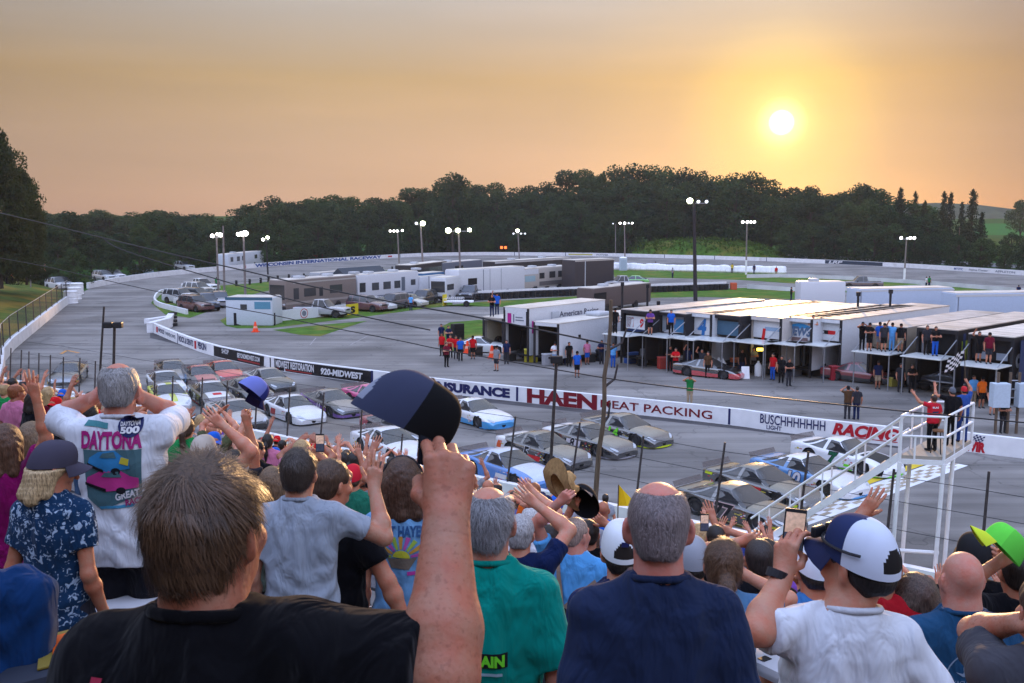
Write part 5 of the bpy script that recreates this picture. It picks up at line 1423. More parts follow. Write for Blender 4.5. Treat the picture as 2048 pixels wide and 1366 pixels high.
def rotm(yaw=0, pitch=0, roll=0):
    """head or cap orientation: yaw + turns to the right, pitch + looks up, roll + tips to the right"""
    return np.array(Matrix.Rotation(-R(yaw), 3, 'Z') @ Matrix.Rotation(R(pitch), 3, 'X') @ Matrix.Rotation(R(roll), 3, 'Y'))
def head_field(F, c, Rm, s=1.0, chin=1.0, neckto=None, fat=0.0):
    P = lambda x, y, z: c + Rm @ (A3(x, y, z) * s)
    F.el(P(0, -.016, .032), A3(.076, .097, .090) * s, Rm, k=.02)
    F.el(P(0, .030, -.030), A3(.062 + fat, .070, .082) * s, Rm, k=.03)
    F.el(P(0, .045, -.085), A3(.046 + fat, .046, .034) * s, Rm, k=.03)
    F.el(P(0, .085, -.098), A3(.020, .016, .016) * s, Rm, k=.02)          # chin
    F.el(P(0, .082, .028), A3(.050, .016, .014) * s, Rm, k=.02)          # brow
    F.rc(P(0, .098, .008), P(0, .118, -.036), .009 * s, .0135 * s, k=.012)    # nose
    for q in (-1, 1):
        F.el(P(q * .031, .088, .002), A3(.015, .010, .010) * s, Rm, k=.006, op='sub')
        F.el(P(q * .030, .083, .002), A3(.0125, .011, .010) * s, Rm, k=.003)
        F.el(P(q * .042, .070, -.035), A3(.024, .024, .022) * s, Rm, k=.02)    # cheek
        e = Rm @ np.array(Matrix.Rotation(R(q * 28), 3, 'Z'))
        F.el(P(q * .083, -.006, -.006), A3(.010, .021, .033) * s, e, k=.010)   # ear
        F.el(P(q * .079, -.008, -.026), A3(.010, .013, .016) * s, e, k=.008)
        F.el(P(q * .091, .004, .000), A3(.006, .011, .017) * s, e, k=.005, op='sub')
    F.el(P(0, .094, -.058), A3(.024, .008, .007) * s, Rm, k=.006)          # lips
    F.el(P(0, .103, -.0625), A3(.022, .006, .0018) * s, Rm, k=.002, op='sub')
    if neckto is not None:
        F.rc(P(0, -.018, -.05), neckto, .059 * s + fat, .072 * s + fat, k=.035)
def hair_field(kind, c, Rm, s=1.0, th=.010):
    F = Field(); P = lambda x, y, z: c + Rm @ (A3(x, y, z) * s)
    d = Rm @ A3(0, .86, -.51); fr = (P(0, .048, .0), d)
    dn = (P(0, 0, -.090), Rm @ A3(0, -.25, -.97))
    t = th
    if kind in ('short', 'buzz', 'fringe', 'crop'):
        F.el(P(0, -.018, .034), A3(.078 + t, .098 + t, .090 + t) * s, Rm, k=.02, clip=fr)
        F.el(P(0, -.050, -.030), A3(.060 + t * .6, .062 + t * .5, .062) * s, Rm, k=.03, clip=[fr, dn])
        for q in (-1, 1):
            F.el(P(q * .092, .030, -.030), A3(.032, .044, .055) * s, Rm, k=.01, op='sub')
        if kind == 'fringe': F.el(P(0, .0, .132), A3(.060, .090, .054) * s, Rm, k=.02, op='sub')
    elif kind in ('long', 'bob', 'pony', 'bun'):
        F.el(P(0, -.018, .034), A3(.082 + t, .102 + t, .094 + t) * s, Rm, k=.02, clip=fr)
        F.el(P(0, -.055, -.03), A3(.070 + t, .062 + t, .075) * s, Rm, k=.03)
        if kind == 'pony':
            F.rc(P(0, -.115, -.01), P(0, -.150, -.05), .030 * s, .036 * s, k=.015); F.rc(P(0, -.150, -.05), P(.01, -.155, -.20), .040 * s, .034 * s, k=.02); F.rc(P(.01, -.155, -.20), P(.0, -.14, -.34), .034 * s, .010 * s, k=.02)
        elif kind == 'bun': F.el(P(0, -.12, .08), A3(.045, .045, .04) * s, Rm, k=.01)
        else:
            e = .36 if kind == 'long' else .15
            for x in (-.05, 0, .05): F.rc(P(x, -.06, .0), P(x * 1.5, -.085 - .02 * (x == 0), -e), .058 * s, .040 * s, k=.03)
            for q in (-1, 1): F.rc(P(q * .075, -.01, .03), P(q * .085, -.02, -e * .8), .030 * s, .026 * s, k=.03)
    return F
def strands(hm, rm, count, length, width, seed=0, lift=.25, flow=None, tone=(.55, 1.5), color=(.1, .07, .05), parent=None, c=None, curl=.0, whorl=None):
    """fine ribbons of hair rooted on the hair surface hm (V, F), combed along the skull"""
    V, F = hm; rng = np.random.default_rng(seed)
    Nv = vnormals(V, F); fc = V[F].mean(1); fn = nrm_rows(Nv[F].mean(1)); area = np.linalg.norm(np.cross(V[F[:, 2]] - V[F[:, 0]], V[F[:, 3]] - V[F[:, 1]]), axis=1)
    out = fn @ A3(0, 0, 1)
    pick = rng.choice(len(F), count, p=area / area.sum())
    u = rng.random((count, 2)); q = V[F[pick]]
    root = (q[:, 0] * (1 - u[:, :1]) + q[:, 1] * u[:, :1]) * (1 - u[:, 1:]) + (q[:, 3] * (1 - u[:, :1]) + q[:, 2] * u[:, :1]) * u[:, 1:]
    lc = (root - c) @ rm; ok = ~((np.abs(lc[:, 0]) > .055) & (lc[:, 1] > -.030) & (lc[:, 2] < .020)); root = root[ok]; pick = pick[ok]; count = len(root)
    n = fn[pick]
    wc = c + rm @ A3(*(whorl or (0.01, -.06, .12)))
    rad = root - wc; down = np.tile(rm @ A3(0, -.25, -1), (count, 1))
    f = nrm_rows(rad) * .7 + down * .6 + np.cross(n, nrm_rows(rad)) * .35
    # broad locks wave together
    ph = np.stack([np.sin(root @ rng.normal(size=3) * 70 + rng.random() * 6) for _ in range(3)], 1)
    f = f + ph * .28 + rng.normal(size=(count, 3)) * .14
    f = nrm_rows(f - n * np.sum(f * n, 1)[:, None])
    Ls = length * rng.uniform(.5, 1.25, count); side = nrm_rows(np.cross(f, n)); w = width * rng.uniform(.6, 1.2, count)
    nseg = 4; P = []
    cur = root - n * .002
    for i in range(nseg + 1):
        t = i / nseg
        ww = (w * (1 - .75 * t))[:, None]
        P.append(cur - side * ww); P.append(cur + side * ww)
        bend = n * (lift * (1 - 1.35 * t) + curl * np.sin(t * 5 + ph[:, :1])) 
        cur = cur + (f + bend) * (Ls / nseg)[:, None]
    Pn = np.stack(P, 1)   # count, 2*(nseg+1), 3
    base = (np.arange(count) * 2 * (nseg + 1))[:, None]
    Fq = np.concatenate([base + np.array([2 * i, 2 * i + 1, 2 * i + 3, 2 * i + 2]) for i in range(nseg)], 0)
    me = np_mesh('hair_strands', [(Pn.reshape(-1, 3), Fq)])
    lock = .5 + .5 * ph.mean(1); tn = tone[0] + (tone[1] - tone[0]) * np.clip(lock * .6 + rng.random(count) * .5, 0, 1)
    a = me.attributes.new('tone', 'FLOAT', 'POINT'); a.data.foreach_set('value', np.repeat(tn, 2 * (nseg + 1)).astype(np.float32))
    return link('hair_strands', me, STRAND, parent, color=color)
def nrm_rows(a): return a / (np.linalg.norm(a, axis=1)[:, None] + 1e-12)

def cap_mesh(c, Rm, s=1.0, bill=True, bl=.075, n=36, opening=False, deep=.0):
    """baseball cap in head coordinates, bill towards +y. material 0 front panels, 1 back panels, 2 bill, 3 opening"""
    mb = MB(); P = lambda x, y, z: Vector(tuple(c + Rm @ (A3(x, y, z) * s)))
    n = 72 if opening else n; rows = []; m = n // 4
    for i in range(m + 1):
        th = math.pi / 2 * i / m
        row = []
        for j in range(n):
            a = 2 * math.pi * j / n; r = math.cos(th) ** .62 if i < m else 0.0
            x = .093 * r * math.sin(a); y = -.012 + .116 * r * math.cos(a); z = .014 + deep + .126 * math.sin(th) + .026 * math.cos(a) * math.cos(th)
            seam = .006 * (1 if j % (n // 6) == 0 else 0)
            row.append(P(x * (1 - seam), y * (1 - seam), z))
        rows.append(row)
    nv = len(mb.v); mb.v.extend(v for r in rows for v in r)
    for i in range(m):
        for j in range(n):
            a = 2 * math.pi * (j + .5) / n
            mi = 0 if math.cos(a) > .12 else 1
            if opening and (i + .5) / m > .10 and (abs(a - math.pi) / .56) ** 2 + (((i + .5) / m - .10) / .36) ** 2 < 1: mi = 3
            mb.f.append((nv + i * n + j, nv + i * n + (j + 1) % n, nv + (i + 1) * n + (j + 1) % n, nv + (i + 1) * n + j)); mb.mi.append(mi)
    if bill:
        T = []; 
        for off in (0, -.004):
            A = []
            for k in range(6):
                t = k / 5; row = []
                for j in range(13):
                    a = R(-66 + 132 * j / 12); r = 1.0
                    x = .093 * math.sin(a); y = -.012 + .116 * math.cos(a)
                    ex = bl * t * (math.cos(a * 1.15) ** .7 if abs(a * 1.15) < 1.57 else 0)
                    yy = y + ex; xx = x * (1 + .06 * t); zz = .018 + deep + .026 * math.cos(a) - .030 * (xx / .085) ** 2 * t - .016 * t + off
                    row.append(P(xx, yy, zz))
                A.append(row)
            mb.grid(A, mi=2, flip=(off == 0)); T.append(A)
    mb.add([P(0, -.012, .144 + deep), P(.008, -.012, .140 + deep), P(-.008, -.012, .140 + deep), P(0, -.004, .140 + deep), P(0, -.020, .140 + deep)], [(0, 1, 3), (0, 3, 2), (0, 2, 4), (0, 4, 1)], mi=0)
    return mb.mesh('cap')
def cap_mats(front, back=None, bill=None, hair=(.02, .015, .012)):
    return [flat(front, .9, .15), flat(back or front, .9, .15), flat(bill or front, .85, .15), flat(hair, .8, .2)]

def ik(sh, wr, l1, l2, pole):
    v = wr - sh; d = np.linalg.norm(v); mx = (l1 + l2) * .995
    if d > mx: wr = sh + v / d * mx; v = wr - sh; d = mx
    if d < .12: d = .12
    u = nrmz(v); a = (l1 * l1 - l2 * l2 + d * d) / (2 * d); h = math.sqrt(max(0, l1 * l1 - a * a))
    p = np.asarray(pole, float); p = nrmz(p - u * (p @ u)); return sh + u * a + p * h, wr
def cloth_disp(V, F, amp, seed, arms=()):
    """drape folds pushed into the garment"""
    rng = np.random.default_rng(seed); Nn = vnormals(V, F)
    th = np.arctan2(V[:, 0], V[:, 1]); z = V[:, 2]
    d = np.zeros(len(V))
    for i in range(4):
        k = rng.uniform(3, 8); m = rng.uniform(-9, 9); ph = rng.random() * 6
        w = np.sin(k * th + m * z + ph + .8 * np.sin(z * 11 + ph)); d += np.sign(w) * np.abs(w) ** 1.0 * rng.uniform(.4, 1)
    # sagging cross folds in the small of the back and at the hem
    w2 = np.sin(z * 52 + 3 * np.sin(th * 2 + rng.random() * 6) + rng.random() * 6); low = np.clip((1.20 - z) / .25, 0, 1)
    d = d * .5 + w2 * low * .9
    for sp in arms:
        r = V - sp; dist = np.linalg.norm(r, axis=1); d += .7 * np.sin(dist * 75 + rng.random() * 6) * np.exp(-(dist / .17) ** 2)
    return V + Nn * np.maximum(amp * d, -.005)[:, None]

class Person: pass
def person(label, loc, yaw=0, s=1.0, h=.012, w=1.0, b=0.0, skin=(.42, .22, .15), shirt=(.4, .4, .42), hair=('short', (.05, .035, .025)), cap=None, pants=((.03, .03, .04), 'long'), L=None, Rr=None,
           head=(0, 0, 0), seed=0, sleeve=.62, group='spectators standing in the grandstand', legs=True, shirt_m=None, skin_m=None, collar=False, female=False, hem=.86, name='person', cat='person', fold=1.0, hs=None, neckfat=0.0, lean=(0, 0), af=1.0):
    """builds one figure facing +y at its own origin. L / Rr: None (hanging) or dict(w=(x,y,z) wrist, pose, palm, fdir, pole) in the figure's own metres"""
    rng = np.random.default_rng(seed + 17)
    hh = hs or max(.0055, h * .8); harm = max(.006, h * .8); hhand = max(.0036, min(.006, h * .5)) if h < .016 else .0085
    neck = A3(lean[0] * .5, -.012 + lean[1] * .5, 1.455); hc = A3(lean[0], .018 + lean[1], 1.608)
    Rm = rotm(*head)
    B = Field(); head_field(B, hc, Rm, 1.0, neckto=neck, fat=neckfat)
    parts = [B.mesh(hh)]
    B2 = Field(); B2.el((0, -.01, 1.40), (.09, .055, .05)); parts.append(B2.mesh(max(h, .015)))
    shw = .172 * w * (.88 if female else 1)
    SH = Field()
    rx = [v * w * (.92 if female else 1) for v in (.184, .180, .172, .182, .190, .176, .132, .090, .074)]
    zt = (hem, .95, 1.08, 1.20, 1.29, 1.365, 1.42, 1.465, 1.488); ry = (.130 + b * .7, .132 + b, .128 + b, .128 + b * .5, .128, .116, .102, .088, .076); cyy = (b * .4, b * .4, b * .4, 0, -.006, -.012, -.014, -.012, -.010)
    if female: rx[2] *= .93; rx[0] *= 1.05; rx[1] *= 1.04
    SH.loft([(z, lean[0] * max(0, (z - .9) / .7), cyy[i] + lean[1] * max(0, (z - .9) / .7), rx[i], ry[i]) for i, z in enumerate(zt)], k=.03)
    armpts = []
    for side, A in ((-1, L), (1, Rr)):
        up = 0.0
        sh = A3(side * shw + lean[0] * .7, -.010 + lean[1] * .7, 1.378)
        if A is None:
            wr = sh + A3(side * .075, .05, -.53); pole = A3(side * .3, -1, 0); pose = 'relaxed'; palm = A3(-side, .25, 0); fd = None
        else:
            wr = np.asarray(A['w'], float); pose = A.get('pose', 'open'); palm = np.asarray(A.get('palm', (0, 1, 0)), float); pole = np.asarray(A.get('pole', (side * 1.0, -.15, -.6)), float); fd = A.get('fdir')
            up = np.clip((wr[2] - 1.25) / .5, 0, 1); sh = sh + A3(-side * .012 * up, 0, .045 * up)
        el, wr = (A['e'], wr) if A and 'e' in A else ik(sh, wr, .295, .265, pole)
        f = Field(); fat = (1 + .24 * (w - 1)) * af; thin = .84 if female else 1.0
        f.rc(sh, el, .054 * fat * thin, .043 * fat * thin, k=.02); mid = el + (wr - el) * .28
        f.rc(el, mid, .042 * fat * thin, .046 * fat * thin, k=.025); f.rc(mid, wr, .046 * fat * thin, .029 * thin * af, k=.025)
        zd = nrmz(np.asarray(fd, float)) if fd is not None else nrmz(wr - el)
        parts.append(f.mesh(harm))
        hf = Field(); hf.rc(wr - nrmz(wr - el) * .03, wr, .032 * thin * af, .029 * thin * af, k=.02); hand(hf, wr, zd, palm, side, pose, (.98 if not female else .88) * af ** .4)
        parts.append(hf.mesh(hhand))
        cu = sh + (el - sh) * sleeve; dv = nrmz(el - sh)
        SH.rc(sh + A3(side * .003, 0, 0), sh + (el - sh) * 1.0, .066 * fat, .072 * fat * (1.0 if not female else .88), k=.055, clip=(cu, dv))
        SH.rc(A3(side * .045, -.018, 1.452), sh + A3(-side * .012, 0, .020), .044, .050, k=.05)
        armpts.append(sh + A3(0, 0, -.08))
    if legs:
        for side in (-1, 1):
            f = Field(); hp = A3(side * .088, 0, .90); kn = A3(side * .095, .015, .48); an = A3(side * .10, -.02, .09)
            f.rc(kn, kn + (an - kn) * .35, .052, .058, k=.03); f.rc(kn + (an - kn) * .35, an, .058, .036, k=.03)
            if pants[1] == 'shorts': parts.append(f.mesh(max(h, .016)))
    root = link(name, np_mesh('body', parts), skin_m or SKIN, color=skin)
    root.location = loc; root.rotation_euler = (0, 0, -R(yaw)); root.scale = (s, s, s)
    tag(root, label, cat, group)
    V, Fq = SH.mesh(h)
    # open the neck
    if fold: V = cloth_disp(V, Fq, .0062 * fold, seed, armpts)
    if h > .013: V = relax(V, Fq, 1)
    so = link('shirt', np_mesh('shirt', [(V, Fq)]), shirt_m or CLOTH, root, color=shirt)
    if collar:
        mb = MB(); pts = []
        for k in range(25):
            a = 2 * math.pi * k / 24; pts.append((lean[0] * .8 + (.077 + neckfat) * math.sin(a), -.012 + lean[1] * .8 + (.070 + neckfat) * math.cos(a), 1.484 - .016 * math.cos(a)))
        mb.tube(pts, .0105, 8, cap=False); link('collar', mb.mesh('collar'), shirt_m or CLOTH, so, color=tuple(c * .85 for c in shirt), smooth=True)
    if legs:
        PF = Field(); PF.loft([(.80, 0, b * .3, .150 * w, .108 + b * .5), (.95, 0, b * .3, .158 * w, .110 + b * .5), (1.03, 0, b * .3, .150 * w, .108 + b * .5)], k=.03)
        for side in (-1, 1):
            hp = A3(side * .085 * w, 0, .88); kn = A3(side * .095, .015, .48); an = A3(side * .10, -.02, .06)
            if pants[1] == 'shorts': PF.rc(hp, kn, .090 * w, .082, k=.05, clip=(kn + A3(0, 0, .03), A3(0, 0, -1)))
            else: PF.rc(hp, kn, .088 * w, .066, k=.05); PF.rc(kn, an, .066, .056, k=.03)
        link('trousers' if pants[1] != 'shorts' else 'shorts', np_mesh('trousers', [PF.mesh(max(.014, h * 1.2))]), CLOTH, root, color=pants[0])
        for side in (-1, 1):
            sf = Field(); an = A3(side * .10, -.02, .06); sf.rc(an + A3(0, -.02, -.02), an + A3(side * .02, .15, -.03), .042, .036, k=.02); link('shoe', np_mesh('shoe', [sf.mesh(.016)]), rubber_m, root)
    hm = None
    if hair and hair[0] != 'none':
        HF = hair_field(hair[0], hc, Rm, 1.0, .006 if hair[0] == 'buzz' else .011 if len(hair) < 3 else hair[2])
        V, Fq = HF.mesh(hh, clips=[(hc + Rm @ A3(0, 0, .010), Rm @ A3(0, -.22, .97))] if cap else ()); Nn = vnormals(V, Fq)
        nz = sum(np.sin(V @ rng.normal(size=3) * 95 + rng.random() * 6) for _ in range(4)) * .25
        V = V + Nn * (nz * (.0008 if hair[0] == 'buzz' or len(hair) > 2 else .0035))[:, None]
        hm = (V, Fq); link('hair', np_mesh('hair', [hm]), HAIR, root, color=hair[1])
    if cap:
        cr = Rm @ rotm(cap.get('yaw', 0), cap.get('pitch', 0))
        me = cap_mesh(hc, cr, 1.0, opening=cap.get('opening', False), bill=cap.get('bill', True))
        link('cap', me, parent=root, mats=cap_mats(cap['c'], cap.get('b'), cap.get('bill_c'), hair[1] if hair else (.3, .2, .15)), smooth=True)
    P_ = Person(); P_.o = root; P_.hc = hc; P_.Rm = Rm; P_.hair = hm; P_.shirt = so; P_.s = s; P_.loc = Vector(loc); P_.yaw = yaw
    return P_
def copy_person(src, label, loc, yaw, s, colors, group=None):
    """a further figure sharing the shapes of src; colours by part name"""
    r = src.copy(); COL.objects.link(r); r.location = loc; r.rotation_euler = (0, 0, -R(yaw)); r.scale = (s, s, s); r['label'] = label
    if group: r['group'] = group
    if 'skin' in colors: r.color = (*colors['skin'], 1)
    for ch in src.children:
        c = ch.copy(); COL.objects.link(c); c.parent = r
        k = ch.name.split('.')[0].replace('_strands', '')
        if k in colors: c.color = (*colors[k], 1)
        if k == 'cap' and 'capm' in colors:
            for i, m in enumerate(colors['capm']): c.material_slots[i].link = 'OBJECT'; c.material_slots[i].material = m
        for g in ch.children:
            d = g.copy(); COL.objects.link(d); d.parent = c
            if k == 'shirt' and 'shirt' in colors: d.color = (*[q * .85 for q in colors['shirt']], 1)
    return r
def loc_fn(loc, yaw, s):
    def f(p):
        v = Vector(p) - Vector(loc); v.rotate(Matrix.Rotation(R(yaw), 3, 'Z')); return A3(*v) / s
    return f
def phone(loc, rot, s=1.0, label='', lit=True, case=(.02, .02, .022), big=False):
    o = empty('phone', loc, 0, label, 'phone'); o.rotation_euler = rot
    w, hgt = (.074, .155) if not big else (.16, .22)
    mb = MB(); mb.box((0, 0, 0), (w, .010, hgt), bev=.004); mb.build('case', flat(case, .4), o, smooth='auto')
    for nm, z0, z1, col, st in (('screen_image', -.03, .42, (.62, .42, .30), .35), ('screen_image', -.45, -.03, (.05, .06, .09), .35)):
        k = MB(); k.box((0, -.0058, (z0 + z1) / 2 * hgt), (w * .88, .0012, (z1 - z0) * hgt)); k.build(nm, mat('screen_%d' % int(col[0] * 100), col, .2, var=.35, nscale=60, emit=col, estr=st), o)
    return o
# ------------------------------------------------------------------ pit lane: haulers, trailers, motorhomes, booth
roofm = mat('trailer_roof', (.62, .57, .50), .45, var=.12, nscale=.8, tint2=(.45, .40, .35), t2=(.5, .65))
ROOFS = [roofm, mat('roof_grey', (.40, .37, .34), .5, var=.2, nscale=.8, tint2=(.28, .25, .22)), mat('roof_tan', (.50, .43, .36), .5, var=.2, nscale=.8, tint2=(.34, .29, .24))]
AX = Vector((.745, .667, 0)).normalized(); RV = Vector((AX.y, -AX.x, 0))
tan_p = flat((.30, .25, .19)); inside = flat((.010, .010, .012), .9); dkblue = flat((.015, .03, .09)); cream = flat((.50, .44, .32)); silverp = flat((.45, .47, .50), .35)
def hauler(px, pytop, H, body, label, L=14.0, Wd=2.35, plat=2.35, ext=2.0, platm=None, sign=None, people=(), cable=True, ax=AX, door=None, group='race haulers backed up to the pit lane', lowopen=True, texts=()):
    """box trailer seen from its open rear: upper door dropped level as a deck, dark workshop below"""
    rv = Vector((ax.y, -ax.x, 0)); d = ray(px, pytop); t = (H - CAM_H) / d.z
    c = Vector((d.x * t, d.y * t, 0)); o = empty('hauler', c, 0, label, 'trailer', group)
    Mx = Matrix((rv, ax, Vector((0, 0, 1)))).transposed()
    def bx(name, lo, hi, m, parent=o, bev=0.0):
        mb = MB(); ce = [(a + b) / 2 for a, b in zip(lo, hi)]; mb.box(Mx @ Vector(ce), [b - a for a, b in zip(lo, hi)], M=Mx, bev=bev); return mb.build(name, m, parent)
    b = bx('side_wall', (0, .05, .55), (.06, L, H), body); bx('side_wall', (Wd - .06, .05, .55), (Wd, L, H), body)
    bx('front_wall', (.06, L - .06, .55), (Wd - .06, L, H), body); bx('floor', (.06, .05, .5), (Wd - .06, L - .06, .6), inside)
    r = bx('roof', (-.02, -.02, H), (Wd + .02, L + .02, H + .06), ROOFS[int(px) % 3])
    mb = MB()
    for k in range(int(L / 1.2)): mb.box(Mx @ Vector((Wd / 2, .6 + 1.2 * k, H + .066)), (Wd, .05, .012), M=Mx)
    mb.build('roof_bows', roofm, r)
    # posts of the rear frame
    for x in (.0, Wd - .12): bx('rear_post', (x - .01, -.06, .1), (x + .13, .04, H - .01), dark_m if body is not white_m else silverp)
    bx('rear_header', (.12, -.05, H - .22), (Wd - .12, .03, H - .01), body)
    # upper bulkhead with the painted sign
    if plat:
        bk = bx('bulkhead', (.12, .25, plat + .1), (Wd - .12, .32, H - .22), sign[0] if sign else inside)
        if sign:
            for k in sign[1:]:
                if k[0] == 'rect':
                    _, x0, x1, z0, z1, m = k; bx('sign_patch', (x0 * Wd, .235, z0), (x1 * Wd, .248, z1), m, bk)
                elif k[0] == 'text':
                    _, tx, xc, zc, hh, m, wd = k
                    flat_text(tx, m, bk, hh, width=wd, center=Mx @ Vector((xc * Wd, .228, zc)), ex=rv, bold=.05, shear=.12, name='lettering')
                elif k[0] == 'swoosh':
                    _, m, z0, z1 = k; mb = MB(); A = []
                    for i in range(13):
                        u = i / 12; A.append([Mx @ Vector((.2 + u * (Wd - .4), .242, z0 + (z1 - z0) * (.5 + .5 * math.sin(u * 3.0 - .4)) + q * .18 * math.sin(math.pi * u))) for q in (-1, 1)])
                    mb.grid(A); mb.build('sign_swoosh', m, bk)
        bx('inner_backing', (.12, 2.6, .6), (Wd - .12, 2.65, plat + .1), inside); bx('shade_sheet', (.0, 1.2, .02), (Wd, 1.3, .5), inside)  # dark sheets added to give the shade inside and under the trailer
        p = bx('drop_deck', (.0, -ext, plat - .06), (Wd, .0, plat + .02), platm or flat((.60, .62, .60), .22, .6), bev=.02)
        if cable:
            for x in (.06, Wd - .06):
                mb = MB(); mb.tube([Mx @ Vector((x, -ext + .15, plat)), Mx @ Vector((x, .02, H - .5))], .035, 6); mb.build('deck_strut', steel_m, p)
        for x in (.1, Wd - .1):
            mb = MB(); mb.tube([Mx @ Vector((x, -ext + .2, 0)), Mx @ Vector((x, -ext + .2, plat - .06))], .04, 6); mb.build('deck_leg', steel_m, p)
    else:
        bx('inner_backing', (.12, L * .5, .6), (Wd - .12, L * .5 + .05, H - .2), door or inside)  # backing sheet, near-black as inner shade unless a door colour is given
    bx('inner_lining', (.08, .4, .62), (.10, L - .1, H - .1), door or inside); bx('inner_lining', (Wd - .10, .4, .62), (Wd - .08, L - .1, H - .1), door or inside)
    for y in (L * .30, L * .30 + 1.1, L * .30 + 2.2):
        for x in (.2, Wd - .2):
            mb = MB(); mb.cyl((0, 0, 0), .48, .3, 16, 'X'); mb.v = [tuple(Mx @ Vector(v) + Mx @ Vector((x, y, .48))) for v in mb.v]; mb.build('wheel', rubber_m, o)
    for tx in texts:
        s, y0, y1, z0, z1, m = tx; flat_text(s, m, o, z1 - z0, width=y1 - y0, center=Mx @ Vector((Wd + .008, (y0 + y1) / 2, (z0 + z1) / 2)), ex=ax, bold=.02)
    return o, Mx
def side_box(o, Mx, lo, hi, name, m, parent=None, bev=0.0):
    mb = MB(); mb.box(Mx @ Vector([(a + b) / 2 for a, b in zip(lo, hi)]), [b - a for a, b in zip(lo, hi)], M=Mx, bev=bev); return mb.build(name, m, parent or o)
HL = {}
def haulers():
    w2 = flat((.60, .61, .63), .45)
    HL['a'] = hauler(1243, 619, 3.9, dark_m, 'black hauler with a red, white and blue 14 sign over its deck', sign=(blk, ('rect', .1, .95, 2.6, 3.5, whp), ('rect', .12, .4, 2.7, 3.4, redf), ('swoosh', dkblue, 2.4, 2.6), ('text', '1', .34, 3.0, .5, whp, .3), ('text', '9', .72, 3.05, .55, redf, .35)))
    HL['b'] = hauler(1318, 624, 3.8, dark_m, 'hauler with a grey and blue painted bulkhead behind the standing man', sign=(flat((.30, .34, .38)), ('rect', .5, .98, 2.5, 3.4, flat((.06, .22, .42))), ('rect', .2, .34, 2.6, 3.4, blk), ('swoosh', whp, 2.3, 2.6)))
    HL['c'] = hauler(1372, 625, 3.85, w2, 'white hauler with a big blue 4 beside the black one', sign=(w2, ('text', '4', .55, 2.95, 1.0, flat((.03, .16, .42)), .75)), Wd=2.2, cable=False, plat=2.3)
    HL['d'] = hauler(1408, 627, 3.85, dark_m, 'black hauler with a blue race car banner', sign=(blk, ('rect', .15, .95, 2.5, 3.45, flat((.05, .11, .17))), ('swoosh', flat((.4, .42, .42)), 2.6, 3.0), ('rect', .16, .3, 2.45, 2.62, flat((.6, .5, .04)))), Wd=3.0)
    HL['e'] = hauler(1500, 632, 3.85, flat((.55, .50, .46)), 'white faced hauler with red lettering and blue oval under the sun glare', sign=(w2, ('rect', .42, .9, 2.95, 3.2, flat((.25, .36, .5))), ('text', 'J', .35, 2.7, .7, redf, .5)), Wd=2.45)
    HL['f'] = hauler(1562, 634, 3.85, w2, 'white hauler painted with large blue and brown lettering', sign=(w2, ('text', 'NEWS', .5, 3.0, .55, flat((.10, .16, .26)), 1.9), ('swoosh', flat((.03, .28, .60)), 3.1, 3.35), ('rect', .2, .8, 2.3, 2.6, flat((.18, .12, .12)))), cable=True)
    HL['g'] = hauler(1604, 634, 3.85, w2, 'clean white hauler with one small black and red plate', sign=(w2, ('rect', .25, .62, 2.85, 3.1, blk), ('rect', .62, .8, 2.85, 3.1, redf), ('text', 'JDR', .43, 2.97, .16, whp, .6)), Wd=2.9, L=15)
    HL['h'] = hauler(1738, 650, 3.7, tan_p, 'tan hauler behind the group standing on its deck', sign=(tan_p, ('rect', .1, .3, 2.3, 2.5, flat((.2, .16, .12)))), Wd=2.45, plat=2.25)
    HL['i'] = hauler(1835, 655, 3.85, dark_m, 'black hauler with open dark rear and lime lettering along its side', sign=(inside, ('rect', .08, .2, 2.2, 3.3, flat((.2, .2, .22)))), Wd=2.45, texts=(('MM', .5, 1.9, 2.1, 3.2, flat((.36, .45, .02))),))
    HL['j'] = hauler(1938, 668, 3.85, dark_m, 'dark blue hauler with a white 9 on its side at the right edge', sign=(blk, ('rect', .15, .4, 2.5, 2.9, flat((.22, .25, .3))), ('rect', .6, .85, 2.5, 2.9, flat((.22, .25, .3)))), Wd=2.45, texts=(('9', .4, 1.2, 1.6, 2.9, whp), ('VR', 1.7, 3.0, 2.4, 3.2, whp)), L=15)
    s = HL['i'][0]
    for k, (y0, y1, m) in {'j': (.3, 14.8, dkblue), 'i': (.1, .45, dkblue)}.items():
        o, Mx = HL[k]; side_box(o, Mx, (2.70, y0, .7), (2.706, y1, 3.7), 'side_panel', m)
    # left group, nearer the middle of the picture
    ax2 = Vector((.64, .77, 0)).normalized()
    o, Mx = hauler(1008, 614, 3.9, w2, 'white trailer with two magenta crests and cursive lettering along its side', L=9.5, Wd=2.3, plat=0, ax=ax2, group='trailers by the pit entry', texts=(('American Racing', 3.6, 8.6, 3.05, 3.45, flat((.05, .05, .08))),))
    mg = flat((.42, .01, .20)); side_box(o, Mx, (.2, -.075, 2.7), (2.1, -.06, 3.68), 'rear_panel', w2)
    for x0, y in ((.4, 0),): side_box(o, Mx, (.4, -.09, 2.8), (.75, -.076, 3.5), 'crest', mg); side_box(o, Mx, (.95, -.09, 2.85), (1.02, -.076, 3.45), 'crest', navy); side_box(o, Mx, (1.15, -.09, 3.0), (1.9, -.076, 3.08), 'small_lettering', greyp); side_box(o, Mx, (1.15, -.09, 3.2), (1.8, -.076, 3.28), 'small_lettering', greyp)
    side_box(o, Mx, (2.305, .35, 2.1), (2.315, .8, 3.0), 'crest', mg); side_box(o, Mx, (2.305, 1.05, 2.2), (2.315, 1.15, 2.95), 'crest', navy); side_box(o, Mx, (2.305, 2.6, 2.9), (2.45, 3.4, 3.5), 'vent_box', silverp)
    HL['k'] = (o, Mx)
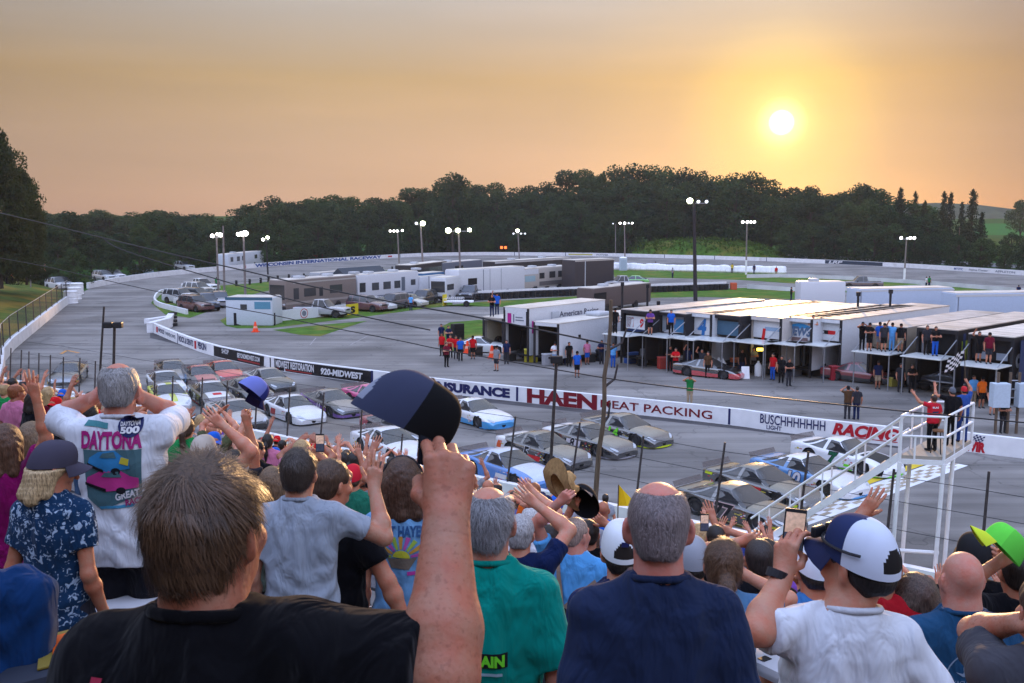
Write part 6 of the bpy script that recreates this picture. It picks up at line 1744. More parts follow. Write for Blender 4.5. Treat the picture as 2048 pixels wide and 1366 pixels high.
    o, Mx = hauler(1068, 644, 3.0, w2, 'long white trailer with a dark open rear doorway and a small hatch', L=11, Wd=2.2, plat=0, ax=ax2, group='trailers by the pit entry'); side_box(o, Mx, (2.205, 2.3, 1.75), (2.215, 2.6, 2.05), 'hatch', blk)
    side_box(o, Mx, (.4, 5.6, 3.06), (1.7, 7.2, 3.35), 'roof_unit', silverp, bev=.12); HL['l'] = (o, Mx)
    o, Mx = hauler(966, 634, 2.6, flat((.30, .27, .24)), 'small open trailer with beige inside and two people on its roof', L=5.5, Wd=2.1, plat=0, ax=ax2, door=cream, group='trailers by the pit entry'); HL['m'] = (o, Mx)
    o, Mx = hauler(1187, 640, 2.7, w2, 'low white camper trailer tucked beside the black hauler', L=7, Wd=2.1, plat=0, ax=ax2, group='trailers by the pit entry'); HL['n'] = (o, Mx)
haulers()
def longbox(name, px0, py0, px1, py1, H, depthm, body, label, cat='trailer', wins=(), stripes=(), roofunits=1, front=None, lift=.5, wheels=2, group='motorhomes and trailers parked inside the track'):
    """vehicle body whose visible flank runs between two ground points of the photograph"""
    a, b = at(px0, py0), at(px1, py1); d = (b - a); L = d.length; ax = d.normalized(); nb = Vector((-ax.y, ax.x, 0))
    if nb.y < 0: nb = -nb
    o = empty(name, a, 0, label, cat, group); Mx = Matrix((ax, nb, Vector((0, 0, 1)))).transposed()
    def bx(nm, lo, hi, m, parent=o, bev=0.0):
        mb = MB(); mb.box(Mx @ Vector([(p + q) / 2 for p, q in zip(lo, hi)]), [q - p for p, q in zip(lo, hi)], M=Mx, bev=bev); return mb.build(nm, m, parent, smooth='auto' if bev else False)
    bd = bx('body', (0, 0, lift), (L, depthm, H), body, bev=.18)
    bx('roof', (.15, .12, H - .01), (L - .15, depthm - .12, H + .05), roofm)
    for x0, x1, z0, z1 in wins: bx('window', (x0 * L, -.02, z0), (x1 * L, .02, z1), glass_car)
    for x0, x1, z0, z1, m in stripes: bx('stripe', (x0 * L, -.012, z0), (x1 * L, .01, z1), m, bd)
    for k in range(roofunits): bx('roof_unit', (L * (.25 + .4 * k), depthm * .3, H + .03), (L * (.25 + .4 * k) + 1.0, depthm * .7, H + .32), silverp, bev=.1)
    if front:
        bx('windscreen', (-.03, .2, H * .42), (.03, depthm - .2, H * .86), glass_car); bx('bumper', (-.12, .1, .45), (.05, depthm - .1, .8), dark_m, bev=.04)
        for y in (.3, depthm - .3): bx('headlight', (-.06, y - .15, .95), (.02, y + .15, 1.12), lens_m)
    for k in range(wheels):
        for y in (.14, depthm - .14):
            mb = MB(); mb.cyl((0, 0, 0), .46, .28, 16, 'Y'); mb.v = [tuple(Mx @ Vector(v) + Mx @ Vector((L * (.22 + .5 * k / max(1, wheels - 1)) if wheels > 1 else L * .6, y, .46))) for v in mb.v]; mb.build('wheel', rubber_m, o)
    return o
def boxes():
    brown = flat((.20, .165, .15), .3); w2 = flat((.58, .59, .62), .35); dk = flat((.035, .032, .034), .4)
    longbox('motorhome', 573, 629, 714, 612, 3.6, 2.5, brown, 'brown motorhome with dark windscreen behind the painted wall', 'motorhome', [(.10, .17, 1.5, 2.7), (.24, .40, 1.7, 2.6), (.45, .50, 1.6, 2.6), (.60, .78, 1.8, 2.7)], [(0, 1, 1.0, 1.25, flat((.30, .26, .24))), (.1, 1, 3.2, 3.35, flat((.4, .38, .36)))], 3, True)
    longbox('motorhome', 716, 611, 838, 597, 3.5, 2.5, w2, 'white motorhome with swirling dark stripes behind the parked cars', 'motorhome', [(.03, .12, 1.5, 2.6), (.22, .33, 1.6, 2.5), (.40, .52, 1.6, 2.5), (.58, .68, 1.6, 2.5), (.86, .94, 1.8, 2.5)], [(.70, .76, 1.2, 2.9, flat((.12, .14, .17))), (.3, .9, .8, .95, greyp)], 3, True)
    longbox('trailer', 842, 597, 892, 590, 2.7, 2.2, w2, 'short white trailer right of the striped motorhome', stripes=[(.3, .33, .5, 2.7, greyp)], roofunits=0)
    o = longbox('box_truck', 893, 606, 922, 600, 3.0, 2.2, w2, 'white truck with cab and pale windscreen next to the yellow panel', 'truck', [(.05, .5, 1.5, 2.2)], roofunits=0, front=True)
    longbox('trailer', 918, 600, 1050, 588, 3.7, 2.5, w2, 'long white trailer with a dark window behind the light pole', stripes=[(.13, .26, 1.8, 2.6, blk), (.35, .36, .5, 3.6, greyp), (.45, .455, .5, 3.6, greyp), (.62, .625, .5, 3.6, greyp)], roofunits=0)
    longbox('motorhome', 1048, 585, 1146, 575, 3.2, 2.4, flat((.42, .38, .34), .35), 'beige cab-over motorhome with pale windscreen behind the tyre wall', 'motorhome', [(.30, .40, 1.7, 2.5), (.50, .62, 1.7, 2.6), (.68, .80, 1.7, 2.6), (.86, .95, 1.8, 2.6)], [(0, .28, 2.4, 3.1, w2), (.02, .22, 1.4, 2.2, flat((.30, .42, .46), .2)), (.3, 1, .7, 1.3, flat((.12, .11, .11)))], 2)
    longbox('trailer', 1150, 583, 1228, 577, 4.3, 2.6, flat((.05, .042, .045)), 'tall dark brown trailer with pale roof edge behind the tyre wall', stripes=[(.24, .26, .5, 4.2, silverp), (0, 1, 4.1, 4.25, flat((.5, .45, .4)))], roofunits=0)
    longbox('motorhome', 822, 583, 895, 570, 3.6, 2.4, dk, 'black coach with sloping nose behind the striped motorhome', 'motorhome', [(.1, .9, 2.2, 3.0)], roofunits=1)
    longbox('trailer', 885, 572, 965, 562, 3.4, 2.4, flat((.12, .13, .16)), 'grey trailer with dark roof behind the long white one', roofunits=1, wins=[(.3, .5, 2.1, 2.8)])
    longbox('trailer', 990, 572, 1142, 558, 3.6, 2.4, dk, 'dark trailer with two roof units, farthest in the middle of the infield', roofunits=2, stripes=[(0, 1, 3.3, 3.55, flat((.45, .43, .42)))])
    longbox('trailer', 846, 594, 890, 588, 3.0, 2.0, flat((.04, .12, .24)), 'small blue roofed trailer behind the striped motorhome', roofunits=0)
    longbox('trailer', 640, 580, 690, 575, 2.4, 2.0, flat((.35, .36, .38)), 'grey trailer carrying a red race car in the middle of the infield', roofunits=0)
    # shed with dark gable roof
    o = longbox('shed', 697, 590, 775, 582, 2.2, 3.0, w2, 'small shed with a dark gabled roof behind the striped motorhome', 'shed', roofunits=0, wheels=0, lift=0)
    a, b = at(697, 590), at(775, 582); ax = (b - a).normalized(); nb = Vector((-ax.y, ax.x, 0)); Ln = (b - a).length
    mb = MB(); A = [[ax * x + nb * (-.3) + Vector((0, 0, 2.1)), ax * x + nb * 1.5 + Vector((0, 0, 3.5)), ax * x + nb * 3.3 + Vector((0, 0, 2.1))] for x in (-.3, Ln + .3)]; mb.grid(A); mb.f += [(0, 1, 2), (5, 4, 3)]; mb.mi += [0, 0]; mb.build('gable_roof', flat((.05, .06, .075), .6), o)
    # right hand trailers, flanks to the camera
    longbox('camper', 1600, 622, 1690, 622, 3.2, 2.4, w2, 'white camper trailer with roof unit behind the haulers', 'trailer', roofunits=1)
    longbox('trailer', 1718, 655, 1905, 650, 3.6, 2.5, flat((.42, .48, .58), .4), 'long plain pale trailer broadside behind the tan hauler', roofunits=0, stripes=[(0, 1, 3.35, 3.5, flat((.5, .5, .5))), (.004, .012, .5, 3.4, greyp)])
    longbox('trailer', 1908, 668, 2110, 664, 3.6, 2.5, flat((.38, .45, .56), .4), 'pale trailer broadside cut by the right edge', roofunits=0, stripes=[(0, 1, 3.3, 3.5, flat((.5, .5, .5))), (.02, .03, .5, 3.3, greyp)])
    longbox('coach', 1188, 628, 1302, 612, 2.7, 2.3, flat((.10, .075, .07)), 'dark low coach with pale roof behind the black hauler', 'coach', roofunits=1, stripes=[(0, .2, 1.4, 2.2, blk)])
    longbox('motor_coach', 458, 540, 528, 530, 3.0, 2.5, flat((.52, .55, .60)), 'silver motor coach parked outside the far turn wall', 'motorhome', [(.05, .12, 1.5, 2.4), (.22, .3, 1.5, 2.4), (.36, .42, 1.5, 2.4), (.72, .8, 1.6, 2.4)], roofunits=1)
    # booth
    o = longbox('ticket_booth', 452, 651, 546, 652, 2.7, 3.0, flat((.50, .55, .60)), 'small white booth with blue roof edge and black banner at the pit corner', 'booth', [(.32, .46, 1.55, 2.05)], [(.0, 1, 2.45, 2.72, flat((.05, .12, .18))), (.62, .96, 1.6, 2.3, flat((.10, .26, .36)))], 0, wheels=0, lift=0)
    L = (at(546, 652) - at(452, 651)).length
    mb = MB(); mb.box((L * .60, -.06, .62), (L * .86, .08, 1.2)); bn = mb.build('banner', blk, o)
    mb = MB(); mb.lathe([(0, 0), (1, 0)], 30, axis='Y'); mb.v = [(L * .58 + v[0] * 1.45, -.108, .62 + v[2] * .54) for v in mb.v]; mb.build('emblem', flat((.40, .44, .5)), bn)
    mb = MB(); mb.lathe([(0, 0), (1, 0)], 30, axis='Y'); mb.v = [(L * .58 + v[0] * 1.36, -.114, .62 + v[2] * .47) for v in mb.v]; mb.build('emblem', blk, bn)
    mb = MB(); mb.lathe([(0, 0), (1, 0)], 24, axis='Y'); mb.v = [(L * .58 + v[0] * .75, -.118, .75 + v[2] * .28) for v in mb.v]; mb.build('emblem', flat((.40, .03, .28)), bn)
    flat_text("Gertrude's", whp, bn, .34, width=2.2, center=(L * .58, -.124, .60), bold=.03)
    flat_text('PUBLIC', flat((.05, .12, .2)), o, .3, width=1.2, center=(L * .79, -.03, 2.0), bold=.03)
    mb = MB(); mb.box((L + .2, .1, .9), (.45, .1, 1.9)); s = empty('road_sign', at(543, 632), 0, 'orange striped sign standing behind the booth', 'sign'); mb = MB(); mb.box((0, 0, 1.25), (.75, .08, 1.5)); mb.build('panel', flat((.75, .09, .02)), s)
    for z in (.7, 1.15, 1.6): k = MB(); k.box((0, -.05, z), (.7, .02, .12)); k.build('stripe', flat((.6, .35, .25)), s)
    k = MB(); k.box((0, 0, .3), (.06, .06, .6)); k.build('post', steel_m, s)
    # painted boards
    def board(px0, py0, px1, py1, H, m, label, fn=None, name='advertising_board'):
        a, b = at(px0, py0), at(px1, py1); d = b - a; o = empty(name, a, math.atan2(d.y, d.x), label, 'board')
        mb = MB(); mb.box((d.length / 2, 0, H / 2 + .08), (d.length, .12, H)); mb.build('panel', m, o)
        for x in (.1, d.length - .1): k = MB(); k.box((x, .1, H / 2), (.08, .08, H)); k.build('post', steel_m, o)
        if fn: fn(o, d.length)
    def circ(o, L):
        for r, m, y in ((.5, redp, -.066), (.42, whp, -.070), (.28, greyp, -.074)):
            mb = MB(); mb.lathe([(0, 0), (r, 0)], 24, axis='Y'); mb.v = [(v[0] + L * .36, y, v[2] + .62) for v in mb.v]; mb.build('emblem', m, o)
    board(557, 644, 692, 630, 1.05, flat((.60, .62, .64)), 'white board with a red ringed emblem behind the silver pickup', circ)
    def sfn(o, L): flat_text('S', blk, o, .62, width=.85, center=(L / 2, -.07, .6), bold=.06)
    board(693, 632, 716, 629, 1.1, flat((.60, .48, .02)), 'yellow board with a black S left of the open tailgate', sfn)
    board(886, 613, 893, 612, 1.3, flat((.60, .48, .02)), 'narrow yellow panel beside the white flat trailer')
    # flat trailer
    o = empty('flat_trailer', at(918, 612), 0, 'white flat trailer with mesh side left of the tyre wall', 'trailer'); mb = MB(); mb.box((0, 0, .55), (3.4, 1.8, .12)); mb.build('deck', white_m, o)
    for y in (-.9, .9):
        k = MB(); k.box((-.6, y, .95), (2.2, .04, .05)); [k.box((-1.7 + .25 * i, y, .78), (.03, .03, .36)) for i in range(10)]; k.build('side_grille', white_m, o)
    for y in (-.95, .95): k = MB(); k.cyl((.9, y, .35), .35, .2, 14, 'Y'); k.build('wheel', rubber_m, o)
    # portable toilet and barrels at the back straight
    o = empty('portable_toilet', at(1246, 541), 0, 'pale blue portable toilet by the barrel row', 'toilet'); mb = MB(); mb.box((0, 0, 1.2), (1.4, 1.4, 2.4), bev=.06); mb.build('cabin', flat((.45, .52, .6)), o); k = MB(); k.box((0, -.71, 1.1), (1.0, .04, 1.9)); k.build('door', flat((.36, .43, .52)), o); k = MB(); k.lathe([(.8, 2.38), (.5, 2.6), (0, 2.65)], 12); k.build('roof', white_m, o)
boxes()
def cone(px, py, lab):
    o = empty('traffic_cone', at(px, py), 0, lab, 'traffic cone'); mb = MB(); mb.lathe([(.20, .05), (.055, .72), (0, .74)], 14); mb.build('cone', flat((.85, .07, .02)), o, smooth='auto'); k = MB(); k.box((0, 0, .025), (.5, .5, .05), bev=.01); k.build('base', flat((.7, .06, .02)), o); k = MB(); k.lathe([(.155, .28), (.115, .44)], 14); k.build('collar', flat((.75, .35, .25)), o)
    o.scale = (1.3,) * 3
cone(511, 664, 'single orange traffic cone on the asphalt before the booth'); cone(935, 706, 'orange traffic cone left of the man in a red tee'); cone(984, 716, 'orange traffic cone behind the walking man in white'); cone(505, 656, 'small yellowish cone behind the single orange one') if False else None

# race gear in the pits
def gear():
    rr = random.Random(4)
    def chest(px, py, m, lab, w=1.1, hgt=1.0, group='tool chests in the pits'):
        o = empty('tool_chest', at(px, py), rr.uniform(.3, .9), lab, 'tool chest', group); mb = MB(); mb.box((0, 0, hgt / 2 + .1), (w, .6, hgt), bev=.03); b = mb.build('cabinet', m, o)
        for i in range(4): k = MB(); k.box((0, -.31, .22 + hgt * .22 * i), (w * .9, .02, hgt * .16)); k.build('drawer', m, b)
        for x in (-w * .4, w * .4):
            for y in (-.2, .2): k = MB(); k.cyl((x, y, .06), .06, .05, 8, 'X'); k.build('caster', rubber_m, o)
    A = [(1051, 715, blk, 'tall black cabinet with white top left of the dark doorway', .9, 2.0), (985, 690, redf, 'red tool chest in front of the beige trailer', .9, .9), (1155, 705, flat((.35, .02, .08)), 'crimson tool chest beside the long white trailer', 1.0, 1.1), (1030, 712, silverp, 'steel work bench with drawers by the pit crew', 1.6, .9), (1302, 728, flat((.16, .17, .19)), 'grey work bench under the black hauler deck', 1.5, 1.0), (1610, 745, silverp, 'silver cart with rails under the white hauler deck', 1.0, 1.0), (1450, 733, blk, 'black tool chest under the race car banner', 1.2, 1.1), (1545, 740, blk, 'black tool chest under the glare lit hauler', 1.2, 1.2), (1690, 745, flat((.2, .02, .02)), 'dark red chest under the group on the deck', 1.3, 1.0), (1838, 765, blk, 'black chest behind the checkered flag', 1.2, 1.1), (915, 683, blk, 'black rolling cabinet behind the red shirted crew', 1.0, 1.4), (1940, 770, blk, 'black chest under the deck at the far right', 1.2, 1.2)]
    for a in A: chest(*a)
    # tyres stacked
    T = MB(); prof = [(.18, 0), (.33, .02), (.35, .08), (.35, .2), (.33, .26), (.18, .28)]
    for k in range(4): T.lathe([(r, h + .29 * k) for r, h in prof], 14)
    me = T.mesh('tyre_stack'); me.polygons.foreach_set('use_smooth', [True] * len(me.polygons))
    labs = ['stack of tyres left of the dark trailer doorway', 'stack of tyres in front of the dark trailer doorway', 'tyre stack nearest the wooden pole', 'tyre stack right of the trailer doorway', 'tyres stacked under the blue four', 'tyre stack beneath the lime lettering', 'tyre stack under the tan hauler deck', 'tyres stacked by the silver cart']
    for i, (x, y) in enumerate(((1078, 722), (1092, 724), (1200, 722), (1130, 726), (1385, 738), (1815, 765), (1750, 757), (1640, 752))):
        o = link('tyre_stack', me, rubber_m); o.location = at(x, y); o.scale = (1, 1, rr.choice((.5, .75, 1))); tag(o, labs[i], 'tyre stack', 'stacks of race tyres in the pits')
    # stripped race cars on the pit apron
    def pitcar(px, py, yaw, pm, lab):
        o = empty('race_car', at(px, py), R(yaw), lab, 'race car', 'race cars standing in the pits'); place_car('late', o, pm, glass_wind); o.scale = (.93,) * 3
    pitcar(965, 703, -10, paint('paint_pit_white', (.62, .64, .62), (.3, .6, .1), None, 'rear'), 'white and green race car parked with its bonnet off by the small trailer')
    pitcar(1420, 752, -35, paint('paint_pit_black', K, RD, None, 'low'), 'black race car under the haulers left of the man in red')
    pitcar(1720, 762, -38, paint('paint_pit_red', (.20, .02, .03), K, None, 'low'), 'dark red race car in the pits behind the couple at the wall')
    pitcar(1900, 782, -38, paint('paint_pit_dark', (.03, .03, .05), K, None, 'low'), 'dark race car in the pits behind the flagmen')
    pitcar(660, 571, 20, paint('paint_inf_red', (.60, .03, .05), None, None), 'red race car on a trailer in the middle of the infield')
    # fuel jugs
    for i, (x, y, l) in enumerate(((1428, 745, 'white fuel jug standing on the pit asphalt left of the two others'), (1437, 744, 'middle white fuel jug on the pit asphalt'), (1516, 752, 'tall white fuel jug near the man in the red shirt'), (1445, 746, 'right-hand white fuel jug of the three'))):
        mb = MB(); mb.lathe([(0, 0), (.16, 0), (.17, .03), (.17, .42), (.10, .52), (.05, .56), (.05, .62), (0, .63)], 12); o = mb.build('fuel_jug', white_m, smooth='auto'); o.location = at(x, y); o.scale = (1.4, 1.4, 1.6); tag(o, l, 'fuel jug', 'white fuel jugs in the pits')
    # folding board
    o = empty('folding_sign', at(1490, 757), 0, 'small white folding sign on the pit asphalt', 'sign')
    for s in (-1, 1): mb = MB(); mb.box((0, 0, .4), (.5, .03, .8), M=Matrix.Rotation(R(14) * s, 3, 'X')); mb.v = [(v[0], v[1] + .1 * s, v[2] + .4 - .4) for v in mb.v]; mb.build('panel', white_m, o)
    # masts between haulers
    for i, (x, y0, y1, l) in enumerate(((1243, 568, 640, 'black mast rising behind the hauler with the 14 sign'), (1293, 572, 640, 'black mast right of the 14 sign'), (1711, 588, 660, 'black mast behind the group standing on the deck'), (1775, 583, 660, 'black mast left of the empty curtain side'), (1315, 606, 650, 'short dark exhaust mast by the grey and blue hauler'))):
        b = at(x, 705 if x < 1400 else 720); t = aty(x, y0, b.y); o = empty('mast', b, 0, l, 'mast', 'black masts between the haulers'); mb = MB(); mb.tube([(0, 0, 0), (0, 0, t.z)], .09, 8); mb.build('shaft', dark_m, o)
        k = MB(); k.box((0, 0, t.z), (.26, .26, .3), bev=.03); k.build('cap_box', dark_m, o)
    # scoring box at the right edge
    o = empty('control_cabinet', at(2010, 868), 0, 'pale grey control cabinets on posts by the pit gap at the right edge', 'cabinet'); y = at(2010, 868).y; s = y / FPX
    for x0, x1 in ((1984, 2015), (2035, 2062)):
        a, b = aty(x0, 766, y), aty(x1, 814, y); mb = MB(); mb.box(((a.x + b.x) / 2 - o.location.x, 0, (a.z + b.z) / 2), (b.x - a.x, .5, a.z - b.z), bev=.03); mb.build('cabinet', flat((.46, .54, .62)), o)
    for x in (1992, 2016, 2034, 2056):
        p = aty(x, 868, y); mb = MB(); mb.tube([(p.x - o.location.x, .1, 0), (p.x - o.location.x, .1, 3.0)], .07, 7); mb.build('post', wood_m, o)
    for z in np.linspace(.5, 2.6, 6): p, q = aty(2017, 868, y), aty(2033, 868, y); mb = MB(); mb.tube([(p.x - o.location.x, .1, z), (q.x - o.location.x, .1, z)], .03, 5); mb.build('rung', steel_m, o)
gear()

def clutter():
    rr = random.Random(12); me = None
    for px, py, c, l in ((1262, 726, (.03, .10, .35), 'blue cooler box under the leftmost deck'), (1283, 731, (.02, .02, .02), 'black crate under the leftmost deck'), (1330, 737, (.4, .05, .04), 'red cooler box under the second deck'), (1362, 736, (.4, .4, .42), 'grey crate under the blue four'), (1440, 740, (.02, .02, .02), 'black crate by the race car banner'), (1470, 741, (.45, .1, .03), 'orange crate below the race car banner'), (1530, 748, (.02, .02, .02), 'black crate behind the man in red'), (1586, 752, (.1, .1, .11), 'dark crate by the pair in black'), (1660, 756, (.03, .12, .3), 'blue crate under the tan hauler deck'), (1676, 760, (.3, .02, .03), 'red crate under the tan hauler deck'), (1772, 766, (.02, .02, .02), 'black crate left of the lime lettering'), (1790, 772, (.35, .3, .05), 'yellow crate left of the lime lettering'), (1860, 775, (.2, .2, .22), 'grey crate below the lime deck'), (1885, 780, (.02, .02, .02), 'black crate below the lime deck'), (1925, 786, (.35, .05, .03), 'red crate by the rightmost deck'), (1062, 724, (.45, .38, .03), 'yellow crate by the tall black cabinet'), (1020, 722, (.02, .02, .02), 'black crate beside the steel bench'), (1098, 730, (.3, .3, .32), 'silver ramp crate before the dark doorway'), (1180, 724, (.02, .02, .02), 'black crate left of the wooden pole'), (951, 712, (.02, .02, .02), 'black crate by the parked white race car')):
        o = empty('storage_crate', at(px, py), rr.random(), l, 'crate', 'crates and coolers in the pits'); w = rr.uniform(.6, 1.1); h = rr.uniform(.45, .9); m = flat(c)
        mb = MB(); mb.box((0, 0, h / 2), (w, .5, h), bev=.04); mb.build('box', m, o); mb = MB(); mb.box((0, 0, h + .03), (w + .04, .54, .07), bev=.02); mb.build('lid', flat(tuple(min(.7, v * 1.5 + .05) for v in c)), o)
    p = at(1520, 748); o = empty('work_lamp', aty(1520, 699, p.y), 0, 'yellow lit work lamp hanging under the glare lit hauler deck', 'lamp'); mb = MB(); mb.box((0, 0, 0), (.42, .12, .2), bev=.04); mb.build('lens', mat('lamp_yellow', (.8, .7, .1), .4, var=0, emit=(1, .75, .08), estr=5), o); mb = MB(); mb.tube([(0, 0, .1), (0, 0, .5)], .015, 5); mb.build('hanger', dark_m, o)
    p = at(1007, 514); o = empty('hazard_lamp', aty(1007, 495, p.y), 0, 'pair of small red lights beyond the far wall', 'lamp'); [MB().box((x, 0, 0), (.6, .2, .6), bev=.1).build('lens', mat('lamp_red', (.8, .1, .03), .4, var=0, emit=(1, .12, .02), estr=4), o) for x in (-.5, .5)]
clutter()
# ------------------------------------------------------------------ flag stand
FZ = 3.85
def flagstand():
    fl, fr, br = at(1800, 910, FZ), at(1888, 914, FZ), at(1943, 880, FZ); bl = fl + (br - fr)
    c0 = (fl + br) / 2; o = empty('flag_stand', Vector((c0.x, c0.y, .85)), 0, 'white steel flag stand with railings and a stair down to the left', 'flag stand'); O = o.location
    q = lambda p: p - O
    fm = flat((.34, .30, .25), .8)
    mb = MB(); mb.add([q(p) + Vector((0, 0, z)) for z in (-.10, 0) for p in (fl, fr, br, bl)], [(0, 1, 2, 3), (7, 6, 5, 4), (0, 4, 5, 1), (1, 5, 6, 2), (2, 6, 7, 3), (3, 7, 4, 0)]); mb.build('platform', fm, o, fixn=True)
    def tube(name, pts, r, m=white_m, par=o): mb = MB(); mb.tube([q(p) for p in pts], r, 8); return mb.build(name, m, par, smooth='auto')
    for a, b in ((fl, fr), (fr, br), (br, bl), (bl, fl)):
        mb = MB(); d = b - a; mb.box(q((a + b) / 2) + Vector((0, 0, -.17)), (d.length + .08, .06, .14), rz=math.atan2(d.y, d.x)); mb.build('edge_beam', white_m, o)
    up = lambda p, z: p + Vector((0, 0, z))
    for p in (fl, fr, br, bl): tube('post', [up(p, -.2), up(p, 1.12)], .042)
    for a, b in ((fl, fr), (fr, br), (br, bl)):
        for z in (.55, 1.12): tube('rail', [up(a, z), up(b, z)], .034)
    for t in (.35, .68): tube('post', [up(fr.lerp(br, t), -.1), up(fr.lerp(br, t), 1.12)], .03); tube('post', [up(fl.lerp(bl, t), -.1), up(fl.lerp(bl, t), 1.12)], .03)
    tube('post', [up(fl.lerp(fr, .33), -.1), up(fl.lerp(fr, .33), .55)], .03)
    for z in (.55, 1.12): tube('rail', [up(fl, z), up(bl, z)], .034)
    for p, lean in ((fl, .1), (fr, .1), (fl.lerp(bl, .33), .0), (fr.lerp(br, .33), 0)):
        b = Vector((p.x - .12, p.y - .05, .0)); tube('leg', [up(p, -.2), b], .062)
    tube('brace', [Vector((fl.x, fl.y, 1.1)), Vector((fr.x, fr.y, 1.1))], .06)
    # stair along the wall
    s1 = Vector((fl.x, fl.y, FZ - .02)); b0 = atplane(1500, 1100, 27.9); b0.z = max(.2, b0.z); d = (s1 - b0); w = Vector((NRM.x, NRM.y, 0)) * .75
    st = MB(); 
    for off in (Vector(), w):
        mb = MB(); A = [[q(b0 + off + Vector((0, 0, z))) for z in (-.14, .12)], [q(s1 + off + Vector((0, 0, z))) for z in (-.14, .12)]]; mb.grid(A); mb.grid([[p + NRM * .04 for p in r] for r in A], flip=True); mb.build('stringer', white_m, o)
        for z in (.55, 1.0): tube('handrail', [b0 + off + Vector((0, 0, z)), s1 + off + Vector((0, 0, z + .1))], .032)
        for t in np.linspace(.06, .94, 5): p = b0.lerp(s1, t) + off; tube('baluster', [p, up(p, 1.0 + .1 * t)], .026)
    n = 14
    for i in range(n): p = b0.lerp(s1, (i + .5) / n) + w * .5; mb = MB(); mb.box(q(p), (.28, .72, .04), rz=math.atan2(d.y, d.x)); mb.build('tread', steel_m, o)
    # stool and bucket on the deck
    k = fl.lerp(fr, .72).lerp(bl.lerp(br, .72), .2)
    so = empty('stool', k, 0, 'dark round stool on the flag stand deck', 'stool'); mb = MB(); mb.lathe([(0, .62), (.17, .62), (.17, .66), (0, .66)], 14); mb.build('seat', flat((.20, .10, .05)), so)
    for a in range(4): mb = MB(); mb.tube([(.12 * math.cos(a * 1.57), .12 * math.sin(a * 1.57), .62), (.2 * math.cos(a * 1.57), .2 * math.sin(a * 1.57), 0)], .016, 6); mb.build('leg', dark_m, so)
    return fl, fr, br, bl
FS = flagstand()
# ------------------------------------------------------------------ grandstand and spectators
ROW = .8; SL = .33
def rowz(p): return CAM_H - 1.87 - SL * (math.floor(p / ROW) * ROW + ROW / 2)
def grandstand():
    o = empty('grandstand', pq(0, 0, rowz(0)), 0, 'stepped metal grandstand under the spectators', 'grandstand'); O = o.location
    alu = mat('bench_metal', (.22, .22, .23), .4, metal=.6, var=.2); cc = mat('step_deck', (.09, .09, .095), .8, var=.3, nscale=2)
    mb = MB(); A = []
    for i in range(-3, 20):
        p = i * ROW; z = rowz(p + .1); A += [[pq(p, q, z) - O for q in (-62, -30, 0, 40)], [pq(p + ROW, q, z) - O for q in (-62, -30, 0, 40)]]
    A.append([pq(20 * ROW, q, 0) - O for q in (-62, -30, 0, 40)]); mb.grid(A); mb.build('steps', cc, o)
    for i in range(-1, 20):
        p = i * ROW + .12; m = MB(); m.box(pq(p, -11, rowz(p + .1) + .40) - O, (100, .26, .05), rz=math.atan2(TAN.y, TAN.x)); m.build('bench', alu, o)
    w = empty('rear_shade_wall', pq(-4.2, -11, rowz(-2)), math.atan2(TAN.y, TAN.x), 'dark clad press box closing the top of the grandstand', 'building'); m = MB(); m.box((0, 0, 2.6), (100, .3, 6.4)); m.build('wall', flat((.10, .10, .11), .8), w)  # wall added out of view to block rear sky light on near spectators
grandstand()
CN = dict(black=(.007, .007, .009), white=(.66, .67, .70), grey=(.22, .22, .24), navy=(.008, .016, .06), blue=(.012, .10, .48), sky=(.12, .38, .76), red=(.52, .008, .014), maroon=(.14, .005, .022), green=(.012, .19, .05), teal=(.002, .24, .19), olive=(.09, .10, .05), pink=(.55, .17, .28), purple=(.13, .05, .26), yellow=(.62, .45, .04), orange=(.66, .12, .01), tan=(.36, .27, .18), charcoal=(.028, .028, .036), brown=(.08, .04, .02))
HC = dict(brown=(.055, .032, .020), dark=(.018, .013, .011), grey=(.26, .25, .25), white=(.52, .50, .48), blond=(.36, .24, .11), red=(.22, .07, .025))
SK = [(.47, .215, .13), (.40, .18, .105), (.52, .26, .17), (.33, .145, .085)]
HEROES = {}; HPOS = []
def A(x, y, d, pose='open', **k): return dict(px=(x, y, d), pose=pose, **k)
def hero(key, label, px, py, d, yaw=0, L=None, Rr=None, s=None, fine=1.0, **k):
    top = aty(px, py, d); p = NRM.x * top.x + NRM.y * top.y
    hh = 1.73 + (.02 if k.get('cap') else .008 if k.get('hair') else 0)
    s = s or min(1.13, max(.90, (top.z - rowz(p)) / hh)); ln = k.get('lean', (0, 0)); loc = Vector((top.x - ln[0] * s, top.y, top.z - hh * s)); f = loc_fn(loc, yaw, s)
    for a in (L, Rr):
        if a and 'px' in a: x, y, dd = a.pop('px'); a['w'] = f(aty(x, y, dd))
        if a and 'e' in a: a['e'] = f(aty(*a['e']))
        if a and 'palm' in a: a['palm'] = np.array(Matrix.Rotation(R(yaw), 3, 'Z') @ Vector(a['palm']))
    h = max(.0085, .0021 * d) * fine
    P_ = person(label, loc, yaw, s, h=h, seed=zlib.crc32(key.encode()) % 999, L=L, Rr=Rr, **k); HEROES[key] = P_; HPOS.append((top.x, top.y)); P_.f = f
    return P_
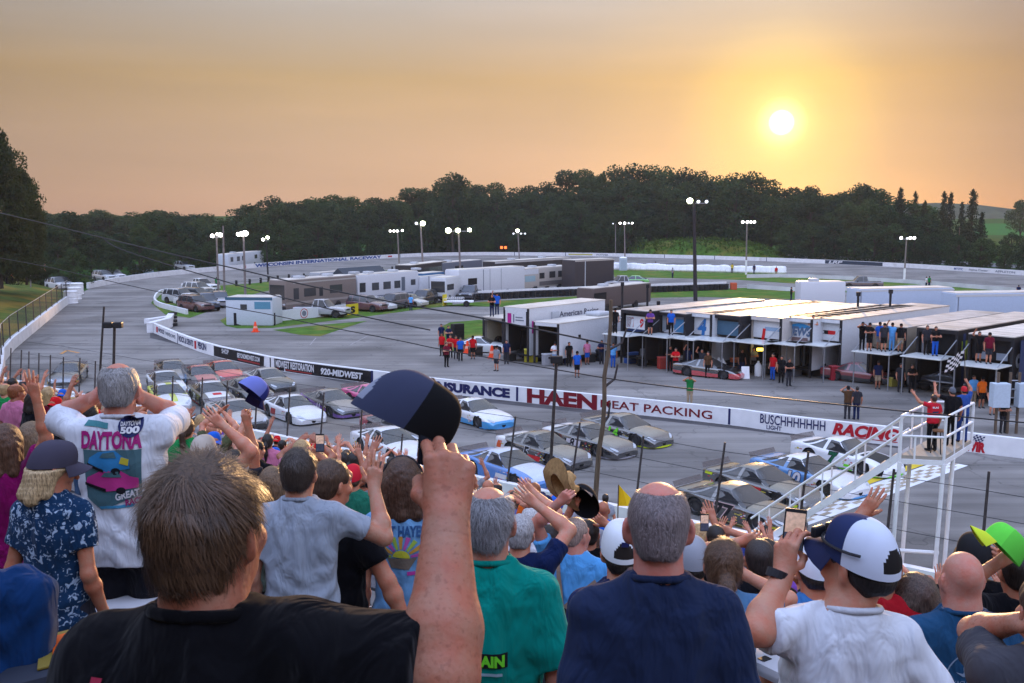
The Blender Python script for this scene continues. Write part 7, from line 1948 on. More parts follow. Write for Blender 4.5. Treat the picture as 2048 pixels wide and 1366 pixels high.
def decal(P_, V2, F, m, name='print', off=.004, back=True):
    """print laid on the back of a shirt: V2 in figure metres (x, z)"""
    sm = P_.shirt.data
    if not hasattr(P_, 'bvh'):
        P_.bvh = BVHTree.FromPolygons([v.co for v in sm.vertices], [tuple(q.vertices) for q in sm.polygons])
    vs = []
    for x, z in V2:
        x, z = x * getattr(P_, 'sc', 1), 1.2 + (z - 1.2) * getattr(P_, 'sc', 1) + getattr(P_, 'dz', 0)
        hit = P_.bvh.ray_cast(Vector((x, -1, z)), Vector((0, 1, 0))); vs.append(Vector((x, (hit[0].y if hit[0] else -.1) - off, z)))
    mb = MB(); mb.add(vs, F); return mb.build(name, m, P_.shirt)
def dtext(P_, t, x, z, h, m, w=None, bold=.03, off=.006, shear=0.0, arc=0.0, rot=0.0):
    v, f, ww = text_mesh(t, bold, shear); sx = h if w is None else w / ww; c, s_ = math.cos(rot), math.sin(rot)
    q = [((a - ww / 2) * sx, (b - .5) * h) for a, b in v]; return decal(P_, [(x + a * c - b * s_, z + a * s_ + b * c - arc * a * a) for a, b in q], f, m, 'lettering', off)
def dpoly(P_, pts, m, off=.004, n=10):
    """filled outline, refined so that it follows the cloth"""
    bm = bmesh.new(); bm.faces.new([bm.verts.new((x, 0, z)) for x, z in pts]); bmesh.ops.triangulate(bm, faces=bm.faces[:])
    for _ in range(3): bmesh.ops.subdivide_edges(bm, edges=[e for e in bm.edges if e.calc_length() > .025], cuts=1, use_grid_fill=True)
    bmesh.ops.triangulate(bm, faces=bm.faces[:]); bm.verts.index_update(); V2 = [(v.co.x, v.co.z) for v in bm.verts]; F = [[v.index for v in q.verts] for q in bm.faces]; bm.free()
    return decal(P_, V2, F, m, 'print', off)
def ell(x, z, a, b, n=22, t0=0, t1=6.2832): return [(x + a * math.cos(t0 + (t1 - t0) * i / n), z + b * math.sin(t0 + (t1 - t0) * i / n)) for i in range(n)]
Kc, Wc = CN['black'], CN['white']
def heroes():
    H = hero; S = SK
    # --- front man raising his cap
    P = H('A', 'big man in black tee nearest the camera, holding his cap up in a freckled fist', 400, 912, 1.72, yaw=6, s=1.08, w=1.0, b=.03, fold=1.5, fine=.85, skin=(.37, .17, .105), skin_m=SKINF, shirt=(.0055, .0055, .007), hair=('short', (.060, .034, .020)), head=(9, 3, 0), af=1.3, sleeve=.9, neckfat=.006, collar=True,
          Rr=A(893, 1042, 1.76, 'grip', e=(884, 1352, 1.60), palm=(-.25, .95, 0), fdir=(.0, .35, .9)))
    strands(P.hair, P.Rm, 9000, .046, .0008, seed=3, lift=.10, color=(.062, .034, .018), parent=P.o, c=P.hc, tone=(.25, 2.6), curl=.25)
    P.dz = .235
    for i in range(9):
        dpoly(P, [(-.20 + .045 * i, 1.10), (-.185 + .045 * i, 1.10), (-.18 + .05 * i, 1.165), (-.20 + .05 * i, 1.165)], flat(((.10, .30, .42), (.30, .02, .05), (.35, .42, .5))[i % 3])) if i % 2 else None
    dpoly(P, [(-.22, 1.125), (.20, 1.12), (.20, 1.128), (-.22, 1.134)], flat((.12, .32, .45))); dpoly(P, [(-.2, 1.10), (.2, 1.095), (.2, 1.11), (-.2, 1.115)], flat((.32, .03, .06)))
    c = aty(840, 812, 1.92); Rm = np.stack([(.10, -.98, .15), (.80, -.05, -.60), (.59, .19, .79)], 1); Rm, _ = np.linalg.qr(Rm); Rm = Rm * np.sign(np.sum(Rm * np.stack([(.10, -.98, .15), (.80, -.05, -.60), (.59, .19, .79)], 1), 0))
    o = link('held_cap', cap_mesh(np.array(c) - Rm @ A3(0, .0, .065), Rm, .87, bl=.085, opening=True, n=40), mats=cap_mats((.006, .006, .007), (.034, .040, .074), (.010, .012, .018), (.22, .24, .30)), smooth=True); tag(o, 'black and navy mesh backed cap held aloft by the front man', 'cap')
    # --- navy tee man with big ears
    P = H('I', 'broad man in navy tee with buzzed greying hair, bald crown and red ears', 1320, 962, 2.65, w=.94, b=.02, skin=(.50, .22, .17), fold=1.4, shirt=(.015, .024, .058), hair=('fringe', (.16, .13, .13), .0035), collar=True, fine=.95, sleeve=.80, head=(4, -4, 0))
    strands(P.hair, P.Rm, 7000, .010, .0007, 5, lift=.8, color=(.20, .165, .165), parent=P.o, c=P.hc, tone=(.5, 1.6))
    # --- teal tee
    P = H('T', 'man in teal green tee with thick grey hair and a pink bald spot', 978, 972, 3.1, w=1.0, b=.03, skin=(.46, .23, .16), fold=1.5, shirt=CN['teal'], hair=('fringe', (.17, .17, .18), .006), head=(10, 0, 0), sleeve=.85, collar=True)
    strands(P.hair, P.Rm, 5000, .035, .0009, 7, lift=.35, color=(.27, .27, .28), parent=P.o, c=P.hc, tone=(.4, 1.7))
    P.dz = .065; dpoly(P, [(-.14, 1.112), (.062, 1.112), (.062, 1.160), (-.14, 1.160)], blk, .005); dtext(P, 'STAIN', -.01, 1.137, .034, ng, .125, .05, .009); dpoly(P, [(-.03, 1.085), (.045, 1.085), (.045, 1.095), (-.03, 1.095)], flat((.3, .45, .5)))
    # --- white tee man filming
    P = H('J', 'man in white tee and white mesh cap with navy bill, filming with a raised phone', 1722, 1036, 3.2, yaw=4, w=.90, lean=(.085, 0), skin=(.45, .22, .14), fold=1.4, shirt=(.60, .62, .66), hair=('short', (.012, .010, .010)), head=(-42, 2, 0), collar=True, sleeve=.72, cap=dict(c=(.02, .03, .09), b=(.55, .60, .70), bill_c=(.02, .025, .07), opening=True),
          L=A(1566, 1150, 3.3, 'hold', e=(1512, 1262, 3.12), palm=(.55, .5, 0), fdir=(.15, .25, 1)), Rr=dict(w=(.25, .12, .92), pose='relaxed', palm=(-1, .2, 0)))
    phone(aty(1588, 1062, 3.36), (R(-6), R(5), R(-8)), 1.0, 'black phone showing the sunset, held up by the man in the white cap')
    mb = MB(); wv = Vector(aty(1553, 1148, 3.28)); t = (Vector(aty(1566, 1110, 3.3)) - wv).normalized(); mb.tube([wv - t * .014, wv + t * .014], .036, 16); link('watch', mb.mesh('watch'), dark_m).parent = P.o; P.o.children[-1].matrix_parent_inverse = P.o.matrix_basis.inverted()
    mb = MB(); mb.tube([tuple(P.hc + P.Rm @ rotm(0) @ A3(.100 * math.sin(a), -.012 + .122 * math.cos(a), .062 + .004 * math.cos(a))) for a in np.linspace(-2.0, 2.0, 17)], .0045, 6)
    for q in (-1, 1): mb.box(tuple(P.hc + P.Rm @ A3(q * .035, .118, .072)), (.055, .02, .034), M=Matrix(P.Rm.tolist()), bev=.008)
    link('sunglasses', mb.mesh('sunglasses'), dark_m, P.o)
    # --- bald man, hurricane print
    P = H('B2', 'bald man in dark blue tee printed with a pale hurricane emblem', 1930, 1106, 4.3, w=1.10, b=.03, skin=(.47, .235, .175), shirt=(.014, .058, .125), hair=None, collar=True, neckfat=.012)
    P.dz = .09; P.sc = .74; pp = flat((.20, .27, .36)); ring = ell(0, 1.13, .150, .155, 40); rin = ell(0, 1.13, .143, .148, 40)
    decal(P, ring + rin, [(i, (i + 1) % 40, 40 + (i + 1) % 40, 40 + i) for i in range(40)], pp, 'print')
    decal(P, ell(0, 1.19, .058, .050, 24) + ell(0, 1.19, .018, .016, 24), [(i, (i + 1) % 24, 24 + (i + 1) % 24, 24 + i) for i in range(24)], pp)
    for q in (-1, 1): dpoly(P, [(q * .02, 1.19 + q * .045), (q * .06, 1.19 + q * .047), (q * .098, 1.19 + q * .022), (q * .06, 1.19 + q * .030), (q * .045, 1.19)], pp)
    dtext(P, 'EVACUATION PLAN', 0, 1.110, .022, pp, .25, .01); dtext(P, '1. GRAB BEER', 0, 1.075, .020, pp, .17, .01); dtext(P, '2. RUN LIKE HELL', 0, 1.042, .020, pp, .20, .01)
    # --- man with hands cupped, race print
    P = H('D', 'grey haired man in white racing print tee, hands cupped to his face', 234, 724, 4.9, yaw=-4, s=1.08, w=1.05, skin=(.46, .21, .15), shirt=(.62, .64, .68), hair=('fringe', (.24, .23, .22)), head=(0, -2, 0), collar=True, pants=((.012, .012, .016), 'shorts'), sleeve=.9, hem=.80,
          L=A(193, 792, 5.02, 'fist', pole=(-.8, -.25, -1), palm=(1, .2, 0), fdir=(.3, .6, .6)), Rr=A(276, 790, 5.02, 'fist', pole=(.8, -.25, -1), palm=(-1, .2, 0), fdir=(-.3, .6, .6)))
    strands(P.hair, P.Rm, 3500, .018, .0012, 9, lift=.4, color=(.30, .29, .29), parent=P.o, c=P.hc)
    P.dz = .115; mg = flat((.30, .01, .13)); tl = flat((.05, .20, .22)); dt = flat((.06, .13, .15))
    dpoly(P, [(-.125, 1.02), (-.06, .965), (.12, 1.03), (.125, 1.24), (-.135, 1.24)], dt, .004); dpoly(P, [(-.135, 1.345), (-.02, 1.335), (-.02, 1.36), (-.12, 1.368)], tl, .004)
    dtext(P, 'DAYTONA', -.008, 1.285, .070, mg, .27, .05, .007); dpoly(P, ell(.075, 1.345, .052, .05), navy, .008); dtext(P, 'DAYTONA', .075, 1.355, .018, whp, .08, .03, .012); dtext(P, '500', .075, 1.328, .026, whp, .08, .05, .012)
    for x, z, a, m in ((-.02, 1.19, .095, flat((.03, .20, .42))), (-.01, 1.10, .12, flat((.50, .04, .22)))):
        dpoly(P, [(x - a, z - .02), (x - a * .9, z + .015), (x - a * .4, z + .045), (x + a * .3, z + .05), (x + a * .7, z + .02), (x + a, z + .01), (x + a, z - .035), (x - a * .2, z - .05)], m, .007); dpoly(P, [(x - a * .35, z + .02), (x - a * .2, z + .04), (x + a * .3, z + .043), (x + a * .4, z + .015)], dt, .010); dpoly(P, ell(x + a * .35, z - .046, .02, .016), blk, .010); dpoly(P, [(x - a, z - .02), (x - a * .2, z - .05), (x - a * .2, z - .036), (x - a, z - .006)], blk, .010)
    dpoly(P, [(.04, 1.21), (.075, 1.20), (.07, 1.17), (.03, 1.18)], flat((.5, .42, .04)), .010); dtext(P, 'GREAT', .06, 1.035, .030, whp, .11, .04, .009, .2, rot=.2); dtext(P, 'RACE', .085, 1.003, .026, mg, .08, .04, .009, .2, rot=.2); dpoly(P, [(-.07, .98), (.09, .99), (.08, .975), (-.06, .968)], flat((.05, .24, .40)))
    # --- floral blouse
    P = H('W', 'woman in grey cap and navy floral blouse, looking down to the right', 100, 882, 4.4, yaw=10, w=.98, female=True, skin=S[1], shirt=(.010, .035, .085), shirt_m=FLORAL, hair=('bob', (.42, .30, .16)), cap=dict(c=(.055, .05, .075), bill=True), head=(48, -14, 0), hem=.80, sleeve=.55)
    H('M', 'person in magenta top at the left edge, arm stretched up', 8, 850, 5.6, yaw=0, w=1.0, female=True, skin=S[0], shirt=(.20, .006, .09), hair=('bob', (.09, .045, .025)), Rr=A(72, 795, 5.5, 'open', pole=(1, 0, -.7), palm=(0, 1, 0)), sleeve=.7)
    # --- light grey tee man with raised hand
    P = H('E', 'dark haired man in pale grey tee, right arm raised with open hand', 596, 897, 4.7, yaw=2, w=1.04, b=.012, skin=(.44, .23, .15), shirt=(.30, .34, .40), hair=('short', (.035, .025, .02)), head=(8, 0, 0), collar=True, pants=((.012, .014, .024), 'long'), fold=1.6, Rr=A(748, 975, 4.9, 'open', pole=(.6, -.2, -1), palm=(0, 1, 0), fdir=(.06, .15, 1)))
    strands(P.hair, P.Rm, 3500, .030, .0011, 13, lift=.3, color=(.05, .035, .028), parent=P.o, c=P.hc)
    H('F', 'man in black tee and blue jeans, arm hanging, right of the pale grey tee', 660, 920, 5.2, yaw=25, w=1.06, skin=S[0], shirt=Kc, hair=('short', (.06, .035, .022)), head=(20, -4, 0), pants=((.05, .10, .20), 'long'), Rr=dict(w=(.44, .05, .86), pose='relaxed', palm=(-1, 0, 0)))
    P = H('G', 'woman in light blue tee with sunburst print and black headset with pink ear cups', 805, 916, 5.6, w=.96, female=True, skin=S[0], shirt=(.14, .31, .52), hair=('bob', (.06, .03, .018)), pants=((.03, .07, .15), 'long'), hem=.93)
    mb = MB(); mb.tube([tuple(P.hc + A3(.098 * math.sin(a), -.01, .028 + .108 * math.cos(a))) for a in np.linspace(-1.6, 1.6, 13)], .010, 7); link('headset', mb.mesh('headset'), dark_m, P.o)
    for q in (-1, 1): mb = MB(); mb.lathe([(0, -.02), (.036, -.018), (.04, 0), (.03, .02), (0, .022)], 16, axis='X', c=tuple(P.hc + A3(q * .100, -.008, .0))); link('ear_cup', mb.mesh('ear_cup'), flat((.5, .05, .16)), P.o, smooth=True)
    P.dz = .06; dtext(P, 'MAT HAYES', 0, 1.33, .05, flat((.02, .07, .18)), .24, .04, .006, 0, .6)
    for i in range(9):
        a = R(10 + 20 * i); x, z = math.cos(a), math.sin(a); dpoly(P, [(x * .05 - z * .006, 1.19 + z * .05 + x * .006), (x * .05 + z * .006, 1.19 + z * .05 - x * .006), (x * .115 + z * .012, 1.19 + z * .115 - x * .012), (x * .115 - z * .012, 1.19 + z * .115 + x * .012)], flat(((.42, .08, .30), (.50, .25, .04), (.30, .42, .06))[i % 3]))
    dpoly(P, ell(0, 1.19, .045, .045, 16, 0, 3.14), flat((.50, .50, .04)), .006); dpoly(P, [(-.07, 1.19), (.08, 1.19), (.04, 1.13), (-.05, 1.14)], flat((.16, .13, .10))); dpoly(P, [(.03, 1.12), (.07, 1.12), (.07, 1.10), (.03, 1.10)], flat((.5, .05, .3)))
    # --- ponytail
    P = H('Y', 'woman in blue tee with long brown ponytail and sunglasses on her head', 1448, 1080, 4.3, yaw=4, w=.95, female=True, skin=S[2], shirt=(.08, .19, .34), hair=('pony', (.075, .038, .020)), Rr=A(1487, 1148, 4.45, 'relaxed', pole=(1, 0, -.6)))
    strands(P.hair, P.Rm, 4000, .05, .0009, 21, lift=.06, color=(.10, .052, .028), parent=P.o, c=P.hc, whorl=(0, -.09, .02)); dtext(P, 'TRUCKS', .03, 1.24, .028, navy, .18, .02)
    # --- sling bag man
    P = H('S', 'man in bright blue tee with tan strap and black sling bag, saluting', 1152, 1035, 6.4, yaw=18, w=1.16, b=.04, skin=(.50, .24, .18), shirt=(.09, .33, .66), hair=('buzz', (.30, .22, .18)), head=(28, 0, 0), L=A(1118, 1005, 6.3, 'grip', pole=(-1, 0, -.3), palm=(.4, .8, 0)), neckfat=.01)
    for pts in (((-.12, 1.46), (-.09, 1.46), (-.04, 1.12), (-.08, 1.12)), ((-.09, 1.10), (.17, 1.34), (.19, 1.30), (-.07, 1.05))): dpoly(P, list(pts), flat((.28, .20, .15)), .010)
    V = Field(); V.el((-.14, -.20, 1.0), (.15, .075, .17), k=.03); V.rc((-.2, -.2, 1.08), (-.04, -.2, 1.06), .06, .06, k=.05); link('sling_bag', np_mesh('sling_bag', [V.mesh(.015)]), CLOTH, P.o, color=Kc)
    o = empty('straw_hat', aty(1118, 975, 6.5), 0, 'tan straw cowboy hat held up in a hand', 'hat'); o.rotation_euler = (R(-10), R(72), R(12)); st = mat('straw', (.36, .22, .09), .8, var=.25, nscale=40, bump=.4, bscale=120)
    mb = MB(); mb.lathe([(0, .115), (.05, .125), (.075, .11), (.088, .05), (.095, .0)], 24); mb.v = [(x, y * 1.15, z - (.03 if abs(x) < .03 and z > .1 else 0)) for x, y, z in mb.v]; mb.build('crown', st, o, smooth=True)
    mb = MB(); mb.grid([[Vector((r * math.cos(a), r * 1.2 * math.sin(a), .55 * max(0, abs(r * math.cos(a)) - .08))) for a in np.linspace(0, 6.2832, 29)] for r in (.094, .13, .165, .19)]); mb.grid([[Vector((r * math.cos(a), r * 1.2 * math.sin(a), .55 * max(0, abs(r * math.cos(a)) - .08) - .004)) for a in np.linspace(0, 6.2832, 29)] for r in (.094, .13, .165, .19)], flip=True); mb.build('brim', st, o, smooth=True)
    mb = MB(); mb.lathe([(.0965, .0), (.092, .032)], 24); mb.v = [(x * 1.02, y * 1.17, z) for x, y, z in mb.v]; mb.build('band', flat((.06, .02, .02)), o, smooth=True)
    P = H('V', 'person in maroon top holding a straw hat up in the crowd', 1100, 1050, 7.2, w=1.0, skin=S[0], shirt=CN['maroon'], hair=('short', HC['dark']), Rr=A(1132, 1003, 6.6, 'grip', palm=(-.3, .8, 0)))
    P = H('U', 'person in black tee with print, holding an upturned cap overhead', 1178, 1040, 7.4, yaw=10, skin=S[0], shirt=Kc, hair=('short', HC['dark']), L=A(1140, 1022, 7.2, 'grip'), Rr=A(1215, 1050, 7.3, 'open')); dpoly(P, [(-.10, 1.32), (.10, 1.33), (.10, 1.24), (-.09, 1.23)], flat((.20, .12, .25)))
    Rm = np.array(Matrix.Rotation(R(-60), 3, 'X') @ Matrix.Rotation(R(150), 3, 'Z')); o = link('held_cap', cap_mesh(np.array(aty(1168, 1010, 7.1)), Rm, 1.1), mats=cap_mats(Kc, Kc, (.06, .07, .09)), smooth=True); tag(o, 'grey billed black cap held upside down beside the straw hat', 'cap')
    H('K', 'child in pale grey tee in front of the grass verge', 1211, 988, 19.5, s=.78, skin=S[0], shirt=(.33, .36, .42), hair=('short', HC['dark']), L=A(1195, 1010, 19.5))
    H('N', 'bearded person cut by the right edge, freckled forearm raised', 2105, 1150, 3.3, w=1.1, skin=(.38, .19, .13), skin_m=SKINF, shirt=(.05, .05, .06), hair=('short', HC['brown']), L=A(2034, 1245, 3.35, 'fist', pole=(-.6, 0, -1), palm=(.6, -.6, 0)), af=1.1)
    P = H('X', 'person in white cap with dark hair showing in its back opening', 1245, 1045, 4.2, w=.98, skin=S[2], shirt=CN['navy'], hair=('short', HC['dark']), cap=dict(c=(.62, .64, .66), opening=True)); mb = MB(); mb.box(tuple(P.hc + A3(.0, -.128, .078)), (.03, .006, .02)); link('cap_patch', mb.mesh('cap_patch'), navy, P.o)
    H('Q', 'person in red tee and black cap right of the white cap', 1765, 1080, 4.6, yaw=20, w=1.08, skin=S[1], shirt=(.40, .012, .02), hair=('short', HC['dark']), cap=dict(c=Kc))
    H('Q2', 'woman with long straight brown hair and sunglasses pushed up', 1836, 1150, 4.6, yaw=6, female=True, skin=S[0], shirt=CN['charcoal'], hair=('long', (.075, .05, .038)))
    P = H('Q3', 'person in black tee and black cap behind the bald man, arms forward', 1952, 1070, 6.0, yaw=8, w=1.1, skin=S[1], shirt=Kc, hair=('short', HC['dark']), cap=dict(c=(.014, .014, .016)), Rr=A(2030, 1120, 5.9, 'relaxed', pole=(1, 0, -.6)))
    H('Q4', 'person in white cap and blue tee holding up a dark tablet', 1634, 1082, 4.6, yaw=-6, skin=S[0], shirt=(.04, .16, .40), hair=('short', HC['dark']), cap=dict(c=(.62, .66, .74), bill_c=(.5, .5, .5)), Rr=A(1645, 1165, 4.8, 'hold', palm=(-.3, .6, 0))); phone(aty(1648, 1136, 4.75), (R(-8), 0, R(4)), 1.0, 'dark tablet held up left of the white mesh cap', big=True)
    H('Q5', 'person with dark cropped hair in black tee with green back print', 1520, 1078, 6.0, skin=S[0], shirt=Kc, hair=('buzz', (.03, .022, .02)), L=A(1478, 1085, 6.1, 'relaxed', pole=(-1, 0, 0))); dtext(HEROES['Q5'], 'SUPER', 0, 1.30, .05, ng, .22, .04)
    H('Q6', 'person in dark green tee and grey cap with a red and black headset', 1385, 1075, 5.4, skin=S[0], shirt=(.015, .028, .022), hair=('short', HC['dark']), cap=dict(c=(.26, .27, .30)))
    H('Q7', 'grey haired person in dark navy tee with arm raised, beside the teal tee', 1040, 1030, 5.6, yaw=14, skin=S[2], shirt=CN['navy'], hair=('short', (.32, .31, .31)), Rr=A(1074, 1010, 5.8, 'open', pole=(1, 0, -.4)))
    H('Q8', 'white haired person in white tee left of the saluting man', 1062, 1015, 8.0, yaw=20, skin=S[2], shirt=Wc, hair=('short', (.42, .41, .40)), Rr=A(1068, 985, 8.2, 'open'))
    H('Q9', 'person in red cap and teal top behind the raised open hand', 705, 930, 9.0, skin=S[0], shirt=(.02, .16, .10), hair=('short', HC['brown']), cap=dict(c=(.50, .015, .03)))
    H('R1', 'woman with bushy light brown hair left of the pale grey tee', 543, 935, 6.2, female=True, skin=S[0], shirt=(.06, .075, .06), hair=('bob', (.13, .08, .045)))
    H('R2', 'person holding a blue and white cap high on an outstretched arm', 470, 900, 7.5, skin=S[0], shirt=CN['charcoal'], hair=('short', HC['dark']), Rr=A(492, 818, 7.4, 'grip', palm=(0, .8, 0)))
    Rm = rotm(35, -55, 10); o = link('held_cap', cap_mesh(np.array(aty(500, 790, 7.4)), Rm, 1.05), mats=cap_mats((.03, .04, .20), (.16, .19, .50), (.02, .02, .08)), smooth=True); tag(o, 'blue and white cap held high in front of the cars', 'cap')
    H('R3', 'person holding a phone above the crowd behind the woman with bushy hair', 636, 905, 8.5, skin=S[1], shirt=CN['grey'], hair=('short', HC['brown']), Rr=A(640, 915, 8.3, 'hold')); phone(aty(640, 886, 8.25), (R(-4), 0, 0), 1.0, 'black phone held upright over the dark haired man')
    H('R4', 'woman in white cap with long brown hair at far left', 62, 845, 6.6, female=True, skin=S[0], shirt=CN['white'], hair=('long', (.14, .09, .05)))
    H('R5', 'person with both forearms up, beige cap, right of the racing print tee', 405, 872, 6.4, skin=S[2], shirt=CN['grey'], hair=('short', HC['brown']), cap=dict(c=(.40, .35, .29)), Rr=A(447, 852, 6.4, 'open'))
    H('R6', 'person in royal blue jersey lettered WIR, phone raised to the left', 1432, 1050, 8.5, skin=S[0], shirt=(.02, .06, .30), hair=('buzz', HC['dark']), Rr=A(1465, 1065, 8.5, 'open')); dtext(HEROES['R6'], 'WIR', 0, 1.28, .07, whp, .22, .04); phone(aty(1409, 1045, 8.4), (R(-4), 0, 0), 1.0, 'small black phone raised left of the royal blue jersey')
    H('R7', 'person raising a large open hand in front of the flag stand stair', 1735, 1066, 5.8, skin=S[1], shirt=CN['brown'], hair=('short', HC['brown']), L=A(1722, 1030, 5.7, 'open', palm=(0, 1, 0), pole=(-.5, 0, -1)))
    H('R8', 'person in black top holding a neon green cap out at the right edge', 2040, 1100, 5.6, skin=S[1], shirt=Kc, hair=('short', HC['dark']), L=A(1990, 1130, 5.5, 'grip')); o = link('held_cap', cap_mesh(np.array(aty(1996, 1100, 5.4)), rotm(-60, 30, 20), 1.05), mats=cap_mats((.12, .62, .06), (.10, .5, .05), (.5, .6, .03)), smooth=True); tag(o, 'neon green cap held out at the right edge', 'cap')
    o = empty('pennant', aty(1252, 1012, 12), 0, 'yellow triangular pennant raised before the grass verge', 'flag'); s = 12 / FPX; mb = MB(); mb.grid([[Vector((-18 * s, .0, 0)), Vector((-15 * s, .02, 44 * s))], [Vector((2 * s, -.03, 1 * s)), Vector((-8 * s, 0, 36 * s))], [Vector((22 * s, .02, 2 * s)), Vector((21 * s, .02, 4 * s))]]); mb.build('cloth', flat((.72, .48, .01)), o); mb = MB(); mb.tube([(-17 * s, 0, -.5), (-16 * s, 0, 45 * s)], .008, 6); mb.build('stick', wood_m, o)
heroes()
# things lying on the benches at the lower left
def benchthings():
    b = aty(140, 1320, 2.55); o = empty('seat_cushion', b, R(28), 'dark seat cushion with gold border and orange centre at lower left', 'cushion'); o.rotation_euler = (R(-4), R(-6), R(24))
    for nm, d, z, m in (('pad', (.34, .34, .07), 0, flat((.03, .035, .05))), ('border', (.20, .26, .006), .040, flat((.20, .15, .03))), ('panel', (.13, .18, .004), .046, flat((.62, .10, .01)))): mb = MB(); mb.box((.03 if z else 0, 0, z), d, bev=.002 if z else .025); mb.build(nm, m, o, smooth='auto')
    F = Field(); c = aty(20, 1290, 2.5); [F.rc(np.array(c) + A3(*a), np.array(c) + A3(*e), r, r2, k=.06) for a, e, r, r2 in (((-.1, 0, .12), (.02, .05, .1), .07, .08), ((.0, .05, .1), (.09, 0, -.22), .075, .06), ((-.12, 0, .1), (-.08, -.05, -.3), .09, .1), ((-.05, .05, 0), (.0, .0, -.35), .09, .09))]
    V, q = F.mesh(.012); V = cloth_disp(V - np.array(c), q, .006, 5); j = link('jacket', np_mesh('jacket', [(V, q)]), CLOTH, color=(.006, .03, .10)); j.location = c; tag(j, 'dark blue jacket draped over the bench at the left edge', 'jacket')
    for i, (x, y, d, lab) in enumerate(((748, 1245, 5.6, 'black and white checkered cushion behind the hanging hand'), (1560, 1310, 4.4, 'checkered cushion between the ponytail and the white tee'), (240, 1215, 4.8, 'pale crumpled bag under the white racing tee'))):
        o = empty('seat_cushion' if i < 2 else 'bag', aty(x, y, d), .6, lab, 'cushion' if i < 2 else 'bag'); mb = MB(); mb.box((0, 0, 0), (.4, .36, .07), bev=.03); mb.build('pad', flat((.5, .5, .52)), o, smooth='auto')
        if i < 2: k = MB(); [k.box((-.15 + .1 * a, -.12 + .08 * c, .037), (.05, .04, .003)) for a in range(4) for c in range(4) if (a + c) % 2]; k.build('checks', blk, o)
benchthings()

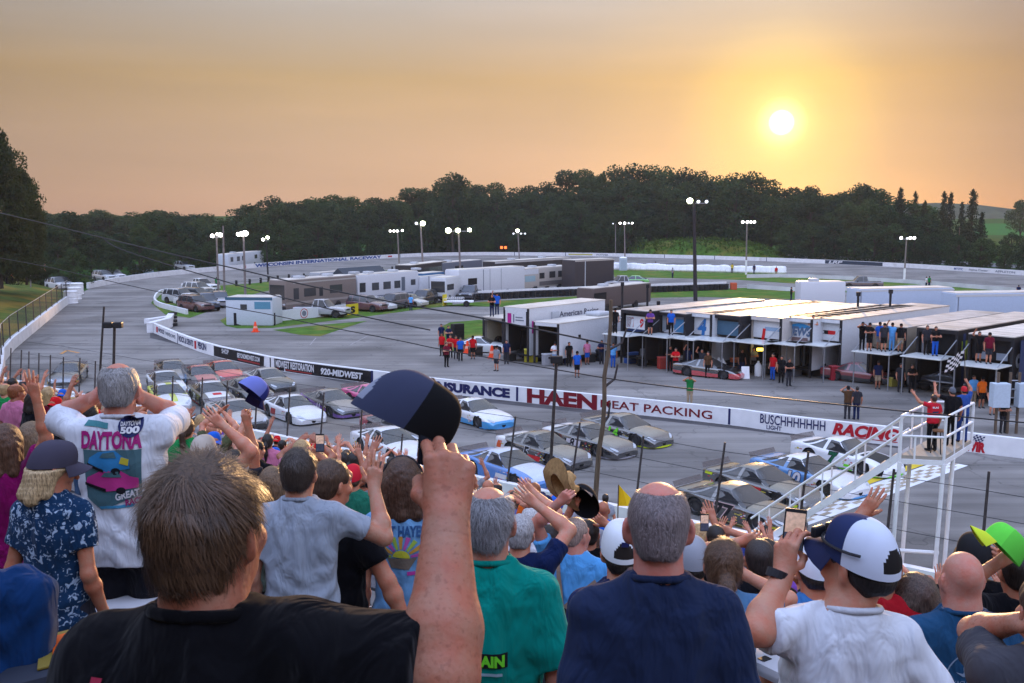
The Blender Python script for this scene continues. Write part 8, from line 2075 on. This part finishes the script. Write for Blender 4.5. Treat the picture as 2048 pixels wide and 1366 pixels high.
# --- the rest of the crowd: built kinds, then copied with their own colours
USED = set()
def crowd():
    rr = random.Random(21); bases = []
    heads = [('short', None, 'short hair'), ('fringe', None, 'thinning hair'), (None, None, 'shaved head'), ('long', None, 'long hair'), ('pony', None, 'ponytail'), ('short', 'f', 'cap'), ('short', 'b', 'backward cap'), ('bob', None, 'bobbed hair')]
    up = lambda s: dict(w=(s * rr.uniform(.24, .36), rr.uniform(.18, .3), rr.uniform(1.72, 1.86)), pose='open', palm=(0, 1, 0), pole=(s, -.1, -.7))
    fwd = lambda s: dict(w=(s * .10, .30, 1.66), pose='hold', palm=(-s * .5, .6, 0), pole=(s, -.1, -.6))
    arms = [(lambda: (None, None), 'arms down'), (lambda: (None, up(1)), 'right hand raised'), (lambda: (up(-1), None), 'left hand raised'), (lambda: (up(-1), up(1)), 'both hands raised'), (lambda: (fwd(-1), fwd(1)), 'hands held before the face'), (lambda: (dict(w=(-.05, .24, 1.80), pose='clap', palm=(1, 0, 0)), dict(w=(.05, .24, 1.80), pose='clap', palm=(-1, 0, 0))), 'clapping overhead')]
    order = [(h, a) for h in range(8) for a in (0, 0, 0, 1, 2, 3, 4, 5)]; order = list(dict.fromkeys(order)) + []; rr.shuffle(order)
    for h, a in order[:30]:
        hk, ck, hl = heads[h]; L, Rr = arms[a][0]()
        k = dict(hair=(hk, (.1, .1, .1)) if hk else None, cap=dict(c=Kc, yaw=180 if ck == 'b' else 0) if ck else None, female=hk in ('long', 'pony', 'bob'))
        P = person('x', (0, -50, 0), 0, 1, h=.0155, hs=.0105, L=L, Rr=Rr, w=rr.uniform(.95, 1.12), b=rr.choice((0, .02, .04)), seed=h * 9 + a, head=(rr.uniform(-20, 28), rr.uniform(-6, 3), 0), pants=(CN['navy'], 'long'), **k)
        if hk and not ck: strands(P.hair, P.Rm, 1000, .03 if hk != 'long' else .06, .0022, h, lift=.2, parent=P.o, c=P.hc, tone=(.5, 1.7))
        bases.append((P, hl, arms[a][1], bool(ck)))
    DN = [i for i, t in enumerate(bases) if t[2] == 'arms down'] or [0]
    rows = [3.7, 4.9, 5.9, 7.0, 8.2, 9.5, 11.0, 12.8, 14.8, 16.5]; n = 0; first = {}
    scols = ['black', 'white', 'grey', 'navy', 'blue', 'sky', 'red', 'maroon', 'green', 'olive', 'pink', 'purple', 'charcoal', 'tan', 'orange', 'black', 'navy', 'grey', 'white', 'charcoal']
    for p0 in rows:
        q = -60.0
        while q < 12:
            q += rr.uniform(.52, .80) * (1.0 if p0 > 6 else 1.2); p = p0 + rr.uniform(-.25, .25); b = pq(p, q, rowz(p)); X = proj(b + Vector((0, 0, 1.7)))[0]
            if not (-40 < X < 2090) or b.y < 2 or any((b.x - x) ** 2 + (b.y - y) ** 2 < .36 for x, y in HPOS): continue
            if p0 < 6 and (X < 330 or 380 < X < 560 or 880 < X < 1110 or 1120 < X < 1500): continue
            if p0 > 13 and 1090 < X < 1310: continue
            if p0 < 8 and rr.random() < .15: continue
            b.z -= .05 + .012 * p
            for _ in range(60):
                i = rr.choice(DN if rr.random() < (.45 if p < 8 else .7) else range(len(bases))); P, hl, al, cp = bases[i]; sc = rr.choice(scols); hcn = rr.choice(['brown', 'dark', 'grey', 'blond', 'white', 'red', 'brown', 'dark']); cc = rr.choice(['black', 'white', 'grey', 'navy', 'red', 'blue', 'tan'])
                lab = 'person in %s tee with %s, %s' % (sc.replace('sky', 'light blue'), (cc + ' ' + hl) if cp else hl if hl == 'shaved head' else hcn + ' ' + hl, al)
                if lab not in USED: break
            USED.add(lab); s = rr.uniform(.93, 1.06); yaw = rr.uniform(-8, 34); c = CN[sc]; j = rr.uniform(.8, 1.2)
            col = dict(skin=rr.choice(SK), shirt=tuple(min(.8, v * j) for v in c), hair=HC[hcn], trousers=rr.choice((CN['navy'], Kc, CN['charcoal'], (.06, .11, .2))))
            if cp: col['capm'] = cap_mats(CN[cc])
            if i not in first:
                first[i] = 1; o = P.o; o.location = b; o.rotation_euler.z = -R(yaw); o.scale = (s,) * 3; o['label'] = lab; o.color = (*col['skin'], 1)
                for ch in o.children:
                    kk = ch.name.split('.')[0].replace('_strands', '')
                    if kk in col: ch.color = (*col[kk], 1)
                    if kk == 'cap' and cp:
                        for z, m in enumerate(col['capm']): ch.data.materials[z] = m
            else: copy_person(P.o, lab, b, yaw, s, col)
            n += 1
    drop(bases, first)
def drop(bases, first):
    for i, (P, *_) in enumerate(bases):
        if i not in first:
            for ch in list(P.o.children):
                for g in list(ch.children): bpy.data.objects.remove(g)
                bpy.data.objects.remove(ch)
            bpy.data.objects.remove(P.o)
crowd()
# --- people in the pits, on the decks, the flag stand and the infield
def pitfolk():
    rr = random.Random(9); B = []
    kinds = [(None, None, 'arms at the sides'), (None, dict(w=(.30, .25, 1.80), pole=(1, 0, -.5)), 'one arm raised'), (dict(w=(-.04, .24, 1.18), pose='relaxed'), dict(w=(.06, .26, 1.16), pose='relaxed'), 'arms folded'), (dict(w=(-.12, .3, 1.6), pose='hold'), dict(w=(.12, .3, 1.6), pose='hold'), 'hands up to the face')]
    for i, (L, Rr, pl) in enumerate(kinds):
        for j, pn in enumerate(('long', 'shorts')):
            P = person('x', (0, -60, 0), 0, 1, h=.022, hs=.016, L=dict(L) if L else None, Rr=dict(Rr) if Rr else None, w=1.05, b=.02 * j, seed=i, pants=(Kc, pn), hair=('short', HC['dark']), cap=dict(c=Kc) if (i + j) % 2 else None, fold=0, group='crew and officials in the pits'); B.append((P, pl, pn, (i + j) % 2))
    first = {}
    def put(px, py, sc, pc, i, yaw=160, z=0.0, place='', s=1.0, hat='black'):
        P, pl, pn, cp = B[i]; lab = 'person in %s top and %s %s, %s, %s' % (sc.replace('sky', 'light blue'), pc, 'shorts' if pn == 'shorts' else 'trousers', pl, place)
        lab = ' '.join(lab.split()[:16]); 
        if lab in USED: print('DUP', lab)
        USED.add(lab); loc = at(px, py, z) if not isinstance(z, Vector) else z
        col = dict(skin=rr.choice(SK), shirt=CN[sc], hair=HC['dark'], trousers=CN[pc], shorts=CN[pc])
        if i not in first: first[i] = 1; o = P.o; o.location = loc; o.rotation_euler.z = -R(yaw); o.scale = (s,) * 3; o['label'] = lab; o.color = (*col['skin'], 1); [setattr(c, 'color', (*col[c.name.split('.')[0]], 1)) for c in o.children if c.name.split('.')[0] in col]
        else:
            if cp: col['capm'] = cap_mats(CN[hat])
            o = copy_person(P.o, lab, loc, yaw, s, col)
        return o
    pl = 'left end of the pits'
    for a in ((884, 712, 'red', 'black', 1 - 1, 200, 'leftmost of the red crew'), (893, 734, 'maroon', 'black', 2 * 2, 150, 'in front of the red crew'), (901, 716, 'red', 'black', 4, 190, 'middle of the red crew'), (912, 718, 'red', 'charcoal', 0, 170, 'right of the red crew'), (921, 722, 'blue', 'black', 0, 175, 'beside the red crew'), (883, 690, 'navy', 'black', 0, 180, 'behind the red crew'), (897, 694, 'navy', 'navy', 4, 150, 'behind the red crew'), (946, 718, 'red', 'black', 1, 190, 'by an orange cone'), (993, 742, 'grey', 'charcoal', 1, 215, 'walking across the pit lane'), (1013, 728, 'navy', 'charcoal', 0, 180, 'right of the walker in grey'), (1110, 733, 'white', 'sky', 5, 180, 'by the dark doorway'), (1127, 730, 'red', 'navy', 4, 185, 'by the dark doorway'), (1138, 733, 'black', 'black', 0, 170, 'by the dark doorway'), (1154, 755, 'blue', 'black', 1, 175, 'nearest the pit wall'), (1174, 729, 'pink', 'blue', 1, 160, 'right of the dark doorway'), (1203, 728, 'navy', 'charcoal', 4, 190, 'left of the wooden pole'), (1226, 735, 'sky', 'blue', 0, 180, 'right of the wooden pole'), (1340, 742, 'black', 'black', 4, 180, 'under the decks'), (1351, 747, 'red', 'black', 4, 195, 'under the decks'), (1376, 744, 'navy', 'black', 2, 170, 'under the decks'), (1403, 750, 'charcoal', 'tan', 3, 190, 'under the blue four'), (1415, 756, 'brown', 'black', 0, 200, 'under the blue four'), (1483, 750, 'black', 'navy', 0, 170, 'left of the glare'), (1506, 746, 'grey', 'charcoal', 4, 180, 'below the glare'), (1545, 760, 'red', 'blue', 0, 230, 'below the glare lit hauler'), (1562, 766, 'black', 'black', 0, 200, 'left of a pair in black'), (1577, 772, 'black', 'charcoal', 4, 170, 'right of a pair in black'), (1755, 778, 'navy', 'tan', 1, 190, 'by the tan hauler'), (1800, 784, 'charcoal', 'charcoal', 0, 180, 'behind the left flagman'), (1822, 786, 'black', 'black', 4, 175, 'behind the left flagman'), (1945, 812, 'sky', 'tan', 0, 180, 'behind the checkered flag'), (1962, 816, 'orange', 'black', 1, 175, 'right of the checkered flag'), (1984, 830, 'black', 'black', 1, 180, 'by the grey cabinets'), (2005, 866, 'black', 'charcoal', 4, 180, 'between the cabinet posts'), (1694, 838, 'brown', 'charcoal', 6, 10, 'couple behind the pit wall'), (1712, 839, 'charcoal', 'navy', 0, 0, 'couple behind the pit wall'), (1379, 812, 'green', 'tan', 6, 200, 'filming over the pit wall'), (1594, 600, 'red', 'navy', 0, 90, 'on the infield track'), (1582, 602, 'black', 'navy', 4, 90, 'on the infield track'), (1311, 541, 'charcoal', 'black', 0, 0, 'by the far barrels'), (1464, 546, 'yellow', 'black', 4, 0, 'by the far barrels'), (1552, 553, 'red', 'tan', 0, 0, 'by the far barrels'), (1508, 548, 'navy', 'navy', 0, 20, 'by the far barrels'), (1345, 556, 'grey', 'navy', 0, 60, 'on the infield grass'), (1858, 576, 'green', 'navy', 0, 60, 'on the grass at right'), (1852, 577, 'white', 'navy', 0, 90, 'on the grass at right'), (2036, 597, 'navy', 'navy', 0, 10, 'on the grass at right'), (434, 578, 'green', 'navy', 0, 10, 'near the light poles'), (612, 574, 'navy', 'black', 0, 10, 'by the tow truck'), (626, 575, 'blue', 'black', 4, 10, 'by the tow truck'), (822, 621, 'sky', 'navy', 0, 10, 'by the parked sedan')):
        put(a[0], a[1], a[2], a[3], a[4], a[5], 0.0, a[6])
    P = 2.07
    for x, y, sc, pc, i, pl in ((984, 633, 'black', 'navy', 4, 'on the small trailer roof'), (994, 629, 'blue', 'navy', 2, 'on the small trailer roof')): put(x, y, sc, pc, i, 190, 2.66, pl)
    for hk, x, y, sc, pc, i, pl in (('a', .5, -1.2, 'black', 'black', 2, 'on the leftmost deck'), ('b', 1.5, -.5, 'blue', 'black', 0, 'on the second deck'), ('b', .5, -1.5, 'purple', 'black', 5, 'at the edge of the second deck'), ('h', .3, -1.3, 'black', 'black', 6, 'on the tan deck'), ('h', .8, -1.35, 'black', 'black', 5, 'on the tan deck'), ('h', 1.0, -.5, 'blue', 'grey', 1, 'on the tan deck'), ('h', 1.5, -.9, 'charcoal', 'black', 1, 'on the tan deck'), ('h', 1.7, -.3, 'sky', 'sky', 2, 'on the tan deck'), ('h', 2.3, -.4, 'black', 'tan', 1, 'on the tan deck'), ('i', .9, -.6, 'charcoal', 'black', 0, 'on the lime deck'), ('i', 1.5, -.8, 'black', 'blue', 4, 'on the lime deck'), ('j', .8, -.5, 'black', 'black', 3, 'on the rightmost deck'), ('j', 1.4, -.6, 'maroon', 'charcoal', 1, 'on the rightmost deck'), ('g', 1.2, -.6, 'tan', 'navy', 4, 'on the clean white deck')):
        o, Mx = HL[hk]; put(0, 0, sc, pc, i, 190, o.location + Mx @ Vector((x, y, {'h': 2.27}.get(hk, 2.37))), pl)
    # crowd on the left bank
    for i in range(9): put(4 + 11 * i, 0, ['maroon', 'charcoal', 'red', 'navy', 'brown', 'grey', 'black', 'purple', 'olive'][i], 'black', [0, 4][i % 2], 60, aty(4 + 11 * i, 585, 118 + 2 * i).xy.to_3d() + Vector((0, 0, 2.3)), 'on the green bank')
    drop(B, first)
    fl, fr, br, bl = FS; f = lambda u, v: fl.lerp(fr, u).lerp(bl.lerp(br, u), v) + Vector((0, 0, .01))
    def fm(label, loc, yaw, s, **k): return person(label, loc, yaw, s, h=.022, hs=.014, group='officials on the flag stand', **k)
    g = fm('flagman in red and white shirt with left arm flung up', f(.52, .28), -10, .93, shirt=(.50, .015, .03), skin=SK[0], hair=('short', (.04, .02, .015)), L=dict(w=(-.52, .22, 1.72), pose='open', palm=(0, 1, 0)), pants=(Kc, 'long'))
    dpoly(g, [(-.11, 1.24), (.11, 1.24), (.09, 1.19), (-.10, 1.20)], dkblue, .006); dtext(g, 'FLAG', 0, 1.36, .05, whp, .2, .05)
    fm('large flagman in black tee and grey cap, left arm bent up', f(.72, .62), 0, .98, shirt=Kc, skin=SK[0], hair=('short', HC['dark']), cap=dict(c=(.10, .11, .13)), L=dict(w=(-.42, .25, 1.72), pose='open', palm=(0, 1, 0)), w=1.16, b=.04, pants=(Kc, 'long'))
    fm('flagman in red and blue shirt and red cap waving the checkered flag', f(.85, .85), 10, .95, shirt=(.03, .08, .30), skin=SK[1], hair=('short', HC['dark']), cap=dict(c=(.45, .02, .03)), Rr=dict(w=(.14, .3, 1.85), pose='grip'), pants=((.02, .05, .2), 'long'))
    c = f(.85, .85) + Vector((.15, .3, 1.75)); o = empty('checkered_flag', c, 0, 'black and white checkered flag waved above the flag stand', 'flag')
    mb = MB(); mb.tube([(0, 0, 0), (-.05, .05, .95)], .012, 6); mb.build('stick', wood_m, o); mb = MB(); n = 7
    V = [[Vector((-.05 - .075 * j - .015 * i, .05 + .05 * math.sin(j * 1.1 + i * .3), .90 - .075 * i - .03 * j + .03 * math.sin(j))) for j in range(n)] for i in range(n)]
    for i in range(n - 1):
        for j in range(n - 1): mb.add([V[i][j], V[i][j + 1], V[i + 1][j + 1], V[i + 1][j]], [(0, 1, 2, 3)], mi=(i + j) % 2)
    mb.build('cloth', parent=o, mats=[flat((.7, .66, .66)), blk])
pitfolk()
def haze():
    mb = MB(); mb.box((0, 260, 29), (1500, 640, 62))
    m = bpy.data.materials.new('haze_air'); m.use_nodes = True; nt = m.node_tree; nt.nodes.clear()
    out = nt.nodes.new('ShaderNodeOutputMaterial'); v = nt.nodes.new('ShaderNodeVolumePrincipled')
    v.inputs['Density'].default_value = .00016; v.inputs['Color'].default_value = (.80, .84, .92, 1); v.inputs['Anisotropy'].default_value = .2
    nt.links.new(v.outputs[0], out.inputs['Volume'])
    o = mb.build('haze', m); tag(o, kind='stuff')
haze()
